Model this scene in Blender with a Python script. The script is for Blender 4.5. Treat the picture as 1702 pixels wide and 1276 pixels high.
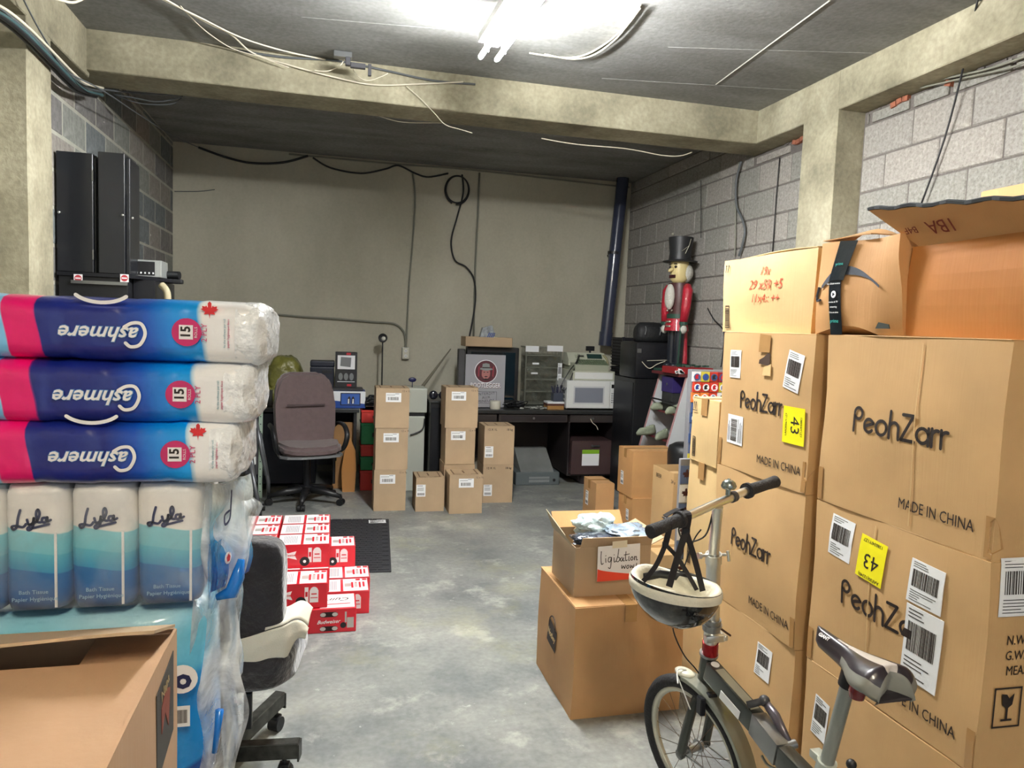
import bpy, bmesh, math, random
from mathutils import Vector, Matrix, noise
random.seed(7)
PI = math.pi
S = bpy.context.scene
COL = S.collection
for o in list(bpy.data.objects):
    bpy.data.objects.remove(o)

# ------------------------------------------------------------------ camera
F_PX, YAW, PITCH, ROLL, EYE = 1201.6, 0.24516, 0.07778, 0.03729, 1.55
fw = Vector((math.sin(YAW)*math.cos(PITCH), math.cos(YAW)*math.cos(PITCH), -math.sin(PITCH)))
_r = Vector((math.cos(YAW), -math.sin(YAW), 0)); _u = _r.cross(fw)
rt = math.cos(ROLL)*_r + math.sin(ROLL)*_u
up = -math.sin(ROLL)*_r + math.cos(ROLL)*_u
cd = bpy.data.cameras.new('camera'); cam = bpy.data.objects.new('camera', cd); COL.objects.link(cam)
cd.sensor_width = 36; cd.lens = 36*F_PX/1702; cd.clip_start = .02; cd.clip_end = 60
M = Matrix((rt, up, -fw)).transposed().to_4x4(); M.translation = Vector((0, 0, EYE))
cam.matrix_world = M
S.camera = cam

def at(px, py, **k):
    """point of a photo pixel on a world plane x=, y= or z= (measured geometry of the room)"""
    d = rt*((px-851)/F_PX) - up*((py-638)/F_PX) + fw
    (a, v), = k.items()
    i = 'xyz'.index(a); c = Vector((0, 0, EYE))
    return c + d*((v-c[i])/d[i])

# ------------------------------------------------------------------ world, light, exposure
w = bpy.data.worlds.new('world'); S.world = w; w.use_nodes = True
w.node_tree.nodes['Background'].inputs[0].default_value = (.55, .6, .65, 1)
w.node_tree.nodes['Background'].inputs[1].default_value = .17
S.view_settings.view_transform = 'Standard'; S.view_settings.look = 'None'
S.view_settings.gamma = 1; S.view_settings.use_curve_mapping = False
S.view_settings.exposure = 2.65
TUBE_EMIT = 120.0          # the ceiling fixture in view
FILL_EMIT = 50.0           # unseen fill lamp added behind the camera, built like the ceiling fixture

# ------------------------------------------------------------------ materials
def lin(c):
    return tuple(((v/255)/12.92 if v/255 <= .04045 else ((v/255+.055)/1.055)**2.4) for v in c)+(1,)
MATS = {}
def mat(name, c, rough=.6, metal=0, vary=.0, vscale=8, bump=0, bscale=60, spec=.5, emit=0, alpha=1, trans=0, coat=0, c2=None, detail=4, sheen=0):
    if name in MATS: return MATS[name]
    m = bpy.data.materials.new(name); m.use_nodes = True; nt = m.node_tree; b = nt.nodes['Principled BSDF']
    col = lin(c)
    b.inputs['Base Color'].default_value = col
    b.inputs['Roughness'].default_value = rough; b.inputs['Metallic'].default_value = metal
    b.inputs['Specular IOR Level'].default_value = spec
    b.inputs['Coat Weight'].default_value = coat
    b.inputs['Sheen Weight'].default_value = sheen
    b.inputs['Transmission Weight'].default_value = trans
    b.inputs['Alpha'].default_value = alpha
    if emit:
        b.inputs['Emission Color'].default_value = col; b.inputs['Emission Strength'].default_value = emit
    if vary or bump or c2:
        tc = nt.nodes.new('ShaderNodeTexCoord')
    if vary or c2:
        n = nt.nodes.new('ShaderNodeTexNoise'); n.inputs['Scale'].default_value = vscale; n.inputs['Detail'].default_value = detail
        nt.links.new(tc.outputs['Object'], n.inputs['Vector'])
        r = nt.nodes.new('ShaderNodeValToRGB'); r.color_ramp.elements[0].position = .32; r.color_ramp.elements[1].position = .68
        lo = tuple(v*(1-vary) for v in col[:3])+(1,); hi = tuple(min(1, v*(1+vary)) for v in col[:3])+(1,)
        if c2: lo, hi = col, lin(c2)
        r.color_ramp.elements[0].color = lo; r.color_ramp.elements[1].color = hi
        nt.links.new(n.outputs['Fac'], r.inputs[0]); nt.links.new(r.outputs[0], b.inputs['Base Color'])
    if bump:
        n2 = nt.nodes.new('ShaderNodeTexNoise'); n2.inputs['Scale'].default_value = bscale; n2.inputs['Detail'].default_value = 5
        nt.links.new(tc.outputs['Object'], n2.inputs['Vector'])
        bp = nt.nodes.new('ShaderNodeBump'); bp.inputs['Strength'].default_value = bump; bp.inputs['Distance'].default_value = .02
        nt.links.new(n2.outputs['Fac'], bp.inputs['Height']); nt.links.new(bp.outputs[0], b.inputs['Normal'])
    MATS[name] = m
    return m

def cardboard(name, c):
    """kraft board: mottled, faint vertical flute lines"""
    if name in MATS: return MATS[name]
    m = mat(name, c, rough=.62, vary=.09, vscale=3.5, spec=.35)
    nt = m.node_tree; b = nt.nodes['Principled BSDF']; tc = [n for n in nt.nodes if n.type == 'TEX_COORD'][0]
    mp = nt.nodes.new('ShaderNodeMapping'); mp.inputs['Scale'].default_value = (90, 90, 2.0)
    nt.links.new(tc.outputs['Object'], mp.inputs[0])
    n = nt.nodes.new('ShaderNodeTexNoise'); n.inputs['Scale'].default_value = 1.5; n.inputs['Detail'].default_value = 2
    nt.links.new(mp.outputs[0], n.inputs['Vector'])
    n3 = nt.nodes.new('ShaderNodeTexNoise'); n3.inputs['Scale'].default_value = 9; nt.links.new(tc.outputs['Object'], n3.inputs['Vector'])
    ad = nt.nodes.new('ShaderNodeMath'); ad.operation = 'MULTIPLY_ADD'; ad.inputs[1].default_value = 1.6
    nt.links.new(n3.outputs['Fac'], ad.inputs[0]); nt.links.new(n.outputs['Fac'], ad.inputs[2])
    bp = nt.nodes.new('ShaderNodeBump'); bp.inputs['Strength'].default_value = .14; bp.inputs['Distance'].default_value = .004
    nt.links.new(ad.outputs[0], bp.inputs['Height']); nt.links.new(bp.outputs[0], b.inputs['Normal'])
    return m

def concrete(name, c, cdark, clight, scale=1.2, bump=.3, streak=(1, 1, 1), rough=.9, patch=None, fine=.35):
    if name in MATS: return MATS[name]
    m = bpy.data.materials.new(name); m.use_nodes = True; nt = m.node_tree; b = nt.nodes['Principled BSDF']
    N = nt.nodes.new; L = nt.links.new
    tc = N('ShaderNodeTexCoord'); mp = N('ShaderNodeMapping'); mp.inputs['Scale'].default_value = streak
    L(tc.outputs['Object'], mp.inputs[0])
    n1 = N('ShaderNodeTexNoise'); n1.inputs['Scale'].default_value = scale; n1.inputs['Detail'].default_value = 8; n1.inputs['Roughness'].default_value = .62
    L(mp.outputs[0], n1.inputs['Vector'])
    r = N('ShaderNodeValToRGB'); e = r.color_ramp.elements
    e[0].position = .3; e[0].color = lin(cdark); e[1].position = .72; e[1].color = lin(clight)
    x = e.new(.5); x.color = lin(c)
    L(n1.outputs['Fac'], r.inputs[0]); out = r.outputs[0]
    n2 = N('ShaderNodeTexNoise'); n2.inputs['Scale'].default_value = 38; n2.inputs['Detail'].default_value = 6
    L(tc.outputs['Object'], n2.inputs['Vector'])
    mx = N('ShaderNodeMix'); mx.data_type = 'RGBA'; mx.blend_type = 'OVERLAY'; mx.inputs[0].default_value = fine
    L(out, mx.inputs[6]); L(n2.outputs['Fac'], mx.inputs[7]); out = mx.outputs[2]
    if patch:
        for (pc, ps, lo, hi, amt, seed) in patch:
            mq = N('ShaderNodeMapping'); mq.inputs['Location'].default_value = (seed, seed*.7, 0); L(tc.outputs['Object'], mq.inputs[0])
            n3 = N('ShaderNodeTexNoise'); n3.inputs['Scale'].default_value = ps; n3.inputs['Detail'].default_value = 9; n3.inputs['Roughness'].default_value = .7
            L(mq.outputs[0], n3.inputs['Vector'])
            mr = N('ShaderNodeMapRange'); mr.inputs[1].default_value = lo; mr.inputs[2].default_value = hi; mr.inputs[4].default_value = amt
            L(n3.outputs['Fac'], mr.inputs[0])
            mz = N('ShaderNodeMix'); mz.data_type = 'RGBA'; mz.inputs[7].default_value = lin(pc)
            L(mr.outputs[0], mz.inputs[0]); L(out, mz.inputs[6]); out = mz.outputs[2]
    L(out, b.inputs['Base Color'])
    b.inputs['Roughness'].default_value = rough; b.inputs['Specular IOR Level'].default_value = .3
    bp = N('ShaderNodeBump'); bp.inputs['Strength'].default_value = bump; bp.inputs['Distance'].default_value = .02
    ad = N('ShaderNodeMath'); ad.operation = 'MULTIPLY_ADD'; ad.inputs[1].default_value = .4
    L(n2.outputs['Fac'], ad.inputs[0]); L(n1.outputs['Fac'], ad.inputs[2]); L(ad.outputs[0], bp.inputs['Height'])
    L(bp.outputs[0], b.inputs['Normal'])
    MATS[name] = m
    return m

def film(name, tint=(235, 243, 250), vis=.3, rough=.12, nscale=14, bump=.9):
    """clear wrapping film: mostly see-through, white sheen and crinkles"""
    if name in MATS: return MATS[name]
    m = bpy.data.materials.new(name); m.use_nodes = True; nt = m.node_tree; N = nt.nodes.new; L = nt.links.new
    b = nt.nodes['Principled BSDF']; out = nt.nodes['Material Output']
    b.inputs['Base Color'].default_value = lin(tint); b.inputs['Roughness'].default_value = rough; b.inputs['Specular IOR Level'].default_value = .8
    tr = N('ShaderNodeBsdfTransparent'); mx = N('ShaderNodeMixShader')
    tc = N('ShaderNodeTexCoord'); n = N('ShaderNodeTexNoise'); n.inputs['Scale'].default_value = nscale; n.inputs['Detail'].default_value = 5; n.inputs['Distortion'].default_value = 1.2
    L(tc.outputs['Object'], n.inputs['Vector'])
    mr = N('ShaderNodeMapRange'); mr.inputs[1].default_value = .42; mr.inputs[2].default_value = .75; mr.inputs[3].default_value = vis*.45; mr.inputs[4].default_value = min(1, vis*2.4)
    L(n.outputs['Fac'], mr.inputs[0])
    bp = N('ShaderNodeBump'); bp.inputs['Strength'].default_value = bump; bp.inputs['Distance'].default_value = .02
    L(n.outputs['Fac'], bp.inputs['Height']); L(bp.outputs[0], b.inputs['Normal'])
    L(mr.outputs[0], mx.inputs[0]); L(tr.outputs[0], mx.inputs[1]); L(b.outputs[0], mx.inputs[2]); L(mx.outputs[0], out.inputs[0])
    MATS[name] = m
    return m

def ramp_mat(name, axis, stops, rough=.3, wobble=.0, wscale=6, bump=.15, bscale=22, coat=.5, curve=None):
    """printed wrapper: constant colour bands along one object axis; curve=(axis,amount) bows the bands"""
    if name in MATS: return MATS[name]
    m = bpy.data.materials.new(name); m.use_nodes = True; nt = m.node_tree; N = nt.nodes.new; L = nt.links.new
    b = nt.nodes['Principled BSDF']
    tc = N('ShaderNodeTexCoord'); sp = N('ShaderNodeSeparateXYZ'); L(tc.outputs['Object'], sp.inputs[0])
    val = sp.outputs['XYZ'.index(axis)]
    if curve:
        ca, amt, freq = curve
        mu = N('ShaderNodeMath'); mu.operation = 'MULTIPLY'; mu.inputs[1].default_value = freq; L(sp.outputs['XYZ'.index(ca)], mu.inputs[0])
        sn = N('ShaderNodeMath'); sn.operation = 'SINE'; L(mu.outputs[0], sn.inputs[0])
        ma = N('ShaderNodeMath'); ma.operation = 'MULTIPLY_ADD'; ma.inputs[1].default_value = amt; L(sn.outputs[0], ma.inputs[0]); L(val, ma.inputs[2]); val = ma.outputs[0]
    n = N('ShaderNodeTexNoise'); n.inputs['Scale'].default_value = wscale; L(tc.outputs['Object'], n.inputs['Vector'])
    if wobble:
        ma = N('ShaderNodeMath'); ma.operation = 'MULTIPLY_ADD'; ma.inputs[1].default_value = wobble; L(n.outputs['Fac'], ma.inputs[0]); L(val, ma.inputs[2]); val = ma.outputs[0]
    lo = stops[0][0]; hi = stops[-1][0]
    mr = N('ShaderNodeMapRange'); mr.inputs[1].default_value = lo; mr.inputs[2].default_value = hi; L(val, mr.inputs[0])
    r = N('ShaderNodeValToRGB'); e = r.color_ramp.elements
    for i, (p, c) in enumerate(stops):
        q = (p-lo)/(hi-lo)
        x = e[i] if i < 1 else (e[1] if i == 1 else e.new(min(1, q)))
        x.position = q; x.color = lin(c)
    L(mr.outputs[0], r.inputs[0]); L(r.outputs[0], b.inputs['Base Color'])
    b.inputs['Roughness'].default_value = rough; b.inputs['Coat Weight'].default_value = coat; b.inputs['Coat Roughness'].default_value = .12
    n2 = N('ShaderNodeTexNoise'); n2.inputs['Scale'].default_value = bscale; n2.inputs['Detail'].default_value = 3; L(tc.outputs['Object'], n2.inputs['Vector'])
    bp = N('ShaderNodeBump'); bp.inputs['Strength'].default_value = bump; bp.inputs['Distance'].default_value = .03
    L(n2.outputs['Fac'], bp.inputs['Height']); L(bp.outputs[0], b.inputs['Normal'])
    MATS[name] = m
    return m

KRAFT = cardboard('kraft', (196, 160, 112)); KRAFT2 = cardboard('kraft_pale', (208, 178, 128)); KRAFT3 = cardboard('kraft_brown', (188, 146, 100))
KRAFTG = cardboard('kraft_grey', (178, 154, 124)); KRAFTO = cardboard('kraft_orange', (198, 150, 98))
INNER = mat('board_inside', (150, 112, 72), .8)
INK = mat('black_ink', (38, 28, 24), .6); PAPER = mat('label_paper', (236, 238, 240), .5); YEL = mat('yellow_sticker', (250, 240, 30), .45)
TAPE = mat('parcel_tape', (172, 132, 84), .22, spec=.7, vary=.06, vscale=20)
BLACK = mat('black_plastic', (22, 23, 26), .45, bump=.05); BLACKM = mat('black_metal', (30, 31, 36), .38, metal=.3)
WHITE = mat('white_plastic', (226, 228, 226), .35); CHROME = mat('chrome', (226, 226, 220), .3, metal=1); STEEL = mat('brushed_steel', (150, 152, 152), .35, metal=.9)
GREYP = mat('grey_plastic', (120, 122, 124), .5); RED = mat('red_print', (196, 26, 40), .35, coat=.2); WHITEP = mat('white_print', (238, 236, 236), .4)
BLUEP = mat('blue_plastic', (40, 70, 150), .4); DKGREY = mat('dark_grey', (58, 58, 62), .5)

# ------------------------------------------------------------------ mesh builder
class MB:
    def __init__(s): s.bm = bmesh.new(); s.mi = 0
    def _set(s, faces):
        for f in faces: f.material_index = s.mi
    def box(s, c, size, R=None, bev=0):
        r = bmesh.ops.create_cube(s.bm, size=1)
        vs = r['verts']
        mm = Matrix.Diagonal((size[0], size[1], size[2], 1))
        mm = Matrix.Translation(c) @ (R.to_4x4() if R else Matrix.Identity(4)) @ mm
        bmesh.ops.transform(s.bm, matrix=mm, verts=vs)
        fs = list({f for v in vs for f in v.link_faces})
        s._set(fs)
        if bev:
            es = list({e for v in vs for e in v.link_edges})
            g = bmesh.ops.bevel(s.bm, geom=es, offset=bev, segments=1 if bev < .004 else 2, affect='EDGES', profile=.6)
            s._set(g['faces'])
        return s
    def bx(s, x0, x1, y0, y1, z0, z1, bev=0):
        return s.box(((x0+x1)/2, (y0+y1)/2, (z0+z1)/2), (abs(x1-x0), abs(y1-y0), abs(z1-z0)), bev=bev)
    def cyl(s, p0, p1, r, seg=12, r2=None, cap=True):
        p0 = Vector(p0); p1 = Vector(p1); d = p1-p0; L = d.length
        if L < 1e-6: return s
        q = d.to_track_quat('Z', 'Y').to_matrix().to_4x4()
        g = bmesh.ops.create_cone(s.bm, cap_ends=cap, segments=seg, radius1=r, radius2=r if r2 is None else r2, depth=L, matrix=Matrix.Translation((p0+p1)/2) @ q)
        s._set({f for v in g['verts'] for f in v.link_faces})
        return s
    def sph(s, c, r, sc=(1, 1, 1), seg=16, R=None):
        g = bmesh.ops.create_uvsphere(s.bm, u_segments=seg, v_segments=max(6, seg//2), radius=r, matrix=Matrix.Translation(c) @ (R.to_4x4() if R else Matrix.Identity(4)) @ Matrix.Diagonal((*sc, 1)))
        s._set({f for v in g['verts'] for f in v.link_faces})
        return s
    def tube(s, pts, r, seg=8, closed=False, radii=None, flat=None):
        pts = [Vector(p) for p in pts]; n = len(pts); rings = []
        t0 = (pts[1]-pts[0]).normalized(); nrm = t0.orthogonal().normalized()
        for i, p in enumerate(pts):
            if closed: t = (pts[(i+1) % n]-pts[i-1]).normalized()
            else: t = (pts[min(i+1, n-1)]-pts[max(i-1, 0)]).normalized()
            nrm = (nrm-t*nrm.dot(t)); nrm = nrm.normalized() if nrm.length > 1e-6 else t.orthogonal().normalized()
            b = t.cross(nrm); rr = radii[i] if radii else r
            ring = []
            for k in range(seg):
                a = 2*PI*k/seg; ring.append(s.bm.verts.new(p+(nrm*math.cos(a)+b*math.sin(a)*(flat or 1))*rr))
            rings.append(ring)
        fs = []
        for i in range(n if closed else n-1):
            A = rings[i]; Bq = rings[(i+1) % n]
            for k in range(seg): fs.append(s.bm.faces.new((A[k], A[(k+1) % seg], Bq[(k+1) % seg], Bq[k])))
        if not closed:
            fs.append(s.bm.faces.new(list(reversed(rings[0])))); fs.append(s.bm.faces.new(rings[-1]))
        s._set(fs); return s
    def strap(s, pts, wdt, th, side):
        """flat strap along pts, side = width direction"""
        pts = [Vector(p) for p in pts]; side = Vector(side).normalized(); rings = []
        for i, p in enumerate(pts):
            t = (pts[min(i+1, len(pts)-1)]-pts[max(i-1, 0)]).normalized()
            sd = (side-t*side.dot(t)).normalized(); n = t.cross(sd)
            rings.append([s.bm.verts.new(p+sd*wdt/2*a+n*th/2*b) for a, b in ((1, 1), (-1, 1), (-1, -1), (1, -1))])
        fs = []
        for A, Bq in zip(rings, rings[1:]):
            for k in range(4): fs.append(s.bm.faces.new((A[k], A[(k+1) % 4], Bq[(k+1) % 4], Bq[k])))
        fs.append(s.bm.faces.new(list(reversed(rings[0])))); fs.append(s.bm.faces.new(rings[-1]))
        s._set(fs); return s
    def lathe(s, prof, c=(0, 0, 0), seg=24, sc=(1, 1), R=None):
        c = Vector(c); rings = []
        for r, z in prof:
            ring = []
            for k in range(seg):
                a = 2*PI*k/seg; v = Vector((r*math.cos(a)*sc[0], r*math.sin(a)*sc[1], z))
                if R: v = R @ v
                ring.append(s.bm.verts.new(c+v))
            rings.append(ring)
        fs = []
        for A, Bq in zip(rings, rings[1:]):
            for k in range(seg): fs.append(s.bm.faces.new((A[k], A[(k+1) % seg], Bq[(k+1) % seg], Bq[k])))
        fs.append(s.bm.faces.new(list(reversed(rings[0])))); fs.append(s.bm.faces.new(rings[-1]))
        s._set(fs); return s
    def prism(s, poly, n0, n1, frame=None):
        """2D polygon extruded from n0 to n1 along local z of frame (4x4)"""
        fr = frame or Matrix.Identity(4)
        a = [s.bm.verts.new(fr @ Vector((x, y, n0))) for x, y in poly]; b = [s.bm.verts.new(fr @ Vector((x, y, n1))) for x, y in poly]
        n = len(poly); fs = [s.bm.faces.new(list(reversed(a))), s.bm.faces.new(b)]
        for i in range(n): fs.append(s.bm.faces.new((a[i], a[(i+1) % n], b[(i+1) % n], b[i])))
        s._set(fs); return s
    def sheet(s, fn, nu, nv, th=0):
        """grid surface fn(u,v) -> point"""
        g = [[s.bm.verts.new(fn(i/nu, j/nv)) for j in range(nv+1)] for i in range(nu+1)]
        fs = [s.bm.faces.new((g[i][j], g[i+1][j], g[i+1][j+1], g[i][j+1])) for i in range(nu) for j in range(nv)]
        s._set(fs); return s
    def done(s, name, mats, parent=None, smooth=False, loc=None, rotz=0, sub=0, solid=0, auto=None):
        bmesh.ops.recalc_face_normals(s.bm, faces=s.bm.faces) if solid != -1 else None
        me = bpy.data.meshes.new(name); s.bm.to_mesh(me); s.bm.free()
        for m in (mats if isinstance(mats, (list, tuple)) else [mats]): me.materials.append(m)
        if smooth or auto:
            me.shade_smooth()
            if auto: me.set_sharp_from_angle(angle=math.radians(auto))
        o = bpy.data.objects.new(name, me); COL.objects.link(o)
        if parent: o.parent = parent
        if loc: o.location = loc
        o.rotation_euler.z = rotz
        if solid > 0:
            md = o.modifiers.new('thickness', 'SOLIDIFY'); md.thickness = solid; md.offset = 0
        if sub:
            md = o.modifiers.new('smooth', 'SUBSURF'); md.levels = sub; md.render_levels = sub
        return o

def tag(o, label=None, cat=None, group=None, kind=None):
    if label: o['label'] = label
    if cat: o['category'] = cat
    if group: o['group'] = group
    if kind: o['kind'] = kind
    return o
def thing(name, label, cat, loc=(0, 0, 0), rotz=0, group=None):
    o = bpy.data.objects.new(name, None); COL.objects.link(o); o.location = loc; o.rotation_euler.z = rotz
    o.empty_display_size = .1
    return tag(o, label, cat, group)
def struct(o): o['kind'] = 'structure'; return o
def copy_tree(o, parent=None):
    c = o.copy(); COL.objects.link(c); c.parent = parent
    for ch in [x for x in list(COL.objects) if x.parent == o]: copy_tree(ch, c)
    return c

def crom(pts, n=6, closed=False):
    P = [Vector(p) if len(p) == 3 else Vector((p[0], p[1], 0)) for p in pts]; out = []
    N = len(P)
    for i in range(N if closed else N-1):
        p0 = P[i-1] if (i > 0 or closed) else P[0]; p1 = P[i]; p2 = P[(i+1) % N]; p3 = P[(i+2) % N] if (i+2 < N or closed) else P[-1]
        for k in range(n):
            t = k/n
            out.append(.5*((2*p1)+(p2-p0)*t+(2*p0-5*p1+4*p2-p3)*t*t+(3*p1-3*p2+p3-p0)*t**3))
    if not closed: out.append(P[-1])
    return out

from mathutils.bvhtree import BVHTree
DEC = []          # (print object, face frame): laid onto the board of its carton by conform()
def conform():
    cache = {}
    for o, fr in DEC:
        r = o.parent
        while r and r.parent: r = r.parent
        if not r: continue
        if r.name not in cache:
            bd = [c for c in COL.objects if c.parent == r and c.name.split('.')[0] == 'body']
            cache[r.name] = None
            if bd:
                me = bd[0].data
                cache[r.name] = BVHTree.FromPolygons([v.co.copy() for v in me.vertices], [tuple(p.vertices) for p in me.polygons])
        T = cache[r.name]
        if not T: continue
        n = fr.to_3x3().col[2].normalized(); org = fr.translation
        if len(o.data.vertices) < 1500:
            bm = bmesh.new(); bm.from_mesh(o.data)
            for rnd in range(3):
                es = [e for e in bm.edges if e.calc_length() > .022]
                if es: bmesh.ops.subdivide_edges(bm, edges=es, cuts=1, use_grid_fill=True)
            bmesh.ops.triangulate(bm, faces=[f for f in bm.faces if len(f.verts) > 4])
            bm.to_mesh(o.data); bm.free()
        for v in o.data.vertices:
            off = (v.co-org).dot(n); base = v.co-n*off
            hit = T.ray_cast(base+n*.06, -n, .2)
            if hit[0]: v.co = base+n*((hit[0]-base).dot(n)+off*.5+.0018)
# ------------------------------------------------------------------ flat print: faces, labels, lettering
def face(size, side):
    w_, d, h = size
    o, u, v = {'front': ((-w_/2, -d/2, 0), (1, 0, 0), (0, 0, 1)), 'left': ((-w_/2, d/2, 0), (0, -1, 0), (0, 0, 1)),
               'right': ((w_/2, -d/2, 0), (0, 1, 0), (0, 0, 1)), 'top': ((-w_/2, -d/2, h), (1, 0, 0), (0, 1, 0))}[side]
    u = Vector(u); v = Vector(v); n = u.cross(v)
    m_ = Matrix((u, v, n)).transposed().to_4x4(); m_.translation = Vector(o); return m_
def sub(fr, u, v, ang=0, n=0): return fr @ Matrix.Translation((u, v, n)) @ Matrix.Rotation(math.radians(ang), 4, 'Z')

def text(parent, fr, s, size, m, name='lettering', shear=0, bold=0, align='CENTER', xs=1, n=.0012, spacing=1, ext=0.0002):
    cu = bpy.data.curves.new(name, 'FONT'); cu.body = s; cu.size = size; cu.align_x = align; cu.align_y = 'CENTER'
    cu.shear = shear; cu.offset = bold; cu.resolution_u = 2; cu.space_character = spacing; cu.extrude = ext
    t = bpy.data.objects.new(name, cu)
    me = bpy.data.meshes.new_from_object(t); bpy.data.objects.remove(t)
    me.transform(fr @ Matrix.Translation((0, 0, n)) @ Matrix.Diagonal((xs, 1, 1, 1)))
    me.materials.clear(); me.materials.append(m)
    o = bpy.data.objects.new(name, me); COL.objects.link(o); o.parent = parent; DEC.append((o, fr))
    return o

def ribbon(b, paths, wd, fr, n=.0015):
    """pen strokes as flat ribbons with round ends, on a frame"""
    split = []
    for path in paths:          # break strokes at sharp corners so both legs keep round ends
        cur = [path[0]]
        for i in range(1, len(path)):
            cur.append(path[i])
            if i < len(path)-1:
                a = Vector(path[i])-Vector(path[i-1]); c = Vector(path[i+1])-Vector(path[i])
                if a.length > 1e-6 and c.length > 1e-6 and a.angle(c) > .75: split.append(cur); cur = [path[i]]
        split.append(cur)
    for path in split:
        if len(path) < 2: continue
        P = [Vector((p[0], p[1], 0)) for p in path]
        L_, R_ = [], []
        for i, p in enumerate(P):
            t = (P[min(i+1, len(P)-1)]-P[max(i-1, 0)])
            t = t.normalized() if t.length > 1e-9 else Vector((1, 0, 0)); q = Vector((-t.y, t.x, 0))*wd/2
            L_.append(p+q); R_.append(p-q)
        vl = [b.bm.verts.new(fr @ Vector((v.x, v.y, n))) for v in L_]; vr = [b.bm.verts.new(fr @ Vector((v.x, v.y, n))) for v in R_]
        fs = [b.bm.faces.new((vl[i], vr[i], vr[i+1], vl[i+1])) for i in range(len(P)-1)]
        for e in (P[0], P[-1]):
            ring = [b.bm.verts.new(fr @ Vector((e.x+wd/2*math.cos(a*PI/4), e.y+wd/2*math.sin(a*PI/4), n+.0001))) for a in range(8)]
            fs.append(b.bm.faces.new(ring))
        b._set(fs)
def arc(cx, cy, r, a0, a1, n=12, ry=None):
    return [(cx+r*math.cos(math.radians(a0+(a1-a0)*i/n)), cy+(ry or r)*math.sin(math.radians(a0+(a1-a0)*i/n))) for i in range(n+1)]
GL = {  # monoline geometric capitals and lower case, x-height .62
 'P': (.62, [[(.06, 0), (.06, .66)], arc(.28, .72, .22, 180, -150, 16)+[(.09, .50)]]),
 'e': (.62, [arc(.29, .31, .25, -40, -330, 16)+[(.53, .42), (.06, .26)]]),
 'o': (.68, [arc(.32, .31, .27, 0, 360, 18)]),
 'h': (.60, [[(.06, 0), (.06, 1.0)], [(.06, .3)]+arc(.28, .38, .22, 170, 0, 8)+[(.5, 0)]]),
 'Z': (.68, [[(.06, .95), (.56, .95), (.03, .03), (.62, .03)]]),
 'a': (.66, [arc(.31, .31, .26, 20, 380, 18), [(.57, .60), (.57, 0)]]),
 'r': (.40, [[(.06, 0), (.06, .62)], [(.06, .35)]+arc(.28, .36, .22, 160, 75, 6)]),
}
def logo(parent, fr, height, m=INK, wd=.125, s='PeohZarr', xs=1.0):
    b = MB(); x = 0; sc = height
    for ch in s: 
        x += GL[ch][0]
    tot = x; x = -tot/2
    for ch in s:
        wch, paths = GL[ch]
        ribbon(b, [[((x+px_)*sc*xs, py_*sc) for px_, py_ in p] for p in paths], wd*sc, fr)
        x += wch
    o = b.done('lettering', m, parent); DEC.append((o, fr)); return o

def label(parent, fr, w_, h_, kind='ship', name='shipping_label', col=None, seed=0, n=.0008):
    """printed sticker: paper with bars and lines of print; fr = centre frame"""
    rr = random.Random(seed+int(w_*1e4)); b = MB()
    b.prism([(-w_/2, -h_/2), (w_/2, -h_/2), (w_/2, h_/2), (-w_/2, h_/2)], 0, n, fr); b.mi = 1
    def q(x0, y0, x1, y1): b.prism([(x0, y0), (x1, y0), (x1, y1), (x0, y1)], n+.0006, n+.0014, fr)
    if kind == 'ship':
        for (ya, yb) in ((.12, .38),) if h_ > w_*.8 else ((-.05, .3),):
            x = -.4*w_
            while x < .36*w_:
                t = rr.uniform(.008, .03)*w_; q(x, -ya*h_ if ya > 0 else -.1*h_, x+t, yb*h_-.1*h_); x += t+rr.uniform(.008, .03)*w_
        y = .46*h_
        for k in range(3): q(-.42*w_, y-.02*h_, rr.uniform(-.1, .3)*w_, y-.008*h_); y -= .05*h_
        y = -.2*h_
        for k in range(5): q(-.42*w_, y-.02*h_, rr.uniform(-.2, .4)*w_, y-.008*h_); y -= .055*h_
    elif kind == 'wide':
        q(-.44*w_, .26*h_, .1*w_, .3*h_); q(.1*w_, .38*h_, .36*w_, .42*h_)
        x = -.36*w_
        while x < .3*w_:
            t = rr.uniform(.012, .04)*w_; q(x, -.3*h_, x+t, .05*h_); x += t+rr.uniform(.012, .03)*w_
    elif kind == 'bars':
        x = -.44*w_
        while x < .42*w_:
            t = rr.uniform(.01, .035)*w_; q(x, -.36*h_, x+t, .4*h_); x += t+rr.uniform(.01, .03)*w_
    elif kind == 'can':
        q(-.4*w_, .38*h_, .2*w_, .42*h_)
        for k in range(3): q(-.4*w_, (.2-.1*k)*h_, .3*w_, (.23-.1*k)*h_)
        x = -.36*w_
        while x < .36*w_: q(x, -.4*h_, x+.07*w_, -.2*h_); x += .13*w_
    o = b.done(name, [col or PAPER, INK], parent, solid=0); DEC.append((o, fr))
    return o

def bars(parent, fr, w_, h_, m=INK, name='barcode', frame_=True, seed=1, t0=.012):
    rr = random.Random(seed); b = MB()
    def q(x0, y0, x1, y1): b.prism([(x0, y0), (x1, y0), (x1, y1), (x0, y1)], .0004, .0009, fr)
    if frame_:
        e = .035*w_
        q(-w_/2, -h_/2, w_/2, -h_/2+e); q(-w_/2, h_/2-e, w_/2, h_/2); q(-w_/2, -h_/2, -w_/2+e, h_/2); q(w_/2-e, -h_/2, w_/2, h_/2)
    x = -.42*w_
    while x < .4*w_:
        t = rr.uniform(.6, 2.2)*t0*w_; q(x, -.38*h_, x+t, .38*h_); x += t+rr.uniform(.8, 1.8)*t0*w_
    o = b.done(name, m, parent); DEC.append((o, fr)); return o

def dec(b, nm, m, par, fr):
    o = b.done(nm, m, par); DEC.append((o, fr)); return o

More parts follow.
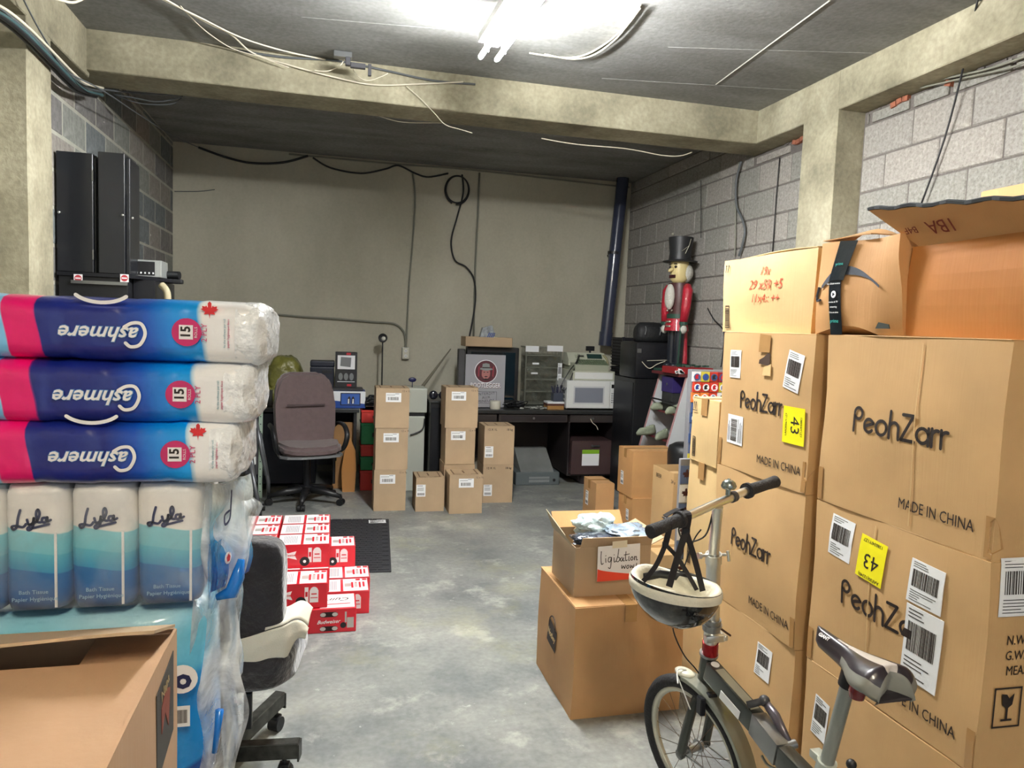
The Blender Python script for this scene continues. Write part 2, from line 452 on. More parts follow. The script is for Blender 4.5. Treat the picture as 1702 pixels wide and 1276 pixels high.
def carton_body(size, m, parent, dent=.0025, seed=0, name='body', n=5):
    w_, d, h = size; b = MB()
    b.box((0, 0, h/2), size)
    bmesh.ops.subdivide_edges(b.bm, edges=b.bm.edges[:], cuts=n, use_grid_fill=True)
    sd = Vector((seed*3.1, seed*1.7, seed))
    for v in b.bm.verts:
        p = v.co; k = noise.noise_vector(p*3.5+sd)*dent*2.2
        # panels bow a little, the edges stay
        ex = 1-abs(p.x)/(w_/2); ey = 1-abs(p.y)/(d/2); ez = 1-abs(p.z-h/2)/(h/2)
        bow = dent*1.5
        if ex < 1e-4: p.x += math.copysign(bow*min(ey, ez)*1.5, p.x)
        elif ey < 1e-4: p.y += math.copysign(bow*min(ex, ez)*1.5, p.y)
        if p.z > 1e-4: v.co = p+Vector((k.x, k.y, k.z*.6 if ez > 1e-4 else k.z*.25))
        else: v.co = p+Vector((k.x*.6, k.y*.6, 0))
    return b.done(name, m, parent, auto=35)

def carton(label_, loc, size, rotz=0, m=None, group=None, seam='x', tape=True, flaps=True, seed=0, dent=.0025, name='cardboard_box', sidetape=True):
    """closed shipping carton; loc = centre of its base. parts: body, flap, flap, tape"""
    m = m or KRAFT; w_, d, h = size
    r = thing(name, label_, 'box', loc, math.radians(rotz), group)
    th = .003 if flaps else 0
    carton_body((w_, d, h-th), m, r, dent, seed)
    if flaps:
        g = .0015
        for sgn in (-1, 1):
            b = MB()
            if seam == 'x': b.bx(-w_/2+.001, w_/2-.001, sgn*g, sgn*(d/2-.001), h-th, h, bev=.001)
            else: b.bx(sgn*g, sgn*(w_/2-.001), -d/2+.001, d/2-.001, h-th, h, bev=.001)
            b.done('flap', m, r)
    if tape:
        b = MB(); t = .0006; k = .025; dn = min(.07, h*.3)
        e = dent*2+.001
        if seam == 'x':
            b.bx(-w_/2-e, w_/2+e, -k, k, h, h+t)
            for sgn in (-1, 1): b.bx(sgn*(w_/2+e), sgn*(w_/2+e+t), -k, k, h-dn, h+t)
        else:
            b.bx(-k, k, -d/2-e, d/2+e, h, h+t)
            for sgn in (-1, 1): b.bx(-k, k, sgn*(d/2+e), sgn*(d/2+e+t), h-dn, h+t)
        b.done('tape', TAPE, r)
    return r
# ================================================================== the setting
CEIL, BEAMZ = 3.19, 2.955
XR, XL, YB = 3.17, -1.50, 7.6
BX, CX0 = 2.983, -1.42          # inner faces of the side beams and columns
XBY0, XBY1 = 4.835, 5.16        # cross beam
CONC = concrete('concrete_frame', (150, 144, 122), (114, 109, 91), (176, 170, 147), 2.2, .35)
CONCC = concrete('concrete_ceiling', (128, 128, 125), (108, 107, 103), (147, 148, 146), .9, .18, streak=(1, 3, 1),
                 patch=[((90, 84, 76), 2.2, .62, .8, .35, 3.0)])
PLAST = concrete('cement_render', (188, 184, 166), (170, 166, 148), (204, 200, 183), .7, .06, streak=(1, 1, .5), fine=.10,
                 patch=[((120, 120, 112), 1.1, .6, .78, .3, 9.0)])
FLOORM = concrete('painted_floor', (128, 130, 127), (94, 98, 100), (158, 159, 152), 1.6, .12, rough=.4,
                  patch=[((212, 212, 200), 3.0, .55, .70, .5, 1.0), ((158, 156, 112), 1.6, .54, .72, .45, 5.0), ((76, 84, 92), 2.2, .56, .74, .45, 12.0), ((228, 228, 222), 11, .63, .72, .6, 7.0)])
BLK_R = [concrete('block_pale_'+n_, c, tuple(v-22 for v in c), tuple(v+16 for v in c), 60, .55) for n_, c in (('a', (147, 143, 137)), ('b', (140, 138, 131)), ('c', (152, 147, 140)))]
BLK_L = [concrete('block_dark_'+n_, c, tuple(v-16 for v in c), tuple(v+12 for v in c), 24, .3) for n_, c in (('a', (128, 130, 124)), ('b', (114, 112, 110)), ('c', (136, 131, 124)), ('d', (106, 111, 112)))]
MORT = mat('mortar_grey', (104, 98, 94), .95, vary=.12, bump=.6, bscale=80); MORTL = mat('mortar_light', (164, 162, 150), .95, vary=.08, bump=.4, bscale=60)

b = MB(); b.bx(-2.2, 3.4, -2.6, 8.0, -.12, 0)
fl = struct(b.done('floor', FLOORM)); fl['label'] = 'worn grey painted concrete floor with pale scuffed patches'
b = MB(); b.bx(-2.2, 3.4, -2.6, 8.0, CEIL, CEIL+.12)
ce = struct(b.done('ceiling', CONCC)); ce['label'] = 'grey concrete slab ceiling with board seams'
SEAMM = mat('seam_light', (170, 168, 158), .9); 
# shuttering seams of the slab: fine ridges
sm = [(at(1380, 0, z=CEIL), at(1190, 140, z=CEIL)), (at(1045, 165, z=CEIL), at(1250, 185, z=CEIL)), (at(1110, 78, z=CEIL), at(1450, 88, z=CEIL)),
      (at(500, 28, z=CEIL), at(790, 52, z=CEIL)), (at(1000, 130, z=CEIL), at(1330, 150, z=CEIL)), (at(860, 150, z=CEIL), at(1190, 178, z=CEIL))]
for i, (p, q) in enumerate(sm):
    b = MB(); b.tube([p, (p+q)/2+Vector((0, .004, 0)), q], .0025 if i else .005, 5); b.done('seam', SEAMM if i == 0 else CONCC, ce)
for i in range(2):      # slab boards beyond the cross beam
    b = MB(); y = 5.9+i*.85; b.tube([(XL, y, CEIL), (XR, y, CEIL)], .006, 5); b.done('seam', CONCC, ce)

b = MB(); b.bx(XL-.3, XR+.2, YB, YB+.15, 0, CEIL)
wb = struct(b.done('wall_back', PLAST)); wb['label'] = 'smooth grey rendered back wall'

def block_mesh(name, w_, h, mats, jag=0):
    out = []
    for i, m in enumerate(mats):
        me = bpy.data.meshes.new(name); bm = bmesh.new(); r = random.Random(i)
        c = .006
        # local: x = depth (0 face, +back), y, z
        j = lambda: r.uniform(-.0015, .0015)
        F0 = [bm.verts.new((0+j()*.5, y+j(), z+j())) for y, z in ((c, c), (w_-c, c), (w_-c, h-c), (c, h-c))]
        F1 = [bm.verts.new((c, y, z)) for y, z in ((0, 0), (w_, 0), (w_, h), (0, h))]
        F2 = [bm.verts.new((.05, y, z)) for y, z in ((0, 0), (w_, 0), (w_, h), (0, h))]
        bm.faces.new(F0); bm.faces.new(list(reversed(F2)))
        for A, B_ in ((F0, F1), (F1, F2)):
            for k in range(4): bm.faces.new((A[k], B_[k], B_[(k+1) % 4], A[(k+1) % 4]))
        bmesh.ops.recalc_face_normals(bm, faces=bm.faces); bm.to_mesh(me); bm.free(); me.materials.append(m); out.append(me)
    return out
def lay(wall, x, sgn, y0, y1, zoff, phase, z_top, mats, gap=.010, z0=0, jag=.0025):
    """courses of hollow blocks on one bay; every block an object sharing mesh data"""
    full = block_mesh('block', .4-gap, .205-gap, mats); cache = {}
    k = int((z0-zoff)/.205)
    while k*.205+zoff < z_top-.04:
        z = k*.205+zoff; zt = min(z+.205, z_top)
        if z < 0: k += 1; continue
        ph = phase+(.2 if k % 2 else 0)
        j = math.floor((y0-ph)/.4)
        while ph+j*.4 < y1-.03:
            a = max(y0, ph+j*.4); e = min(y1, ph+(j+1)*.4)
            if e-a > .05:
                wd = e-a-gap; hh = zt-z-gap
                if abs(wd-(.4-gap)) < .004 and abs(hh-(.205-gap)) < .004: ms = full
                else:
                    key = (round(wd, 3), round(hh, 3))
                    if key not in cache: cache[key] = block_mesh('block', wd, hh, mats)
                    ms = cache[key]
                o = bpy.data.objects.new('block', random.choice(ms)); COL.objects.link(o); o.parent = wall
                o.location = (x+sgn*random.uniform(-jag, jag)*.8, a+gap/2, z+gap/2)
                o.scale.x = sgn
            j += 1
        k += 1
# right wall: mortar core with blocks in two bays
b = MB(); b.bx(XR+.007, XR+.23, -2.6, YB+.1, 0, CEIL)
wr = struct(b.done('wall_right', MORT)); wr['label'] = 'pale grey concrete block wall on the right'
lay(wr, XR, 1, 1.15, 3.94, 0, 3.345, 2.87, BLK_R)
lay(wr, XR, 1, 4.29, YB, 0, 3.27+.8, 2.87, BLK_R)
lay(wr, XR, 1, XBY1, YB, 0, 4.07, CEIL, BLK_R, z0=2.87)
# closer blocks and rubble under the right beam
y = 1.6
while y < 3.9:
    L_ = random.uniform(.26, .36); e = min(y+L_, 3.92); hh = random.uniform(.055, .075)
    bb = MB(); bb.box((XR+.02, (y+e)/2, 2.876+hh/2), (.05, e-y-.02, hh), bev=.004); bb.done('closer_block', BLK_R[1], wr); y = e+random.uniform(0, .03)
bb = MB(); bb.box((XR+.02, 4.9, 2.905), (.05, .42, .05), bev=.004); bb.done('closer_block', BLK_R[2], wr)
bb = MB(); bb.box((XR+.02, 4.43, 2.905), (.05, .22, .06), bev=.004); bb.done('closer_block', BLK_R[2], wr)
RUB = mat('brick_rubble', (150, 92, 70), .95, vary=.25, vscale=30)
bb = MB(); r = random.Random(3)
for i in range(60):
    y = r.choice([r.uniform(1.7, 3.9), r.uniform(4.3, 4.8)]); bb.mi = 0
    bb.box((XR+.01+r.uniform(0, .02), y, 2.945+r.uniform(-.006, .008)), (.03, r.uniform(.02, .06), r.uniform(.01, .024)), Matrix.Rotation(r.uniform(-.3, .3), 3, 'X'))
for y_, n_ in ((3.6, 3), (4.45, 5), (3.3, 1)):
    bb.mi = 1
    for i in range(n_): bb.box((XR+.002, y_+i*.045, 2.935+r.uniform(-.01, .01)), (.04, .04, .03), Matrix.Rotation(r.uniform(-.5, .5), 3, 'X'))
tag(bb.done('mortar_rubble', [MORT, RUB], wr), kind='stuff')
# left wall
b = MB(); b.bx(XL-.2, XL-.0015, 4.0, YB+.1, 0, CEIL)
b.bx(-1.9, -1.66, -2.6, 4.0, 0, CEIL)
wl = struct(b.done('wall_left', MORTL)); wl['label'] = 'dark grey concrete block wall on the left with light joints'
lay(wl, XL, -1, 4.28, YB, .065, 4.68, CEIL, BLK_L, gap=.012, jag=.001, z0=0)

# frame: columns and beams
def conc(nm, lab, *a):
    bb = MB(); bb.bx(*a)
    bmesh.ops.bevel(bb.bm, geom=bb.bm.edges[:], offset=.006, segments=1, affect='EDGES')
    for e in range(3): bmesh.ops.subdivide_edges(bb.bm, edges=[x for x in bb.bm.edges if x.calc_length() > .35], cuts=1, use_grid_fill=True)
    for v in bb.bm.verts: v.co += noise.noise_vector(v.co*2.3)*.004
    o = struct(bb.done(nm, CONC, auto=40)); o['label'] = lab; return o
conc('trim_1', 'square concrete column standing in the right wall', BX-.004, 3.25, 3.945, 4.285, 0, CEIL)
conc('trim_2', 'square concrete column at the left edge behind the paper packs', -1.76, CX0, 3.975, 4.28, 0, BEAMZ)
conc('trim_3', 'concrete beam along the right wall under the ceiling', BX, 3.25, -2.6, XBY0+.05, BEAMZ, CEIL+.01)
conc('trim_4', 'concrete beam along the left wall under the ceiling', -1.8, CX0, -2.6, XBY0+.05, BEAMZ-.03, CEIL+.01)
conc('trim_5', 'deep concrete cross beam spanning the room', XL-.1, XR+.1, XBY0, XBY1, BEAMZ, CEIL+.01)
# shallow board imprints on the cross beam
for x in (.35, 1.6, 2.2):
    pass

# ------------------------------------------------------------------ ceiling light
EM = mat('tube_light', (247, 248, 247), .5, emit=TUBE_EMIT); EM2 = mat('fill_tube', (255, 240, 215), .5, emit=FILL_EMIT)
def fixture(label_, x, y0, y1, em, drop=.0, rz=0):
    r = thing('ceiling_light', label_, 'light', (x, (y0+y1)/2, CEIL), rz)
    L_ = y1-y0; D = -drop
    b = MB(); b.bx(-.085, .085, -L_/2, L_/2-.12, D-.045, D, bev=.004); b.done('housing', WHITE, r)
    if drop:
        for y in (-L_*.35, L_*.25): b = MB(); b.cyl((0, y, D), (0, y, 0), .004, 6); b.done('hanging_rod', STEEL, r)
    b = MB(); b.bx(-.022, .022, -L_/2+.01, L_/2-.13, D-.062, D-.045, bev=.004); b.done('wiring_cover', WHITE, r)
    for sg in (-1, 1):
        b = MB(); b.cyl((sg*.046, -L_/2+.03, D-.078), (sg*.046, L_/2-.02, D-.078), .013, 10); t = b.done('tube', em, r, smooth=False)
        b = MB(); b.cyl((sg*.046, L_/2-.02, D-.078), (sg*.046, L_/2, D-.078), .0135, 10); b.done('end_cap', WHITE, t)
        b = MB(); b.cyl((sg*.046, -L_/2, D-.078), (sg*.046, -L_/2+.03, D-.078), .0135, 10); b.done('end_cap', WHITE, t)
        b = MB(); b.bx(sg*.046-.012, sg*.046+.012, -L_/2-.002, -L_/2+.02, D-.1, D-.04, bev=.002); b.done('lamp_holder', WHITE, r)
        b = MB(); b.bx(sg*.046-.012, sg*.046+.012, L_/2-.16, L_/2-.14, D-.1, D-.04, bev=.002); b.done('lamp_holder', WHITE, r)
    return r
fe = at(812, 98, z=CEIL-.198)
fixture('bright twin-tube strip light hanging under the ceiling', fe.x+.02, fe.y-1.24, fe.y, EM, .12, math.radians(2))
fixture('warm twin-tube fill light added out of view behind the camera', .25, -1.6, -.4, EM2)

# ------------------------------------------------------------------ cables
CW = mat('cable_white', (214, 206, 186), .5); CG = mat('cable_grey', (86, 90, 92), .5); CB_ = mat('cable_black', (26, 27, 30), .5); COND = mat('conduit', (128, 128, 116), .6); TEAL = mat('cable_teal', (60, 86, 88), .5)
def cable(label_, pts, r, m, n=6, name='cable', cat='cable', group=None):
    b = MB(); b.tube(crom(pts, n), r, 6); return tag(b.done(name, m, smooth=True), label_, cat, group)
zc = CEIL-.015
A = lambda l, **k: [at(x, y, **k) for x, y in l]
cable('white cable running across the ceiling, upper of the pair toward the junction box', A([(262, -5), (330, 28), (400, 62), (470, 84), (545, 100), (570, 104)], z=zc), .005, CW)
cable('white cable across the ceiling sagging under the junction box past the beam', [*A([(268, -5), (345, 38), (385, 58)], z=zc), *A([(420, 88), (480, 108), (550, 127), (620, 141), (690, 140), (770, 136)], y=XBY0-.02)], .005, CW)
cable('thin white cable dropping from the ceiling pair along the left beam face', [*A([(300, 10), (340, 50)], z=zc), *A([(385, 80), (430, 94), (480, 112)], y=XBY0-.05)], .003, CW)
cable('dark cable with grey sleeve clipped along the top of the cross beam', A([(395, 84), (470, 95), (560, 101), (640, 117), (720, 134), (790, 140)], y=XBY0-.01), .007, CG)
cable('thin white cable looping below the junction box', A([(575, 92), (566, 108), (545, 118), (522, 117)], y=XBY0-.06), .003, CW)
cable('thin white cable looping right of the junction box', A([(584, 108), (592, 124), (610, 134), (632, 128), (645, 122)], y=XBY0-.06), .003, CW)
cable('thin white cable hanging down the beam below the bright light', A([(675, 143), (700, 165), (722, 188), (740, 207), (765, 215), (785, 221)], y=XBY0-.02), .003, CW)
r_ = thing('junction_box', 'small open metal junction box under the ceiling cables', 'junction box', at(570, 86, z=CEIL))
b = MB(); b.box((0, 0, -.02), (.11, .05, .035), bev=.003); b.done('box', STEEL, r_)
b = MB(); b.box((.03, -.06, -.075), (.03, .03, .05), bev=.003); b.box((.09, -.05, -.09), (.09, .03, .03), bev=.003); b.box((.16, -.06, -.11), (.02, .02, .07), bev=.002); b.done('connector', DKGREY, r_)
cable('white cable loop hanging from the ceiling right of the light', A([(880, 88), (930, 95), (970, 92), (1010, 70), (1040, 42), (1062, 12), (1064, 8)], z=CEIL-.008), .005, CW)
cable('second white cable loop hanging just inside the first right of the light', A([(905, 90), (950, 98), (985, 92), (1020, 68), (1046, 38), (1064, 14)], z=CEIL-.02), .005, CW)
cable('thin white cable sagging near the foot of the cross beam on the right', A([(900, 230), (960, 240), (1040, 247), (1100, 258), (1130, 259), (1150, 253)], y=XBY1+.006), .004, CW)
cable('grey cable stub across the ceiling behind the beam centre', A([(630, 193), (670, 203), (735, 204)], y=5.2), .003, CW)
# bundle at the left
offs = [(0, 0), (-7, 8), (6, -6), (-14, 12), (4, 9)]
for i, (dx, dy) in enumerate(offs):
    base = [(-30, 2), (8, 22), (45, 52), (85, 92), (120, 128), (140, 144), (168, 151)]
    cable(['grey cable first in the bundle at the top left corner', 'dark cable second in the bundle at the top left corner', 'pale cable on top of the bundle at the top left corner',
           'black cable lowest in the bundle at the top left corner', 'teal cable inside the bundle at the top left corner'][i],
          [at(x+dx*.6, y+dy*.8, x=-1.40+.02*(i % 3)-.0) for x, y in base], .011 if i != 2 else .007, [CG, CB_, CW, CB_, TEAL][i], group=None)
cable('thin cable falling from the bundle along the left wall', [*A([(37, -5), (60, 40), (85, 82), (110, 118)], x=-1.38), *A([(170, 150), (240, 196), (300, 232), (365, 258), (378, 262)], x=-1.3+.02)], .004, CG)
cable('grey cable along the rear of the cross beam', [at(140, 144, x=-1.42), *A([(200, 152), (260, 157), (312, 158)], y=5.2)], .006, CG)
cable('first slack cable loop hanging behind the cross beam at the left', A([(190, 157), (230, 164), (258, 169), (285, 166), (304, 160)], y=5.25), .004, CG)
cable('second slack cable loop hanging lower behind the cross beam at the left', A([(192, 158), (225, 170), (262, 174), (288, 172), (302, 163)], y=5.3), .004, CG)
cable('white cable bow at the top edge above the left column', A([(90, -3), (120, 4), (140, -3)], x=-1.1), .006, CW)
yb = YB-.025
cable('thin straight conduit along the top of the back wall', A([(480, 256), (650, 272), (790, 283), (1020, 309), (1045, 311)], y=yb), .008, COND)
cable('black cable sagging along the top left of the back wall', A([(330, 245), (378, 262), (420, 271), (470, 270), (512, 259)], y=yb-.02), .011, CB_)
cable('black cable loop between the left sag and the coil on the back wall', A([(520, 262), (550, 279), (600, 288), (640, 281), (662, 275), (690, 288), (712, 294), (745, 288)], y=yb-.02), .009, CB_)
coil = []
for k in range(40):
    a = k/40*4*PI; rr_ = 1-.12*math.sin(a*.25)
    coil.append(at(760+21*rr_*math.cos(a+2), 315+25*rr_*math.sin(a+2), y=yb-.02-.0004*k))
cable('black cable coiled in a ring high on the back wall', coil, .008, CB_, n=2)
cable('black cable dropping from the coil down the back wall behind the monitor', A([(768, 290), (770, 320), (760, 360), (750, 400), (756, 432), (775, 444), (788, 465), (790, 500), (784, 540), (778, 568)], y=yb-.015), .009, CB_)
cable('thin grey conduit straight down the back wall to the monitor', A([(797, 287), (794, 360), (790, 440), (787, 560)], y=yb), .010, COND, n=2)
cable('grey conduit from the ceiling down to the wall socket', A([(686, 288), (690, 330), (686, 400), (680, 470), (677, 530), (675, 578)], y=yb), .009, COND)
cable('grey conduit along the back wall bending down to the wall socket', A([(430, 520), (500, 526), (560, 530), (620, 535), (655, 538), (670, 550), (674, 566), (674, 580)], y=yb), .010, COND)
cable('pale mortar crack line low under the top left of the back wall', A([(290, 318), (330, 318), (357, 315)], y=YB-.003), .004, CG, name='wall_cable')
# right wall
cable('dark wire slanting across the right block wall down to the open carton', [at(1626, -5, x=2.95), at(1604, 100, x=3.1), at(1570, 230, x=3.14), at(1530, 342, x=3.14)], .005, CB_, n=4)
cable('grey conduit under the right beam along the top of the blocks', A([(1500, 150), (1560, 133), (1640, 115), (1710, 92)], x=3.14), .006, COND)
cable('second thin conduit under the right beam just below the first', A([(1530, 146), (1600, 130), (1680, 112), (1710, 100)], x=3.13), .005, COND)
cable('grey cable straight down the right wall beside the snaking one', A([(1228, 268), (1223, 330), (1222, 400), (1221, 425)], x=XR-.02), .006, COND)
cable('thick dark cable snaking down the right wall above the tall boxes', A([(1232, 268), (1224, 300), (1224, 340), (1234, 365), (1238, 385), (1233, 410), (1228, 425)], x=XR-.03), .010, CG)
cable('thin wire straight down the right wall between cable and column', A([(1296, 262), (1290, 330), (1284, 420)], x=XR-.01), .004, CB_, n=2)
cable('thin string holding the toy soldier from the right wall', A([(1165, 300), (1165, 395)], x=XR-.03), .003, CB_, n=2)
cable('black cable hanging behind the toy soldier down to the tall boxes', A([(1176, 512), (1186, 530), (1200, 545), (1204, 560), (1200, 600), (1198, 610)], x=XR-.03), .005, CB_)
# wall socket
r_ = thing('wall_socket', 'metal double wall socket on the grey back wall', 'socket', at(674, 587, y=YB-.03))
b = MB(); b.box((0, 0, 0), (.075, .05, .12), bev=.005); b.done('back_box', STEEL, r_)
b = MB(); b.box((0, -.028, 0), (.07, .006, .115), bev=.002); pl = b.done('cover_plate', mat('ivory_plate', (206, 204, 188), .4), r_)
for s_ in (-1, 1):
    b = MB(); b.cyl((0, -.036, s_*.028), (0, -.03, s_*.028), .017, 14); b.mi = 1; b.box((-.006, -.037, s_*.028), (.003, .003, .011)); b.box((.006, -.037, s_*.028), (.003, .003, .011)); b.done('outlet', [WHITE, BLACK], pl)
# drain pipe
r_ = thing('drain_pipe', 'dark grey vertical drain pipe in the far right corner', 'pipe', at(1020, 575, y=7.4))
pz = r_.location.copy()
top = at(1038, 240, y=7.4)-pz; bot = at(1006, 570, y=7.4)-pz
PIPE = mat('pipe_grey', (52, 58, 78), .25, coat=.4)
b = MB(); b.cyl(bot, (top.x, top.y, CEIL-pz.z), .066, 28); b.done('pipe', PIPE, r_, auto=40)
b = MB(); b.cyl(bot-(top-bot).normalized()*.03, bot+(top-bot).normalized()*.12, .074, 28); b.done('pipe_sleeve', PIPE, r_, auto=40)
b = MB(); m1 = bot.lerp(top, .45); b.cyl(m1, m1+(top-bot).normalized()*.03, .07, 24); b.box((m1.x, m1.y+.11, m1.z), (.03, .1, .02)); b.done('pipe_clamp', BLACKM, r_)
# ================================================================== boxes and stacks on the right
FT = lambda size, side, u, v, ang=0: sub(face(size, side), u, v, ang)
BH, SW = .522, (.62, .56)
def big_carton(lab, xc, y0, y1, z, m=KRAFT, seed=0, depth=.62, lg=True, xs=1, mic=True, rot=0, lo=.5):
    d = y1-y0; size = (depth, d, BH)
    r = carton(lab, (xc+depth/2, (y0+y1)/2, z), size, rot, m, None, 'y', seed=seed, dent=.005)
    if lg: logo(r, FT(size, 'left', d*lo, BH*.46), d*.118*(1 if d < .5 else 1.0), xs=xs)
    if mic: text(r, FT(size, 'left', d*.72, BH*.13), 'MADE IN CHINA', .042, INK, xs=.78)
    # corner tapes on the near and far vertical edges
    for u_ in (.012, d-.012):
        b = MB(); fr = FT(size, 'left', u_, .055); b.prism([(-.011, -.05), (.011, -.05), (.011, .05), (-.011, .05)], .001, .002, fr)
        dec(b, 'corner_tape', TAPE, r, fr)
    return r, size
# first column (farther): three high, face at x = 1.50
c1 = []
for k, (lab) in enumerate(['large kraft carton at the floor of the farther tall stack, low white label', 'large kraft carton in the middle of the farther tall stack, plain with printed lettering', 'large carton topping the farther tall stack, torn hand hole and yellow sticker']):
    r, sz = big_carton(lab, 1.500, 2.015, 2.565-(0 if k < 2 else 0), k*BH+.0, KRAFT if k else KRAFT, seed=k+1, lg=k > 0, mic=k > 0, xs=.86)
    c1.append(r)
sz1 = (.62, .55, BH)
F1 = lambda u, v, a=0: FT(sz1, 'left', u, v, a)
label(c1[2], F1(.10, .40, 1), .075, .105, seed=3); label(c1[2], F1(.455, .395, -12), .085, .13, seed=9); label(c1[2], F1(.115, .10+.05, 90), .11, .11, seed=5)
b = MB(); fr = F1(.47, .215); b.prism([(-.055, -.062), (.055, -.062), (.055, .062), (-.055, .062)], 0.004, .005, fr); st = dec(b, 'yellow_sticker', YEL, c1[2], fr)
text(st, F1(.475, .215, -90), '43', .062, INK, n=.0058); text(st, F1(.432, .215, 90), 'LAX2036/Y1Z7', .012, INK, n=.0058); text(st, F1(.508, .215, -90), '138034/Y1Z7', .012, INK, n=.0058)
# hand hole with torn flap
b = MB(); fr = F1(.285, .43); b.prism([(-.03, -.02), (.035, -.025), (.035, .018), (.02, .02), (-.002, .005), (-.028, -.006)], .004, .0055, fr); dec(b, 'hand_hole', mat('dark_gap', (60, 40, 24), .9), c1[2], fr)
b = MB(); b.prism([(-.035, 0), (.03, 0), (.034, .06), (-.032, .065)], .0045, .0062, F1(.285, .452)); dec(b, 'tape', TAPE, c1[2], F1(.285, .452))
b = MB(); b.prism([(-.02, -.03), (.03, -.03), (.03, .012), (-.012, .0)], .004, .008, F1(.30, .40)); dec(b, 'torn_flap', KRAFT2, c1[2], F1(.30, .40))
label(c1[0], F1(.39, .405, -2), .088, .115, seed=12)
# second column (nearer), face at x = 1.51
c2 = []
for k, lab in enumerate(['large kraft carton at the floor of the nearest tall stack beside the bicycle', 'large middle carton of the nearest tall stack, yellow sticker and three white labels', 'large kraft carton on top of the nearest tall stack, plain with printed lettering']):
    r, sz = big_carton(lab, 1.510, 1.335, 1.965, k*BH, KRAFT, seed=k+11, lg=k > 0, mic=True, xs=1.0, lo=.50)
    c2.append(r)
sz2 = (.62, .63, BH)
F2 = lambda u, v, a=0: FT(sz2, 'left', u, v, a)
label(c2[1], F2(.125, .43, -4), .10, .125, seed=21); label(c2[1], F2(.455, .40, -3), .108, .115, seed=22, n=.004); label(c2[1], F2(.455, .235, -3), .115, .20, seed=23, n=.004)
b = MB(); b.prism([(-.022, -.012), (.012, -.012), (.012, .012), (-.012, .012)], .0045, .005, F2(.41, .255)); dec(b, 'black_square', INK, c2[1], F2(.41, .255))
b = MB(); fr = F2(.26, .405, -5); b.prism([(-.052, -.062), (.052, -.062), (.052, .062), (-.052, .062)], .004, .005, fr); st = dec(b, 'yellow_sticker', YEL, c2[1], fr)
text(st, F2(.26, .40, 176), '43', .062, INK, n=.0058); text(st, F2(.262, .455, 176), '138034/Y1Z7', .014, INK, n=.0058); text(st, F2(.257, .352, 176), 'AAF30(12340)', .014, INK, n=.0058)
label(c2[0], F2(.085, .36, -6), .07, .13, seed=31); label(c2[0], F2(.34, .20, -20), .12, .08, kind='wide', seed=32)
for k in (1, 2):     # creases down the board
    b = MB()
    uu = .26 if k == 1 else .375; b.prism([(-.0015, -.245), (.0015, -.245), (.0015, .245), (-.0015, .245)], .002, .004, F2(uu, .26))
    dec(b, 'crease', KRAFT2, c2[k], F2(.26, .26))
FN = lambda u, v, a=0: FT(sz2, 'front', u, v, a)
for i, t_ in enumerate(('N.W.:   KGS', 'G.W.:   KGS', 'MEAS:  CM')): text(c2[1], FN(.05+.075, .33-i*.038, 0), t_, .033, INK, xs=.8)
label(c2[1], FN(.09, .46), .13, .14, seed=40)
b = MB(); fr = FN(.075, .165)      # fragile glass mark
for (x0, y0, x1, y1) in ((-.04, -.05, .04, -.046), (-.04, .046, .04, .05), (-.04, -.05, -.036, .05), (.036, -.05, .04, .05), (-.003, -.03, .003, 0), (-.016, -.034, .016, -.029)): b.prism([(x0, y0), (x1, y0), (x1, y1), (x0, y1)], .0052, .0058, fr)
b.prism([(-.018, .034), (-.014, .006), (0, -.004), (.014, .006), (.018, .034), (.004, .022), (-.003, .032)], .0052, .0058, fr)
dec(b, 'fragile_mark', INK, c2[1], fr)
# more cartons standing behind the visible faces, against the wall
for k in range(3):
    carton(['kraft carton on the floor behind the tall stacks against the block wall', 'kraft carton second in the row behind the tall stacks', 'kraft carton on top of the row behind the tall stacks'][k], (2.50, 1.72, k*BH), (.62, .62, BH), 0, KRAFT, seed=50+k)
# carton beyond the first column
size = (.50, .225, .27)
r = carton('medium kraft carton with up arrows, upper one standing beyond the tall stacks', (1.76, 2.705, 1.015), size, 0, KRAFT2, None, 'x', seed=61)
f = lambda u, v, a=0: FT(size, 'left', u, v, a)
b = MB()
for dx in (-.008, .008): b.prism([(dx-.002, -.015), (dx+.002, -.015), (dx+.002, .01), (dx+.005, .01), (dx, .018), (dx-.005, .01), (dx-.002, .01)], .006, .007, f(.03, .235))
b.prism([(-.02, -.022), (.02, -.022), (.02, -.019), (-.02, -.019)], .006, .007, f(.03, .235)); dec(b, 'up_arrows', INK, r, f(0, 0))
bars(r, FT(size, 'left', .035, .06, 90), .085, .026, seed=4)
size = (.50, .24, .51)
r = carton('tall kraft carton under the one with up arrows, beyond the tall stacks', (1.765, 2.71, .505), size, 0, KRAFT2, None, 'x', seed=62)
bars(r, FT(size, 'left', .05, .10, 90), .08, .03, seed=6)
carton('kraft carton on the floor under two others beyond the tall stacks', (1.765, 2.725, 0), (.50, .27, .505), 0, KRAFT2, None, 'x', seed=63)

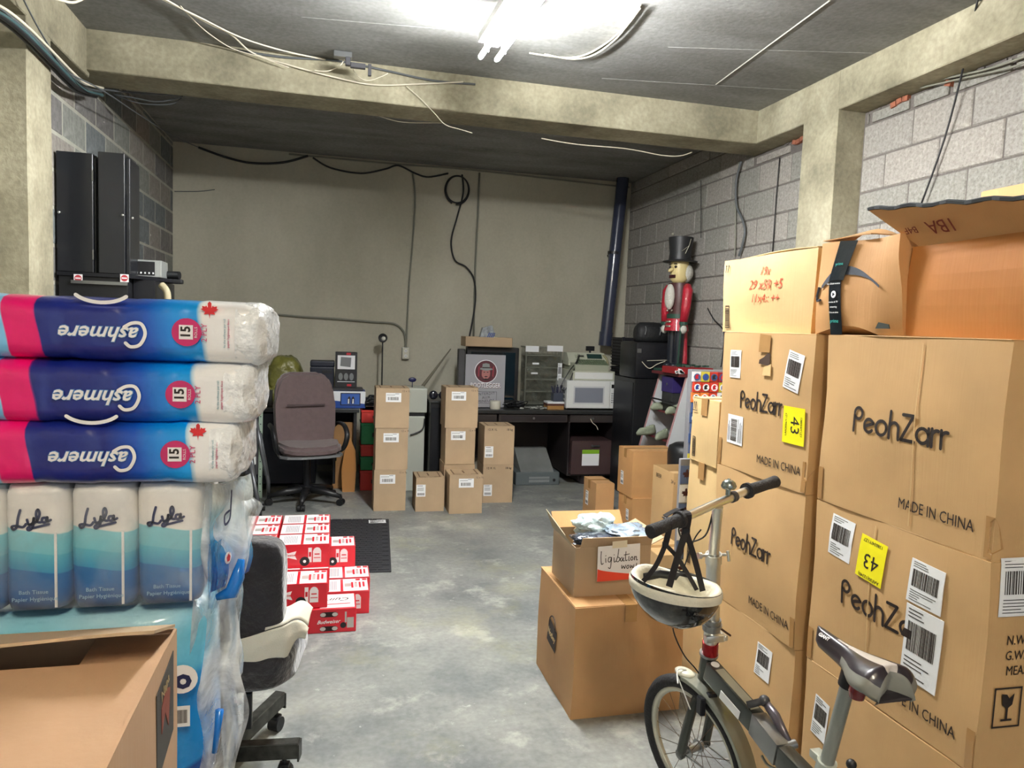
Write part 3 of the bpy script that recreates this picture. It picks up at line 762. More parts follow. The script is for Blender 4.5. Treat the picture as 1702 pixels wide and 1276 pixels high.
# pale carton with red handwriting on the first column
size = (.50, .575, .285)
RPEN = mat('red_marker', (206, 84, 56), .6)
bx = thing('cardboard_box', 'pale kraft carton with red handwriting on top of the farther tall stack', 'box', (1.80, 2.395, 3*BH), 0)
carton_body(size, KRAFT2, bx, .007, 71)
f = lambda u, v, a=0: FT(size, 'left', u, v, a)
for (u_, v_, t_, s_) in ((.30, .225, '19x', .045), (.31, .175, '29 x5R +5', .05), (.31, .125, '11x4x ++', .045)): text(bx, f(u_, v_, -1), t_, s_, RPEN, shear=.3, n=.001)
bars(bx, f(.045, .06, 90), .09, .035, seed=11)
b = MB()
for dx in (-.008, .008): b.prism([(dx-.002, -.015), (dx+.002, -.015), (dx+.002, .01), (dx+.005, .01), (dx, .018), (dx-.005, .01), (dx-.002, .01)], .010, .011, f(.04, .25))
dec(b, 'up_arrows', INK, bx, f(0, 0))
b = MB(); b.sheet(lambda u, v: Vector((-.25+.5*u, -.288+.576*v, .288+.006*math.sin(u*9+v*5))), 8, 8); b.done('flap', KRAFT2, bx, solid=.003)

# crushed carton with black parcel tape and an arrow-like smile, end towards the room
AMZ = KRAFTO
bx = thing('cardboard_box', 'crushed kraft carton with black printed tape and curved arrow mark', 'box', (1.78, 1.865, 3*BH), 0)
size = (.54, .335, .285); w_, d_, h_ = size
b = MB(); b.box((0, 0, h_/2), size); bmesh.ops.subdivide_edges(b.bm, edges=b.bm.edges[:], cuts=9, use_grid_fill=True)
for v in b.bm.verts:
    p = v.co; left = p.x < -w_/2+.001
    k = noise.noise_vector(p*5+Vector((4, 9, 2)))*.011
    if left:
        u_ = (d_/2-p.y)/d_; vv = p.z/h_
        p.x += -.012*math.sin(PI*u_)*math.sin(PI*vv) + (.05*max(0, u_-.72)/.28*max(0, .75-vv))*1.0 - .012*math.sin(u_*7)*vv
        if vv < .25: p.z += .03*math.sin(PI*min(1, u_/.8))*(1-vv/.25)*.9 if u_ < .8 else 0
    v.co = p+k*(0.3 if p.z < .002 else 1)
b.done('body', AMZ, bx, auto=40)
f = lambda u, v, a=0: FT(size, 'left', u, v, a)
def draped(fr, u0, u1, v0, v1, off, nu=4, nv=12, skew=0):
    def g(a, c):
        u_ = u0+(u1-u0)*a+skew*(c-.5); v_ = v0+(v1-v0)*c
        p = face(size, 'left') @ Vector((u_, v_, 0)); uu = u_/d_; vv = v_/h_
        p.x += -.012*math.sin(PI*uu)*math.sin(PI*min(1, max(0, vv))) - .012*math.sin(uu*7)*vv
        kk = noise.noise_vector(p*5+Vector((4, 9, 2)))*.011
        return p+kk*1.0+Vector((-off, 0, 0))
    return g
BT = mat('black_tape', (24, 32, 38), .28, coat=.3); TQ = mat('turquoise_print', (60, 180, 170), .5)
b = MB(); b.sheet(draped(None, .075, .125, .0, .165, .0035), 3, 10); tp = b.done('black_tape', BT, bx, solid=.0008)
b = MB(); b.sheet(draped(None, .09, .15, .165, .285, .0055, skew=.03), 3, 10); b.done('black_tape', BT, bx, solid=.0008)
def tgt(u, v): 
    p = draped(None, u, u, v, v, .0)(0, 0); return p
for (v_, s_, t_, m_) in ((.04, .020, 'prime', TQ), (.155, .010, 'See album reverse', PAPER), (.098, .010, 'movies & TV', PAPER), (.083, .010, 'streaming', PAPER), (.066, .009, 'Films et séries', PAPER), (.215, .018, 'prime', TQ)):
    p = tgt(.10 if v_ < .2 else .115, v_); m_4 = face(size, 'left').copy(); m_4.translation = p+Vector((-.007, 0, 0)); text(tp, m_4, t_, s_*.8, m_); DEC.pop()
b = MB(); p = tgt(.1, .122); m_4 = face(size, 'left').copy(); m_4.translation = p+Vector((-.006, 0, 0)); b.prism(arc(0, 0, .011, 0, 345, 18), 0, .0008, m_4); b.mi = 1
b.prism([(-.004, -.006), (.007, 0), (-.004, .006)], .0009, .0013, m_4); b.done('play_mark', [PAPER, BT], tp)
# smile: thick crescent with arrow head, upside down on the crushed side
b = MB(); N_ = 18
def sm_pt(t, s_):
    u_ = .03+.235*t; v_ = .12+.075*math.sin(PI*(.12+.8*t))*1.0; wd = (.004+.010*math.sin(PI*min(1, t*1.15+.05)))*s_
    return draped(None, u_, u_, v_+wd, v_+wd, .003)(0, 0)
L1 = [b.bm.verts.new(sm_pt(i/N_, 1)) for i in range(N_+1)]; L2 = [b.bm.verts.new(sm_pt(i/N_, -1)) for i in range(N_+1)]
for i in range(N_): b.bm.faces.new((L1[i], L2[i], L2[i+1], L1[i+1]))
b.tube([tgt(u_, v_)+Vector((-.004, 0, 0)) for u_, v_ in ((.018, .15), (.008, .12), (.012, .106), (.03, .108))], .004, 6)
b.done('curved_arrow_print', mat('slate_print', (52, 58, 70), .6), bx)
b = MB(); b.sheet(lambda u, v: Vector((-.27+.10*u, -.05+.21*v-.0, .29+.03*math.sin(PI*v)*u+.005)), 5, 7); b.done('flap', KRAFT3, bx, solid=.003)
b = MB(); b.prism([(0, 0), (.055, .0), (.05, .012), (.01, .018)], .004, .006, f(.27, .02)); b.done('torn_scrap', mat('dark_scrap', (40, 46, 40), .6), bx)

# the large open carton beside it, near the right edge
bx = thing('open_carton', 'large open kraft carton with a raised printed flap on the nearest stack', 'box', (1.86, 1.36, 3*BH), 0)
size = (.62, .67, .245); w_, d_, h_ = size
def board(fn, nm, m=KRAFTO, nu=8, nv=8, par=None): 
    b = MB(); b.sheet(fn, nu, nv); return b.done(nm, m, par or bx, solid=.004)
nz = lambda p, s_=.006: p+noise.noise_vector(p*4)*s_
KO2 = cardboard('kraft_shaded', (186, 122, 62))  # darker board for the room-side panel: the raised flap's shade put into its colour
board(lambda u, v: nz(Vector((-w_/2-.01*math.sin(PI*v), d_/2-d_*u, h_*v))), 'side_panel', KO2, 14, 6)
board(lambda u, v: Vector((w_/2, d_/2-d_*u, h_*v)), 'side_panel', KRAFTO)
board(lambda u, v: Vector((-w_/2+w_*u, -d_/2, h_*v)), 'side_panel', KRAFTO)
board(lambda u, v: Vector((-w_/2+w_*u, d_/2, h_*v)), 'side_panel', KRAFTO)
board(lambda u, v: Vector((-w_/2+w_*u, -d_/2+d_*v, .003)), 'bottom_panel', KRAFTO)
# raised flap along the room side: leans out over the room and up
fl_ = board(lambda u, v: nz(Vector((-w_/2-.070*v, d_/2-.02-(d_-.03)*u+.12*v*(1-u), h_+.002+(.11-.07*u)*v)), .004), 'printed_flap', KRAFTO, 14, 4)
fr = Matrix(((0, -.85, -.5), (-1, 0, 0), (0, .5, -.85))).to_4x4(); 
fr = Matrix((Vector((0, -1, 0)), Vector((-.07, .0, .075)).normalized(), Vector((0, -1, 0)).cross(Vector((-.07, 0, .075)).normalized()))).transposed().to_4x4()
fr.translation = Vector((-w_/2-.040, .20, h_+.045)); RB = mat('brown_red_print', (120, 40, 20), .6)
text(fl_, fr @ Matrix.Rotation(PI, 4, 'Z') @ Matrix.Translation((0, 0, .004)), '1BA', .058, RB, n=.003, xs=.9); fr2 = fr.copy(); fr2.translation = Vector((-w_/2-.040, .30, h_+.045)); text(fl_, fr2 @ Matrix.Rotation(PI, 4, 'Z') @ Matrix.Translation((0, 0, .004)), 'B4F', .03, RB, n=.003)
TRN = mat('torn_edge', (52, 56, 60), .8)
b = MB(); b.tube([Vector((-w_/2-.071+.003*math.sin(i*2.1), d_/2+.10-(d_+.09)*i/30, h_+.114-.07*i/30+.003*math.sin(i*1.3))) for i in range(31)], .006, 5); b.done('torn_edge', TRN, fl_)
board(lambda u, v: nz(Vector((w_/2+.05*v, d_/2-d_*u, h_+.06*v))), 'flap', KRAFTO)
board(lambda u, v: nz(Vector((-w_/2+w_*u, d_/2+.0+.13*v*1.0, h_+.0+.012*v))), 'flap', KRAFTO, 6, 6)
bars(bx, sub(face(size, 'left'), d_-.155, .215, 90, .014), .10, .055, seed=14, m=RB)
b = MB(); b.bx(2.42, 2.82, 1.55, 2.02, 0, 0)
b.bm.free()
carton('orange kraft carton peeking over the open one at the right edge', (2.50, 1.99, 3*BH), (.44, .40, .54), 0, KRAFTO, seed=77)

# ------------------------------------------------------------------ Carton with pale lid and crest, floor left of the bicycle
size = (.47, .49, .462)
r = carton('kraft carton with a dark crest print on the floor left of the bicycle', (.946+.235, 2.62+.245, 0), size, 0, KRAFT3, None, 'y', seed=81, dent=.004)
fr = FT(size, 'left', .245, .25)
b = MB(); b.prism([(-.06, -.045), (.05, -.065), (.066, .03), (-.045, .055)], .006, .0068, fr); b.mi = 1
o = dec(b, 'crest_print', [INK], r, fr)
b = MB(); b.tube([fr @ Vector((x_, y_, .007)) for x_, y_ in arc(.0, .03, .045, -10, 190, 14)], .003, 4); dec(b, 'crest_ring', INK, o, fr)
text(o, sub(fr, 0, -.005, -8), 'Notley', .036, KRAFT2, n=.0075, bold=.0008)
# open beer carton with the handwritten sign on it
size = (.33, .30, .205); w_, d_, h_ = size
bx = thing('open_carton', 'open kraft carton with a handwritten sign and plastic bags inside', 'box', (.975+w_/2, 2.725+d_/2, .4625), 0)
KG = KRAFTG
def pan(fn, nm, m=KG, nu=5, nv=5):
    b = MB(); b.sheet(fn, nu, nv); return b.done(nm, m, bx, solid=.003)
pan(lambda u, v: Vector((-w_/2+w_*u, -d_/2, h_*v)), 'side_panel'); pan(lambda u, v: Vector((-w_/2+w_*u, d_/2, h_*v)), 'side_panel')
pan(lambda u, v: Vector((-w_/2, d_/2-d_*u, h_*v)), 'side_panel'); pan(lambda u, v: Vector((w_/2, d_/2-d_*u, h_*v)), 'side_panel')
pan(lambda u, v: Vector((-w_/2+w_*u, -d_/2+d_*v, .003)), 'bottom_panel')
pan(lambda u, v: Vector((-w_/2+.02+(w_-.02)*u, -d_/2-.022*v, h_+.045*v)), 'front_flap', KRAFTG)
pan(lambda u, v: Vector((-w_/2-.005-.035*v, d_/2-d_*u*.92, h_+.085*v*(1-u*.45))), 'side_flap', mat('board_white_edge', (168, 156, 128), .7))
pan(lambda u, v: Vector((-w_/2+w_*u, d_/2+.05*v, h_+.06*v)), 'back_flap', KRAFTO)
pan(lambda u, v: Vector((w_/2+.06*v, d_/2-d_*u, h_+.03*v)), 'side_flap', KRAFTG)
bars(bx, FT(size, 'front', .10, .055), .125, .055, seed=22); text(bx, FT(size, 'front', .062, h_-.022), 'BIGAP • BEER', .017, INK, bold=.0004, xs=.8)
text(bx, FT(size, 'left', .20, .11), 'Modelo', .055, mat('brown_print', (70, 46, 34), .6), bold=.001); bars(bx, FT(size, 'left', .225, .042), .11, .05, seed=23)
text(bx, FT(size, 'left', .07, .05), '24 x 355', .02, INK); text(bx, FT(size, 'front', .28, h_-.022), '24 x 355', .014, INK)
b = MB(); b.bx(.05, .085, -d_/2-.004, -d_/2-.0025, .10, .16, bev=0); b.done('hand_hole', BLACK, bx)
sg = thing('paper_sign', 'white handwritten liquidation sign with a red curved edge on the open carton', 'sign', (1.155, 2.6965, .535), 0)
fr = Matrix(((1, 0, 0, 0), (0, 0, -1, 0), (0, 1, 0, 0), (0, 0, 0, 1))) @ Matrix.Rotation(math.radians(1.5), 4, 'Z')
b = MB(); b.prism([(-.094, .0), (.094, .0), (.092, .148), (-.092, .145)], 0, .0012, fr); pp = b.done('paper', WHITEP, sg)
RR = mat('sign_red', (226, 70, 44), .45); cv = [(-.092+.184*i/14, .052-.034*(i/14)**.7) for i in range(15)]
b = MB(); b.prism([(-.094, .0), (.094, .0)]+list(reversed(cv)), .0013, .0018, fr); b.done('red_band', RR, sg)
b = MB(); b.prism([(-.03, .135), (.035, .137), (.034, .165), (-.03, .163)], .0015, .002, fr); b.done('masking_tape', mat('masking_tape', (226, 216, 190), .6), sg)
H = [  # handwriting strokes
 [(-.078, .125), (-.079, .1), (-.076, .072), (-.068, .075)], [(-.058, .095), (-.057, .078)], [(-.058, .105), (-.0575, .107)],
 [(-.034, .098), (-.045, .097), (-.047, .082), (-.038, .08), (-.033, .097), (-.034, .075), (-.038, .052), (-.046, .056)],
 [(-.022, .096), (-.021, .078), (-.014, .08)], [(-.022, .107), (-.0215, .108)],
 [(-.002, .13), (-.006, .1), (-.012, .082), (-.003, .078), (.004, .09), (-.006, .098)], [(.012, .095), (.005, .085), (.012, .079), (.018, .093), (.018, .08), (.024, .08)],
 [(.03, .118), (.028, .095), (.03, .08), (.036, .082)], [(.022, .104), (.04, .106)], [(.043, .097), (.043, .08), (.046, .08)], [(.0435, .106), (.044, .108)],
 [(.057, .094), (.051, .088), (.054, .08), (.061, .083), (.06, .092), (.056, .095)], [(.068, .095), (.068, .08), (.068, .09), (.076, .094), (.077, .08), (.082, .081)],
 [(.012, .062), (.014, .048), (.02, .058), (.025, .047), (.03, .061)], [(.039, .06), (.034, .053), (.038, .046), (.044, .052), (.042, .06)], [(.05, .06), (.052, .047), (.057, .057), (.062, .047), (.066, .06)], [(.078, .066), (.076, .052)], [(.0755, .045), (.0757, .0445)],
]
b = MB(); ribbon(b, [[(p.x, p.y) for p in crom(s_, 5)] for s_ in H], .0032, fr, .002); b.done('handwriting', INK, sg)
# plastic bags lying in it
def bag(nm, lab, c, sx, sy, sz_, m, seed, cat='plastic bag', amp=.35, grp=None):
    sd = Vector((seed*2.3, seed, seed*.7)); b = MB()
    bmesh.ops.create_icosphere(b.bm, subdivisions=4, radius=1)
    for v in b.bm.verts:
        p = v.co.copy(); k = noise.noise(p*1.6+sd)*amp+noise.noise(p*4+sd)*amp*.5
        ridge = abs(noise.noise(p*3+sd*2))*amp*.8
        p = p*(1+k-ridge); v.co = Vector((p.x*sx, p.y*sy, max(p.z, -.6)*sz_))
    return tag(b.done(nm, m, None, auto=60, loc=c), lab, cat, grp)
CLR = mat('grey_poly_bag', (150, 168, 186), .2, spec=.8, vary=.35, vscale=14, bump=.9, bscale=26, coat=.6)
BLU = mat('pale_poly_bag', (200, 222, 226), .25, spec=.8, vary=.15, vscale=12, bump=.9, bscale=24, coat=.6)
DRK = mat('dark_poly_bag', (58, 64, 78), .22, spec=.8, vary=.4, vscale=14, bump=.8, bscale=20, coat=.6)
bag('plastic_bag', 'pale blue translucent bag heaped at the back of the open carton', (1.14, 2.93, .70), .10, .07, .055, BLU, 3)
bag('plastic_bag', 'dark folded poly bag lying across the front of the open carton', (1.09, 2.80, .678), .11, .07, .024, DRK, 5)
bag('plastic_bag', 'grey shiny bag hanging over the right of the open carton', (1.24, 2.85, .69), .10, .10, .035, CLR, 8)

# ------------------------------------------------------------------ floor boxes in the distance, right
def fbox(lab, x0, x1, y0, y1, z, h, m=KRAFT, seed=0, lb=None, seam='x', tape=True, flaps=True, grp=None):
    s_ = (x1-x0, y1-y0, h); r = carton(lab, ((x0+x1)/2, (y0+y1)/2, z), s_, 0, m, grp, seam, seed=seed, dent=.002, tape=tape, flaps=flaps)
    return r, s_
r, s_ = fbox('wide kraft carton on top of the low pile before the desk', 2.30, 2.70, 5.20, 5.485, .247, .372, KRAFTO, 91)
label(r, FT(s_, 'left', .10, .13), .06, .11, 'can', seed=3)
r, s_ = fbox('wide kraft carton under the top one in the low pile before the desk', 2.31, 2.69, 5.18, 5.47, 0, .247, KRAFTO, 92)
label(r, FT(s_, 'left', .20, .10), .05, .09, 'can', seed=4)
r, s_ = fbox('brown carton on the floor at the left of the low pile before the desk', 2.12, 2.28, 5.50, 5.80, 0, .30, KRAFT3, 93)
label(r, FT(s_, 'left', .10, .14), .07, .12, 'can', seed=5)
p0 = at(1090, 860, y=4.6)
r = thing('open_carton', 'tall narrow open kraft carton standing before the wide pile', 'box', (2.40, 4.56, 0), 0); s_ = (.30, .32, .61); w_, d_, h_ = s_
def pan2(fn, nm='side_panel', m=KRAFT):
    b = MB(); b.sheet(fn, 4, 4); return b.done(nm, m, r, solid=.004)
pan2(lambda u, v: Vector((-w_/2+w_*u, -d_/2, h_*v))); pan2(lambda u, v: Vector((-w_/2+w_*u, d_/2, h_*v))); pan2(lambda u, v: Vector((-w_/2, d_/2-d_*u, h_*v))); pan2(lambda u, v: Vector((w_/2, d_/2-d_*u, h_*v))); pan2(lambda u, v: Vector((-w_/2+w_*u, -d_/2+d_*v, .004)), 'bottom_panel')
pan2(lambda u, v: Vector((-w_/2+w_*u, -d_/2+.12*v, h_-.01*v)), 'flap'); text(r, FT(s_, 'left', .1, .55), 'BEER', .04, INK, n=.004); text(r, FT(s_, 'left', .32, .55), '24 x', .035, INK, n=.004)
fbox('low kraft carton just beyond the sign carton', 1.92, 2.16, 3.9, 4.25, 0, .22, KRAFT, 95)
# ================================================================== left foreground: wrapped paper packs
YP = 1.33
# soft pack: rounded bar along x with roll bulges
def soft_pack(sx, sy, sz, rolls, m, nm='wrapper', parent=None, seed=0, endx=1, pw=3.2):
    b = MB(); nu, nv = 70, 40; g = []
    sd = Vector((seed*1.9, seed*.6, seed))
    for i in range(nu+1):
        u = i/nu; x = -sx/2+sx*u
        e = min(1, (u*(1-u))*sx/.020*1.0) if True else 1
        e = min(1, min(u, 1-u)*sx/.045); k = (1-(1-e)**3)**(1/3)*.10+.90 if e < 1 else 1
        bul = 1-.018*(abs(math.sin(PI*u*rolls))**.35 < .55)*1.0-.014*(1-abs(math.sin(PI*u*rolls))**.4)
        ring = []
        for j in range(nv):
            a = 2*PI*j/nv; ca, sa = math.cos(a), math.sin(a)
            r_ = (abs(ca)**pw+abs(sa)**pw)**(-1/pw)
            p = Vector((x, ca*r_*sy/2*k*bul, sa*r_*sz/2*k*bul)); p += noise.noise_vector(p*9+sd)*.0035+noise.noise_vector(p*26+sd)*.001
            ring.append(b.bm.verts.new(p))
        g.append(ring)
    for A_, B_ in zip(g, g[1:]):
        for j in range(nv): b.bm.faces.new((A_[j], A_[(j+1) % nv], B_[(j+1) % nv], B_[j]))
    b.bm.faces.new(list(reversed(g[0]))); b.bm.faces.new(g[-1])
    return b.done(nm, m, parent, smooth=True)
L15 = .92
W_ = (236, 238, 238); NV = (18, 34, 122); NV2 = (8, 76, 178); BL = (0, 134, 218); BL2 = (0, 152, 230); PK = (226, 10, 110); LB = (126, 198, 242)
# x of the printed bands, from the right end (local x, right end = +L15/2)
CASHX = .06
band = lambda s_: [(-L15/2, LB), (-L15/2+.46, LB), (.0, PK)]
xs_ = lambda px: at(px, 650, y=YP).x
PKG = []
for k, (zc_, dx, lab) in enumerate(((1.315, -.125, 'lowest of the three lying blue toilet-paper packs with upside-down white script'), (1.417, -.113, 'middle one of the three lying blue toilet-paper packs with upside-down script'), (1.522, -.093, 'topmost of the three lying blue toilet-paper packs, arc of white print on its edge'))):
    xe = at((408, 430, 448)[k], 700, y=YP).x-.012; xc = xe-L15/2
    pxo = (-18, -10, 0)[k]
    X = lambda px: at(px+pxo, 650, y=YP).x-xc
    m = ramp_mat('wrapper_blue_'+'abc'[k], 'X', [(X(-200), W_), (X(-199), LB), (X(16), LB), (X(17), PK), (X(71), PK), (X(73), NV), (X(205), NV), (X(255), NV2), (X(300), BL), (X(338), BL2), (X(340), (150, 196, 222)), (X(347), (238, 238, 238)), (L15/2-.015, (240, 240, 240)), (L15/2, (246, 248, 250))],
                 rough=.3, curve=('Z', .0055, 40), bump=.25, bscale=13, coat=.6)
    r = thing('toilet_paper_pack', lab, 'toilet paper', (xc, YP+.11, zc_), 0, 'blue toilet-paper packs lying in a stack')
    r.rotation_euler.z = math.radians(-2)
    soft_pack(L15, .23, .108 if k else .112, 9, m, 'wrapper', r, k+1, pw=5.5)
    yf = -.1165
    fr = Matrix(((1, 0, 0, 0), (0, 0, -1, yf), (0, 1, 0, 0), (0, 0, 0, 1)))
    F = lambda px, dz, ang=0: sub(fr, X(px), dz, ang)
    NB = mat('script_outline', (90, 140, 200), .3, coat=.5)  # printed light-blue outline around the white lettering
    text(r, F(176, -.006, 180), 'ashmere', .034, NB, shear=.35, bold=.0016, n=.0002, xs=1.02); text(r, F(176, -.006, 180), 'ashmere', .034, WHITEP, shear=.35, bold=.0006, n=.0012, xs=1.02)
    b = MB(); q = F(231, -.005, 180)
    b.mi = 0; ribbon(b, [[(p.x, p.y) for p in crom([(.012, .016), (.004, .022), (-.010, .018), (-.018, .0), (-.012, -.016), (.002, -.017), (.014, -.010)], 5)]], .0055, q, .0012)
    b.done('script_capital', WHITEP, r)
    b = MB(); q = F(318, .0, 0); b.prism(arc(0, 0, .0235, 0, 345, 24), 0, .0006, q); b.mi = 1
    b.prism([(-.012, -.012), (.010, -.012), (.010, .012), (-.012, .012)], .0006, .001, q); bd = b.done('roll_badge', [mat('magenta_print', (196, 22, 96), .3, coat=.4), WHITEP], r)
    text(bd, F(317, .0, 90), '15', .021, INK, n=.0014, bold=.0006); text(bd, F(333.5, .0, 90), 'ROLLS', .0065, WHITEP, n=.0014)
    text(r, F(347, .0, 90), '2 PLY', .013, mat('magenta_print', (196, 22, 96), .3), n=.0012)
    text(r, F(380, .0, 90), '4x the softness per roll', .0052, mat('teal_print', (120, 170, 180), .4), n=.001); text(r, F(386, .0, 90), 'papier hygiénique doux', .0052, mat('magenta_print', (196, 22, 96), .3), n=.001)
    if k != 1:   # maple leaf near the white end, white arc near the top
        LR = mat('leaf_red', (214, 40, 44), .4)
        lf = [(0, -.014), (.001, -.006), (.009, -.007), (.007, -.003), (.014, .002), (.011, .003), (.012, .007), (.007, .006), (.005, .008), (.003, .004), (.003, .012), (0, .009+.006), (-.003, .012), (-.003, .004), (-.005, .008), (-.007, .006), (-.012, .007), (-.011, .003), (-.014, .002), (-.007, -.003), (-.009, -.007), (-.001, -.006)]
        b = MB(); b.prism(lf, .0, .0008, sub(fr, X(355), .038, 0, -.002)); b.done('leaf_mark', LR, r)
        b = MB(); ribbon(b, [[(x_, y_) for x_, y_ in arc(0, .03, .046, 215, 325, 14, ry=.026)]], .006, sub(fr, X(178), .040 if k else .048, 0, -.001 if k else -.004), .001); b.done('arc_print', WHITEP, r)
    # crumpled clear end of the wrapper
    b = MB(); sd = Vector((k*3, 1, 2)); nv = 28
    EN = mat('plastic_end', (244, 247, 250), .22, spec=.7, bump=.7, bscale=38, coat=.5)
    rings = []
    for i in range(9):
        t = i/8; ring = []
        for j in range(nv):
            a = 2*PI*j/nv; ca, sa = math.cos(a), math.sin(a); r_ = (abs(ca)**4.5+abs(sa)**4.5)**(-1/4.5)
            f_ = 1.0 if t < .65 else 1.0-.28*(t-.65)/.35
            p = Vector((L15/2-.040+.050*min(1, t*1.1), ca*r_*.117*f_, sa*r_*.055*f_)); p += noise.noise_vector(p*24+sd)*.006*(t > 0)+noise.noise_vector(p*60+sd)*.0022*(t > 0)
            ring.append(b.bm.verts.new(p))
        rings.append(ring)
    for A_, B_ in zip(rings, rings[1:]):
        for j in range(nv): b.bm.faces.new((A_[j], A_[(j+1) % nv], B_[(j+1) % nv], B_[j]))
    b.bm.faces.new(rings[-1]); b.done('crumpled_end', EN, r, auto=55)

# bundle of three-and-more upright roll sleeves in clear film
ZL0, ZL1 = 1.045, 1.257
def lylamat():
    return ramp_mat('sleeve_print', 'Z', [(0, (22, 52, 110)), (.018, (20, 90, 158)), (.066, (24, 110, 176)), (.068, (52, 152, 196)), (.098, (92, 182, 204)), (.100, (118, 196, 210)), (.134, (136, 204, 214)), (.136, (240, 236, 230)), (.212, (230, 228, 222))], rough=.4, curve=('X', .006, 34), bump=.12, coat=.25)
LY = lylamat(); NVP = mat('navy_print', (34, 42, 84), .4)
FILM = film('clear_film', vis=.10, nscale=10, bump=.5); FILMW = film('stretch_film', tint=(240, 247, 252), vis=.66, nscale=9, bump=1.0, rough=.2)
def sleeve(xc, wd, dp, lab, front=True):
    r = thing('toilet_paper_sleeve', lab, 'toilet paper', (xc, YP+.065, ZL0), 0, 'printed roll sleeves in the clear bundle')
    b = MB(); prof = []
    nu = 28; nz_ = 14; g = []
    for i in range(nz_+1):
        z = .212*i/nz_; e = min(1, min(i, nz_-i)/1.5*.5+.5) if i in (0, nz_) else 1; ring = []
        e = .93 if i in (0, nz_) else 1
        for j in range(nu):
            a = 2*PI*j/nu; ca, sa = math.cos(a), math.sin(a); r_ = (abs(ca)**4.5+abs(sa)**4.5)**(-1/4.5)
            p = Vector((ca*r_*wd/2*e, sa*r_*dp/2*e, z)); p += noise.noise_vector(p*14+Vector((xc*9, 0, 0)))*.002
            ring.append(b.bm.verts.new(p))
        g.append(ring)
    for A_, B_ in zip(g, g[1:]):
        for j in range(nu): b.bm.faces.new((A_[j], A_[(j+1) % nu], B_[(j+1) % nu], B_[j]))
    b.bm.faces.new(list(reversed(g[0]))); b.bm.faces.new(g[-1]); b.done('paper_sleeve', LY, r, smooth=True)
    fr = Matrix(((1, 0, 0, 0), (0, 0, -1, -dp/2-.001), (0, 1, 0, 0), (0, 0, 0, 1)))
    if front:
        S_ = [[(-.019, .019), (-.023, .006), (-.026, -.009), (-.031, -.013), (-.033, -.008), (-.027, -.007), (-.017, -.010), (-.012, -.005)],
              [(-.010, .002), (-.008, -.006), (-.002, -.004), (.000, .004), (-.002, -.010), (-.008, -.016), (-.010, -.012), (.004, -.002)],
              [(.004, -.002), (.009, .010), (.007, .018), (.004, .012), (.005, -.002), (.010, -.004)],
              [(.019, .003), (.013, .003), (.012, -.003), (.017, -.004), (.020, .004), (.020, -.003), (.025, -.001)], [(-.006, -.0135), (.022, -.008)]]
        b = MB(); q = sub(fr, 0, .155, 3); ribbon(b, [[(p.x, p.y) for p in crom(s_, 4)] for s_ in S_], .0042, q, .001); b.done('script_print', NVP, r)
        text(r, sub(fr, -.002, .032, 0), 'Bath Tissue', .0095, mat('pale_blue_print', (150, 190, 224), .4)); text(r, sub(fr, 0, .020, 0), 'Papier Hygiénique', .0095, mat('pale_blue_print', (150, 190, 224), .4))
    b = MB(); b.bx(wd/2-.019, wd/2-.015, -dp/2-.0018, -dp/2+.0, .004, .132); b.done('seam_strip', WHITEP, r)
    return r
for i, (a_, e_) in enumerate(((-3, 109), (109, 221), (221, 334))):
    x0, x1 = at(a_, 900, y=YP).x, at(e_, 900, y=YP).x
    sleeve((x0+x1)/2, x1-x0-.002, .11, ['white and blue printed roll sleeve at the left photo edge', 'white and blue printed roll sleeve, middle of the three', 'white and blue printed roll sleeve at the right end of the bundle'][i])
    s2 = sleeve((x0+x1)/2, x1-x0-.002, .11, ['second-rank roll sleeve behind the leftmost printed one', 'second-rank roll sleeve behind the middle printed one', 'second-rank roll sleeve behind the right printed one'][i], False); s2.location.y += .115
r = thing('film_bundle', 'clear plastic film sheet wrapped around the upright roll sleeves', 'plastic film', (at(170, 900, y=YP).x, YP+.12, ZL0), 0)
xr_ = at(338, 900, y=YP).x-r.location.x; xl_ = at(-30, 900, y=YP).x-r.location.x
b = MB()
def fb(u, v):
    per = u*3; x = xl_+(xr_-xl_+.006)*min(1, per) if per < 1 else xr_+.006; y = -.118 if per < 1 else -.118+.115*(per-1)
    p = Vector((x, y, .004+.206*v)); k = noise.noise_vector(Vector((x*8, y*8+5, v*3)))*.006; p += Vector((abs(k.x) if per >= 1 else k.x, -abs(k.y), k.z*.3 if 0 < v < 1 else 0)); return p
b.sheet(fb, 60, 14); b.done('front_film', FILM, r, smooth=True)
SIDEP = ramp_mat('side_print', 'Z', [(0, (20, 60, 150)), (.03, (24, 120, 200)), (.07, (70, 160, 210)), (.12, (150, 200, 216)), (.15, (210, 222, 224)), (.21, (190, 208, 216))], curve=('X', .03, 30), rough=.25, coat=.5, bump=.4)
b = MB(); b.sheet(lambda u, v: Vector((xr_+.008+.052*u+.004*math.sin(9*v), -.095+.14*u, .010+.198*v-.01*u))+noise.noise_vector(Vector((u*3, v*4, 1)))*.005, 12, 14); b.done('printed_side', SIDEP, r, smooth=True)
q = Matrix(((math.cos(1.2), 0, math.sin(1.2), xr_+.028), (math.sin(1.2), 0, -math.cos(1.2), -.058), (0, 1, 0, 0), (0, 0, 0, 1)))
b = MB(); ribbon(b, [[(p.x, p.y) for p in crom([(.010, .185), (.008, .16), (.004, .135), (-.012, .128), (-.014, .145), (.002, .150)], 5)]], .005, q, .006); b.done('script_print', NVP, r)
b = MB(); b.prism(arc(0, .062, .011, 0, 340, 16), .005, .006, q); b.mi = 1; b.prism([(-.004, .056), (.004, .056), (.006, .064), (0, .070), (-.006, .064)], .0062, .0068, q); b.done('leaf_badge', [WHITEP, RED], r)
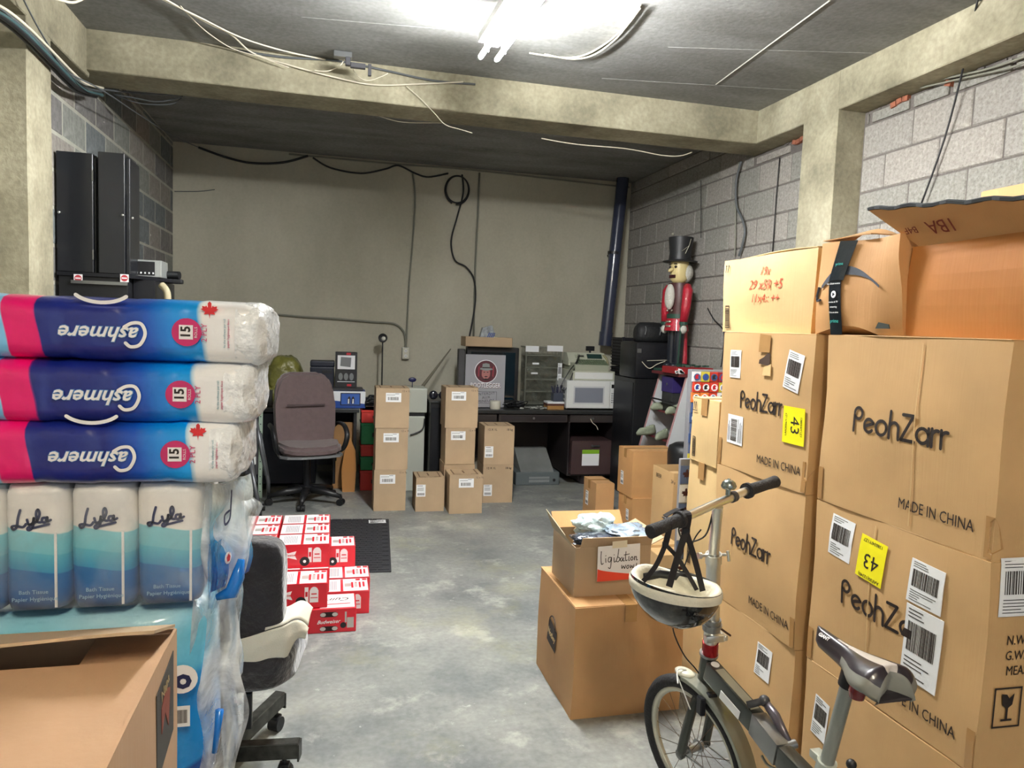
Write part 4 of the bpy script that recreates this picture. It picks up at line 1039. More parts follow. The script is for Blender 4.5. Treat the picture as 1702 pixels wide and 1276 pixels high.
# blue twisted corner of the bundle
b = MB(); b.tube([Vector((xr_+.02, -.10, .003)), Vector((xr_+.045, -.105, .012)), Vector((xr_+.055, -.10, .04)), Vector((xr_+.06, -.095, .07))], .011, 8, radii=[.006, .013, .012, .006]); b.done('twisted_corner', mat('film_blue', (16, 118, 210), .2, coat=.5), r, smooth=True)

# lower bundles of the same pallet: blue jars of wipes look, clear film
sleeve(at(-60, 900, y=YP).x, .10, .11, 'roll sleeve cut off by the left photo edge', False)
LW = ramp_mat('lower_print', 'Z', [(0, (18, 70, 150)), (.05, (16, 66, 140)), (.06, (20, 130, 205)), (.22, (26, 140, 210)), (.24, (96, 186, 222)), (.31, (120, 200, 226)), (.36, (170, 216, 232))], curve=('X', .02, 20), rough=.25, coat=.6, bump=.3)
def lowpack(x0, x1, z0, z1, lab, seed):
    r = thing('toilet_paper_pack', lab, 'toilet paper', ((x0+x1)/2, YP+.12, z0), 0)
    b = MB(); sx, sy, h = x1-x0, .22, z1-z0; nu = 36; g = []; nz_ = 20
    for i in range(nz_+1):
        z = h*i/nz_; e = .93 if i in (0, nz_) else (.985 if i % 10 in (9, 0, 1) else 1); ring = []
        for j in range(nu):
            a = 2*PI*j/nu; ca, sa = math.cos(a), math.sin(a); r_ = (abs(ca)**4+abs(sa)**4)**(-1/4)
            p = Vector((ca*r_*sx/2*e, sa*r_*sy/2*e, z)); p += noise.noise_vector(p*10+Vector((seed, 0, 0)))*.005; ring.append(b.bm.verts.new(p))
        g.append(ring)
    for A_, B_ in zip(g, g[1:]):
        for j in range(nu): b.bm.faces.new((A_[j], A_[(j+1) % nu], B_[(j+1) % nu], B_[j]))
    b.bm.faces.new(list(reversed(g[0]))); b.bm.faces.new(g[-1]); b.done('printed_film', LW, r, smooth=True)
    return r
xq = at(345, 1100, y=YP).x
r = lowpack(-.62, xq, .67, 1.022, 'tall blue paper pack with a round white badge under the clear bundle', 1)
fr = Matrix(((1, 0, 0, 0), (0, 0, -1, -.1165), (0, 1, 0, 0), (0, 0, 0, 1)))
pb = at(302, 1130, y=YP); ox = pb.x-r.location.x
b = MB(); b.prism(arc(ox, pb.z-.67, .026, 0, 345, 20), 0, .001, fr); bd = b.done('round_badge', WHITEP, r); text(bd, sub(fr, ox+.002, pb.z-.67), 'o', .05, NVP, n=.0018, bold=.002)
pb = at(303, 1192, y=YP); bars(r, sub(fr, pb.x-r.location.x-.003, pb.z-.67, 0), .026, .032, frame_=False, seed=3); label(r, sub(fr, pb.x-r.location.x-.003, pb.z-.67, 0, -.0006), .03, .038, 'none')
r = lowpack(-.62, at(330, 1260, y=YP).x, .34, .665, 'blue paper pack lower on the wrapped pallet', 2)
b = MB(); b.bx(-.62, -.2, YP+.02, YP+.24, .13, .335, bev=.02); tag(b.done('toilet_paper_pack', LW), 'lowest blue paper pack on the pallet', 'toilet paper')
r = thing('pallet', 'wooden pallet under the wrapped paper packs', 'pallet', (-.6, YP+.15, 0)); WD = mat('pallet_wood', (150, 122, 88), .8, vary=.2, vscale=12)
for i in range(4): 
    b = MB(); b.bx(-.42, .42, -.16+.09*i, -.09+.09*i, .1, .12); b.done('board', WD, r)
for i in (-1, 0, 1): 
    b = MB(); b.bx(i*.37-.04, i*.37+.04, -.16, .2, 0, .1); b.done('bearer', WD, r)
# stretch film hanging off the right side of the stack
def sheetfilm(lab, col, wds, yoff, seed, m=FILMW, nm='stretch_film'):
    """col: list of (px_left, px_right, py) at depth YP+yoff"""
    b = MB(); n = len(col)-1
    def g(u, v):
        t = v*n; i = min(int(t), n-1); f_ = t-i
        l = col[i][0]*(1-f_)+col[i+1][0]*f_; r_ = col[i][1]*(1-f_)+col[i+1][1]*f_; py = col[i][2]*(1-f_)+col[i+1][2]*f_
        base = at(l+(r_-l)*u, py, y=YP+yoff+.05*u)
        k = noise.noise_vector(base*9+Vector((seed, 2, 0)))
        fold = .012*math.sin(u*11+4*noise.noise(base*5+Vector((seed, 0, 0))))
        edge = 1 if u < 1 else 1
        return base+Vector((k.x*.012*(1+u), fold+k.y*.02, k.z*.012))
    b.sheet(g, 22, 60); o = b.done(nm, m, auto=60); return tag(o, lab, 'plastic film')
sheetfilm('crinkled stretch film wrapping the side of the paper pallet from top to floor', [(330, 398, 800), (322, 405, 900), (318, 400, 980), (316, 402, 1040), (312, 405, 1100), (310, 402, 1180), (308, 398, 1290)], 1, .03, 1)
sheetfilm('loose outer layer of stretch film with a ragged free edge', [(375, 400, 815), (365, 440, 845), (378, 412, 905), (385, 400, 955), (378, 404, 1010), (380, 398, 1060), (362, 410, 1115), (372, 392, 1165), (366, 396, 1230), (368, 390, 1290)], 1, .10, 5)
sheetfilm('white scrap of film sticking out beside the black chair back', [(392, 402, 812), (390, 426, 830), (388, 414, 845), (392, 408, 860), (396, 420, 900)], 1, .14, 9)
sheetfilm('blue tinted strip of film low on the pallet side', [(350, 372, 900), (345, 376, 960), (340, 360, 1010)], 1, .005, 12, film('blue_film', (70, 160, 220), vis=.7))
b = MB(); pb = [at(x_, y_, y=YP+.015) for x_, y_ in ((365, 1180), (361, 1215), (356, 1250))]; b.tube(pb, .006, 6, radii=[.008, .006, .005]); tag(b.done('plastic_strip', mat('film_blue', (16, 118, 210), .2), smooth=True), 'small bright blue plastic strip in the lower film', 'plastic strip')

# ------------------------------------------------------------------ near carton, bottom left
size = (.62, .52, .58); w_, d_, h_ = size; ZT = 1.098
bx = thing('open_carton', 'large kraft carton at the bottom left corner with a raised far flap', 'box', (-.214-w_/2, 1.10-d_/2, ZT-h_), 0)
def pn(fn, nm, m=KRAFTG, nu=8, nv=8):
    b = MB(); b.sheet(fn, nu, nv); return b.done(nm, m, bx, solid=.004)
NB_ = cardboard('kraft_near', (186, 152, 120))
pn(lambda u, v: Vector((w_/2, -d_/2+d_*u, h_*v))+noise.noise_vector(Vector((1, u*3, v*3)))*.003, 'side_panel', NB_); pn(lambda u, v: Vector((-w_/2, -d_/2+d_*u, h_*v)), 'side_panel', NB_)
pn(lambda u, v: Vector((-w_/2+w_*u, -d_/2, h_*v)), 'side_panel', NB_); pn(lambda u, v: Vector((-w_/2+w_*u, d_/2, h_*v)), 'side_panel', NB_); pn(lambda u, v: Vector((-w_/2+w_*u, -d_/2+d_*v, .004)), 'bottom_panel', NB_)
pn(lambda u, v: Vector((-w_/2+w_*u, -d_/2+(d_-.10)*v, h_-.002-.004*math.sin(PI*v)))+noise.noise_vector(Vector((u*3, v*3, 4)))*.003, 'near_flap', NB_, 12, 10)
pn(lambda u, v: Vector((-w_/2+w_*u*1.0, d_/2-.125*v, h_+.004+.040*v+.004*math.sin(8*u)*v)), 'raised_flap', KRAFTG, 16, 3)
pn(lambda u, v: Vector((w_/2-.10*v, -d_/2+d_*u, h_-.006-.03*v*(1-u))), 'side_flap', NB_, 6, 4)
fr = sub(face(size, 'right'), .435, .50, 0, .003)
b = MB(); b.prism([(-.045, -.075), (.055, -.055), (.055, .060), (-.045, .045)], .0, .001, fr); bk = b.done('black_label', mat('label_black', (44, 40, 34), .5), bx)
b = MB(); b.prism([(-.02, -.02), (0, .0), (.02, -.03), (.03, .02), (.005, .03), (-.02, .015)], .0012, .0018, fr); b.done('red_blot', mat('dull_red', (130, 60, 44), .6), bk)
text(bk, sub(fr, 0, .035, 12), 'Napa', .022, mat('label_tan', (160, 140, 100), .6), n=.002)
bars(bx, sub(face(size, 'right'), .26, .42, 90, .003), .16, .075, seed=33, m=mat('brown_print', (70, 46, 34), .6))
carton('kraft carton on the floor under the near open carton', (-.214-w_/2, 1.10-d_/2, 0), (w_, d_, ZT-h_-.002), 0, KRAFTG, seed=101)

# ------------------------------------------------------------------ black upholstered swivel chair with white cloth
VEL = mat('black_velvet', (34, 31, 36), .85, vary=.35, vscale=14, bump=.5, bscale=40, sheen=.6)
r = thing('upholstered_chair', 'black plush swivel chair half hidden behind the paper pallet', 'chair', (-.33, 2.42, 0), 0)
def cushion(par, nm, c, size_, m, amp=.006, pw=4, R=None, seed=0, sub_=14):
    b = MB(); bmesh.ops.create_cube(b.bm, size=2); bmesh.ops.subdivide_edges(b.bm, edges=b.bm.edges[:], cuts=sub_, use_grid_fill=True)
    for v in b.bm.verts:
        p = v.co; mx_ = max(abs(p.x), abs(p.y), abs(p.z)); L_ = (abs(p.x)**pw+abs(p.y)**pw+abs(p.z)**pw)**(1/pw); p = p*(1/L_)
        p = Vector((p.x*size_[0]/2, p.y*size_[1]/2, p.z*size_[2]/2)); p += noise.noise_vector(p*9+Vector((seed, 0, 0)))*amp
        v.co = Vector(c)+(R @ p if R else p)
    return b.done(nm, m, par, smooth=True)
RZ = Matrix.Rotation(math.radians(-8), 3, 'Z')
cushion(r, 'backrest', (.015, -.04, .685), (.37, .10, .345), VEL, .004, 7, RZ, 2)
cushion(r, 'seat', (.04, .07, .44), (.42, .40, .13), VEL, .010, 5, RZ, 5)
b = MB(); pth = [Vector((.04, -.105, z_)) for z_ in (.80, .79, .74, .73)]; b.tube(crom([(-.02, -.098, .77), (.03, -.104, .785), (.065, -.104, .75), (.055, -.104, .71), (.06, -.104, .69)], 6), .006, 6); b.done('seam_piping', mat('piping_black', (24, 22, 26), .8), r, smooth=True)
b = MB(); b.cyl((0, .05, .16), (0, .05, .38), .03, 14); b.cyl((0, .05, .1), (0, .05, .25), .045, 14); b.done('column', BLACKM, r, auto=40)
b = MB(); b.box((-.02, .02, .375), (.16, .2, .03), bev=.005); b.done('seat_plate', BLACKM, r)
b = MB(); b.box((.085, -.03, .28), (.025, .025, .12), bev=.004); b.done('lever', BLACK, r)
LEGM = mat('worn_leg_steel', (70, 70, 66), .4, metal=.7, vary=.4, vscale=30)
for k, a in enumerate((62, -10, 134, 206, 278)):
    a_ = math.radians(a); dv = Vector((math.cos(a_), math.sin(a_), 0)); e_ = Vector((0, .05, 0))+dv*(.33 if k != 1 else .25)
    b = MB(); R_ = Matrix.Rotation(a_, 3, 'Z'); c_ = Vector((0, .05, .105))+dv*(.18 if k != 1 else .13); b.box(c_, (.33 if k != 1 else .24, .042, .055), R_ @ Matrix.Rotation(math.radians(-3), 3, 'Y'), bev=.003); b.box(Vector((0, .05, .105))+dv*(.345 if k != 1 else .25), (.006, .045, .058), R_); lg = b.done('leg', LEGM, r)
    cs = Vector((0, .05, 0))+dv*(.315 if k != 1 else .20)+Vector((.0, -.0, .028)); sd_ = Vector((-dv.y, dv.x, 0))
    b = MB(); b.cyl(cs-sd_*.02, cs+sd_*.02, .027, 16); b.cyl(cs+Vector((0, 0, .01)), cs+Vector((0, 0, .06)), .008, 8); b.box(cs+Vector((0, 0, .022)), (.035, .03, .02), R_, bev=.004); b.done('caster', BLACK, lg, auto=40)
# cloth
CL = mat('cream_cloth', (220, 214, 196), .85, bump=.15, bscale=300)
b = MB()
c0 = [at(372, 1070, y=2.30), at(420, 1056, y=2.30), at(468, 1040, y=2.31), at(495, 1030, y=2.33), at(513, 1043, y=2.36)]
def cl(u, v):
    P_ = crom([(p.x, p.y, p.z) for p in c0], 6); t = u*(len(P_)-1); i = min(int(t), len(P_)-2); p = P_[i].lerp(P_[i+1], t-i)
    wdt = .10*(math.sin(PI*(u*.80+.16)))**.9+.008; k = noise.noise(Vector((u*5, v*3, 7)))
    q = p+Vector((-.01*v, -.015*math.sin(PI*v)-.01*k, -wdt*v*(1.35-.45*u)+.012*math.sin(u*14+v*3)*v)); return q
b.sheet(cl, 40, 14); o = tag(b.done('white_cloth', CL, smooth=True, solid=.004), 'cream cloth draped over the seat of the black plush chair', 'cloth')
b = MB()
def cl2(u, v): 
    p = cl(.35+.62*u, 0); return p+Vector((.012*v, .11*v, .004+.010*math.sin(PI*v)+.015*v))
b.sheet(cl2, 20, 8); b.done('cloth_fold', CL, o, smooth=True, solid=.004)

# ------------------------------------------------------------------ beer cases on the floor
PW, PD, PH = .268, .20, .124
REDC = mat('case_red', (204, 16, 38), .32, coat=.3, vary=.12, vscale=5); PINKW = mat('case_white', (240, 232, 232), .35, coat=.2); SILV = mat('can_silver', (196, 190, 184), .3, metal=.3)
def case_proto():
    r = thing('beer_case', 'x', 'beer case'); s_ = (PW, PD, PH)
    b = MB(); b.box((0, 0, PH/2), s_, bev=.003); b.done('carton', REDC, r)
    q = lambda b_, x0, y0, x1, y1, fr_, n0=.0, n1=.0005: b_.prism([(x0, y0), (x1, y0), (x1, y1), (x0, y1)], n0, n1, fr_)
    ft = face(s_, 'front'); b = MB(); b.mi = 0
    # front: bow-tie, record and cans
    b.prism([(.020, .048), (.030, .068), (.019, .092), (.058, .082), (.098, .092), (.090, .070), (.101, .046), (.058, .058)], 0, .0006, ft)
    q(b, .158, .030, .176, .108, ft); q(b, .182, .030, .224, .092, ft); b.prism([(x_+.203, y_+.09) for x_, y_ in arc(0, 0, .019, 0, 180, 8)], 0, .0006, ft)
    b.mi = 1; b.prism(arc(.140, .036, .025, 0, 345, 20), .0007, .0012, ft); b.mi = 2
    q(b, .186, .052, .220, .056, ft, .0007, .001); q(b, .190, .070, .216, .076, ft, .0007, .001); q(b, .161, .060, .173, .085, ft, .0007, .001)
    b.mi = 0; b.prism(arc(.140, .036, .008, 0, 340, 12), .0013, .0016, ft)
    pr = b.done('front_print', [PINKW, BLACK, REDC, SILV], r)
    text(pr, sub(ft, .060, .070, 3), 'Budweiser', .017, REDC, shear=.35, n=.001, bold=.0003)
    tp = face(s_, 'top'); b = MB()
    q(b, .004, .006, .262, .194, tp)
    b.mi = 1
    q(b, .118, .01, .132, .19, tp, .0006, .0009); q(b, .004, .0, .262, .010, tp, .0006, .0009)
    for k in range(4): q(b, .175+.02*k, .055+.01*(k % 2), .186+.02*k, .140, tp, .0006, .0009)
    for x0 in (.20, .235): q(b, x0, .165, x0+.024, .190, tp, .0006, .0009)
    b.mi = 2
    for k in range(9): q(b, .030+.008*k, .035, .034+.008*k, .165, tp, .0006, .0009)
    b.mi = 3; q(b, .140, .075, .175, .125, tp, .0006, .0010); q(b, .192, .06, .205, .13, tp, .001, .0012)
    b.done('top_print', [PINKW, REDC, mat('grey_print', (150, 146, 150), .5), SILV], r)
    return r
def case_side():  # front with hand hole and script, for the lowest case
    r = thing('beer_case', 'x', 'beer case'); s_ = (PW, PD, PH); b = MB(); b.box((0, 0, PH/2), s_, bev=.003); b.done('carton', REDC, r)
    ft = face(s_, 'front')
    for v_ in (.094, .022):
        b = MB(); b.prism([(.092+x_*1, v_+y_) for x_, y_ in ((0, -.008), (.012, -.013), (.076, -.013), (.086, -.006), (.086, .006), (.074, .013), (.012, .013), (0, .006))], 0, .0005, ft); b.mi = 1
        for c_ in (.106, .164): b.prism([(c_+x_, v_+y_) for x_, y_ in arc(0, 0, .014, 0, 330, 12, ry=.010)], .0006, .0009, ft)
        b.done('hand_hole', [mat('hole_dark', (30, 8, 10), .8), SILV], r)
    o = text(r, sub(ft, .132, .057, 1), 'Budweiser', .026, WHITEP, shear=.4, n=.0009, bold=.0003); text(r, sub(ft, .022, .105), '12', .018, WHITEP, n=.0009, bold=.0004)
    b = MB(); b.prism(arc(.205, .036, .015, 0, 345, 16), .0003, .0008, ft); b.mi = 1
    b.prism([(.223, .022), (.256, .022), (.256, .075), (.223, .075)], .0003, .0007, ft); b.prism([(.212, .05), (.221, .05), (.221, .105), (.212, .105)], .0003, .0007, ft); b.done('front_print', [BLACK, SILV], r)
    tp = face(s_, 'top'); b = MB(); b.prism([(.09, .01), (.26, .01), (.26, .19), (.09, .19)], 0, .0005, tp); pr = b.done('top_panel', PINKW, r)
    text(pr, sub(tp, .175, .12, 180), 'Cuirr', .06, INK, shear=.4, n=.0008); b = MB(); b.prism([(.11, .05), (.24, .055), (.24, .064), (.11, .060)], .0006, .0009, tp); b.done('red_stripe', REDC, pr)
    return r
PA = case_proto(); PB = case_side()
pos = [  # x0, y0, level, kind, label
 (-.128, 3.60, 0, 1, 'red beer case nearest the camera with two hand holes and white script'),
 (-.270, 3.615, 1, 0, 'red beer case second from the floor directly above the nearest one'),
 (-.402, 3.60, 0, 0, 'red beer case on the floor left of the nearest one, mostly hidden'),
 (-.053, 3.82, 0, 0, 'white-topped beer case at the right edge of the pile, on the floor'),
 (-.040, 4.03, 0, 0, 'beer case on the floor behind the right-hand one, pale top showing'),
 (-.117, 4.215, 1, 0, 'red beer case second layer at the right, before the rubber mat'),
 (-.262, 3.855, 2, 0, 'red beer case on the third layer, nearest of the top ones'),
 (-.262, 3.83, 1, 0, 'beer case on the second layer hidden under the top front one'),
 (-.325, 3.84, 0, 0, 'beer case on the floor in the hidden middle of the pile'),
 (-.538, 3.86, 2, 0, 'white-topped beer case on the top layer, front left beside the chair'),
 (-.262, 4.06, 2, 0, 'white-topped beer case in the top layer, second row right'),
 (-.538, 4.065, 2, 0, 'white-topped beer case in the top layer, second row left'),
 (-.262, 4.265, 2, 0, 'farthest beer case of the top layer at the right'),
 (-.538, 4.27, 2, 0, 'farthest beer case of the top layer at the left'),
 (-.40, 4.25, 1, 0, 'beer case second layer under the farthest top pair'), (-.40, 4.25, 0, 0, 'beer case on the floor under the farthest pair'),
 (-.545, 3.84, 1, 0, 'beer case on the second layer behind the black chair'), (-.60, 3.84, 0, 0, 'beer case on the floor behind the black chair'),
 (-.40, 4.045, 1, 0, 'hidden beer case in the middle of the second layer'), (-.40, 4.045, 0, 0, 'hidden beer case in the middle of the floor layer')]
used_ = set()
for (x0, y0, lv, kd, lab) in pos:
    src = PB if kd else PA
    o = src if src.name not in used_ else copy_tree(src); used_.add(src.name)
    o.location = (x0+PW/2, y0+PD/2, lv*.1255); o['label'] = lab; o['category'] = 'beer case'; o['group'] = 'red and white beer cases piled on the floor'
# ------------------------------------------------------------------ rubber mat
RUBM = mat('black_rubber', (34, 35, 40), .7, bump=.2, bscale=90)
r = thing('rubber_mat', 'black rubber mat with a brick pattern lying behind the beer cases', 'mat', (.02, 5.08, 0), math.radians(-3.5))
b = MB(); b.box((0, 0, .005), (.80, 1.22, .01), bev=.003); b.done('base', RUBM, r)
b = MB(); ny = 26; nx = 10
for j in range(ny):
    for i in range(nx):
        x_ = -.385+.078*i+(.037 if j % 2 else 0); y_ = -.59+j*.0463
        if x_+.068 > .39: continue
        b.bx(x_, x_+.070, y_, y_+.040, .010, .014)
tag(b.done('brick_pattern', RUBM, r), kind='stuff')
label(r, Matrix.Translation((.31, .52, .0145)) @ Matrix.Rotation(math.radians(2), 4, 'Z'), .13, .09, 'ship', name='paper_label', seed=2)
# ================================================================== folding bicycle
FRG = mat('frame_grey', (62, 66, 62), .35, metal=.5, coat=.5); SILVF = mat('fender_silver', (150, 152, 140), .3, metal=.7); TYRE = mat('tyre', (30, 30, 32), .75, bump=.3, bscale=120)
RIM = mat('rim_alloy', (190, 188, 172), .35, metal=.5); GRIP = mat('grip_rubber', (38, 36, 38), .75, bump=.4, bscale=200); SPK = mat('spoke', (96, 84, 70), .4, metal=.8)
bk = thing('folding_bicycle', 'grey folding bicycle with small wheels standing before the tall stacks', 'bicycle', (1.15, 1.55, 0))
O = bk.location.copy()
def lp(p): return Vector(p)-O
def A1(px, py, y): return at(px, py, y=y)-O
hd = Vector((-.26, .966, 0)); lt = Vector((-.966, -.26, 0)); lean = .12; upv = (Vector((0, 0, 1))+lt*lean).normalized()
def wheel(c, R_, par, hd=hd, lt=lt, nm='wheel'):
    up_ = (Vector((0, 0, 1))+lt*lean).normalized(); ax = up_.cross(hd).normalized()
    wp = lambda a, r_: c+(hd*math.cos(a)+up_*math.sin(a))*r_
    b = MB(); b.tube([wp(2*PI*i/48, R_-.021) for i in range(48)], .021, 10, closed=True); w_ = b.done('tyre', TYRE, par, smooth=True)
    b = MB(); b.tube([wp(2*PI*i/48, R_-.045) for i in range(48)], .012, 6, closed=True); b.done('rim', RIM, w_, smooth=True)
    b = MB()
    for i in range(20):
        a = 2*PI*i/20; sd_ = 1 if i % 2 else -1; b.cyl(c+ax*.022*sd_+(hd*math.cos(a+.5*sd_)+up_*math.sin(a+.5*sd_))*.018, wp(a, R_-.05), .0011, 4)
    tag(b.done('spokes', SPK, w_), kind='stuff')
    b = MB(); b.cyl(c-ax*.05, c+ax*.05, .009, 12); b.cyl(c-ax*.026, c-ax*.02, .022, 14); b.cyl(c+ax*.02, c+ax*.026, .022, 14); b.cyl(c-ax*.024, c+ax*.024, .014, 12); b.done('hub', STEEL, w_, auto=40)
    return w_, wp, ax
FC = lp((1.142, 2.0, .232)); w1, wp1, ax1 = wheel(FC, .232, bk)
b = MB(); pts = [wp1(math.radians(t), .246) for t in range(86, 205, 6)]
b.strap(pts, .052, .002, ax1); 
for s_ in (-1, 1): b.strap([p+ax1*.026*s_-(p-FC).normalized()*.006 for p in pts], .012, .002, (pts[5]-FC).cross(ax1).cross(ax1) if False else upv)
b.done('fender', SILVF, bk, auto=50)
b = MB(); nb = wp1(math.radians(84), .247); b.sph(nb, .026, (1, 1.5, .5), 14, Matrix.Rotation(math.radians(15), 3, 'Z')); b.done('fender_tip', mat('fender_tip', (210, 206, 186), .3, coat=.4), bk, smooth=True)
e1 = wp1(math.radians(180), .246)
for s_ in (-1, 1):
    b = MB(); b.tube([FC+ax1*.045*s_, FC.lerp(e1, .6)+ax1*.04*s_, e1+ax1*.02*s_], .002, 6); b.done('fender_stay', STEEL, bk)
K = A1(1171, 1140, 1.975); HT = A1(1178, 1088, 1.955); crown = K
b = MB(); b.tube([K-(HT-K).normalized()*.02, K, HT], .026, 18, radii=[.028, .026, .024]); b.done('head_tube', FRG, bk, auto=50)
for s_ in (-1, 1):
    b = MB(); d_ = ax1*s_; b.tube(crom([K+Vector((0, 0, -.01)), K+d_*.034+Vector((0, 0, -.035)), (K+d_*.046).lerp(FC+d_*.05, .5)+hd*-.004, FC+d_*.052], 5), .015, 10, radii=None)
    b.cyl(FC+d_*.046, FC+d_*.06, .016, 12); b.done('fork_leg', FRG, bk, smooth=True)
b = MB(); b.box(wp1(math.radians(112), .215)+ax1*.034*(1 if ax1.x < 0 else -1), (.018, .03, .055), bev=.003); b.box(wp1(math.radians(112), .245), (.03, .02, .014), bev=.002); b.done('brake_arm', BLACKM, bk)
b = MB(); b.tube(crom([wp1(math.radians(86), .26), wp1(math.radians(86), .262)+Vector((-.03, 0, 0)), wp1(math.radians(92), .235)+Vector((-.055, -.01, .0))], 5), .0025, 6); b.tube([wp1(math.radians(80), .255)+Vector((-.03, -.03, .0)), wp1(math.radians(95), .16)+Vector((-.03, -.03, 0))], .002, 6); tag(b.done('brake_wires', mat('wire_white', (220, 220, 216), .4), bk), kind='stuff')
ud = (HT-K).normalized()
b = MB(); b.cyl(HT, HT+ud*.008, .029, 20); b.done('lower_ring', STEEL, bk, auto=40)
q0 = A1(1180, 1086, 1.95); q1 = A1(1181, 1066, 1.94); b = MB(); b.cyl(q0, q1, .0245, 20); b.done('red_collar', mat('anodised_red', (150, 16, 24), .25, metal=.6), bk, auto=40)
q2 = A1(1182, 1046, 1.93); b = MB(); b.cyl(q1, q2, .022, 20); b.box(q1.lerp(q2, .5)+Vector((0, -.02, 0)), (.062, .02, .022), bev=.004); b.box(q1.lerp(q2, .55)+Vector((.034, -.01, 0)), (.014, .045, .018), bev=.003); b.done('clamp', CHROME, bk, auto=40)
q3 = A1(1184, 1028, 1.925); b = MB(); b.cyl(q2, q3, .027, 20); b.cyl(q2.lerp(q3, .4), q2.lerp(q3, .6), .031, 20); b.done('folding_joint', STEEL, bk, auto=40)
s0 = A1(1186, 920, 1.88); T = A1(1193, 842, 1.85)
b = MB(); b.cyl(q3, s0, .021, 22); b.done('stem_lower', CHROME, bk, auto=40)
b = MB(); b.cyl(s0+(q3-s0)*.14, s0, .024, 22); b.cyl(s0+Vector((-.045, 0, -.004)), s0+Vector((.04, 0, -.004)), .005, 8); b.cyl(s0+Vector((-.05, 0, -.004)), s0+Vector((-.04, 0, -.004)), .010, 10); b.tube([s0+Vector((.04, -.01, .01)), s0+Vector((.045, -.012, -.02))], .005, 8); b.done('stem_clamp', CHROME, bk, auto=40)
b = MB(); b.cyl(s0, T, .0155, 20); b.done('stem_upper', CHROME, bk, auto=40)
GLf = A1(1080, 884, 1.735); GL1 = A1(1133, 862, 1.785); GR1 = A1(1240, 816, 1.90); GRf = A1(1289, 800, 1.965)
b = MB(); b.tube(crom([GLf, GL1, T+Vector((-.02, 0, .004)), T+Vector((.05, .02, .02)), GR1, GRf], 8), .0125, 16); b.done('handlebar', CHROME, bk, smooth=True)
for a_, c_ in ((GLf, GL1), (GRf, GR1)):
    d_ = (c_-a_).normalized(); b = MB(); b.lathe([(.0, 0), (.015, 0), (.019, .003), (.0185, .02), (.017, .05), (.018, (c_-a_).length-.012), (.024, (c_-a_).length-.010), (.024, (c_-a_).length), (.013, (c_-a_).length)], a_-d_*.002, 20, R=d_.to_track_quat('Z', 'Y').to_matrix()); b.done('grip', GRIP, bk, auto=40)
bp_ = A1(1218, 826, 1.875)
b = MB(); b.cyl(bp_-Vector((.008, .004, .0)), bp_+Vector((.008, .004, .002)), .0165, 16); b.done('clamp_ring', DKGREY, bk, auto=40)
bl = A1(1211, 812, 1.87)
b = MB(); b.cyl(bl+Vector((0, 0, -.018)), bl, .008, 10); b.lathe([(0, 0), (.018, .0), (.0215, .004), (.0225, .008), (.0215, .012), (.0, .012)], bl, 20); b.lathe([(.021, .012), (.019, .019), (.012, .025), (.005, .027), (.004, .030), (0, .030)], bl, 20); b.done('bell', mat('bell_metal', (150, 158, 152), .25, metal=.9), bk, auto=40)
b = MB(); b.tube(crom([GL1+Vector((.01, 0, -.01)), A1(1128, 880, 1.80), A1(1140, 900, 1.83), A1(1172, 890, 1.86), A1(1185, 850, 1.86)], 6), .0025, 6); tag(b.done('brake_cable', BLACK, bk), kind=None)
b = MB(); b.tube(crom([A1(1165, 880, 1.87), A1(1150, 905, 1.9), A1(1125, 985, 1.93), A1(1118, 1040, 1.95), A1(1135, 1085, 1.96), A1(1155, 1110, 1.97), A1(1168, 1128, 1.97)], 6), .0022, 6); b.done('brake_cable', BLACK, bk)
b = MB(); b.tube([A1(1186, 1036, 1.95), A1(1214, 1056, 1.97)], .0035, 6); b.done('lever_rod', mat('rod_brown', (70, 44, 34), .5), bk)
# main beam with folding hinge
def beam(p, q, wd, ht, nm, m, bev=.006):
    d_ = q-p; L_ = d_.length; R_ = d_.to_track_quat('Y', 'Z').to_matrix(); b = MB(); b.box((p+q)/2, (wd, L_, ht), R_, bev=bev); return b.done(nm, m, bk, auto=30)
B0 = A1(1180, 1112, 1.935); B1 = A1(1258, 1200, 1.72); B2 = A1(1300, 1254, 1.60); B3 = A1(1372, 1330, 1.44)
beam(B0, B1, .042, .062, 'main_beam', FRG); 
b = MB(); ff = (B1-B0).normalized(); nrm_ = ff.cross(Vector((1, 0, 0))).normalized(); nrm_ = nrm_ if nrm_.z > 0 else -nrm_; c0_ = B0.lerp(B1, .08)+nrm_*.0315; b.cyl(c0_, c0_+nrm_*.001, .013, 18); b.done('round_badge', PAPER, bk)
dB = (B1-B0).normalized()
b = MB(); b.box(B0.lerp(B1, .55)+nrm_*.0313, (.03, (B1-B0).length*.75, .001), dB.to_track_quat('Y', 'Z').to_matrix()); b.done('beam_stripe', SILVF, bk)
b = MB(); b.box(B0.lerp(B1, .6)+Vector((-.024, 0, -.012)), (.002, .09, .026), dB.to_track_quat('Y', 'Z').to_matrix()); b.done('decal', PAPER, bk)
beam(B1, B2, .046, .066, 'hinge_plate', STEEL, .004); beam(B2, B3, .042, .06, 'rear_beam', FRG)
Q0 = A1(1247, 1182, 1.73)+Vector((0, 0, .02)); Q1 = A1(1270, 1170, 1.72)+Vector((0, 0, .01)); Q2 = A1(1312, 1245, 1.60)+Vector((0, 0, .012))
b = MB(); b.tube([Q0+Vector((-.01, 0, 0)), Q1], .010, 12); b.sph(Q1, .016, seg=14); b.done('hinge_lever_knob', DKGREY, bk, smooth=True)
b = MB(); b.tube([Q1, Q1.lerp(Q2, .4)+Vector((.004, 0, .004)), Q2], .012, 12, radii=[.011, .014, .010], flat=.7); b.done('hinge_lever', mat('lever_grey', (96, 90, 96), .3, metal=.6), bk, smooth=True)
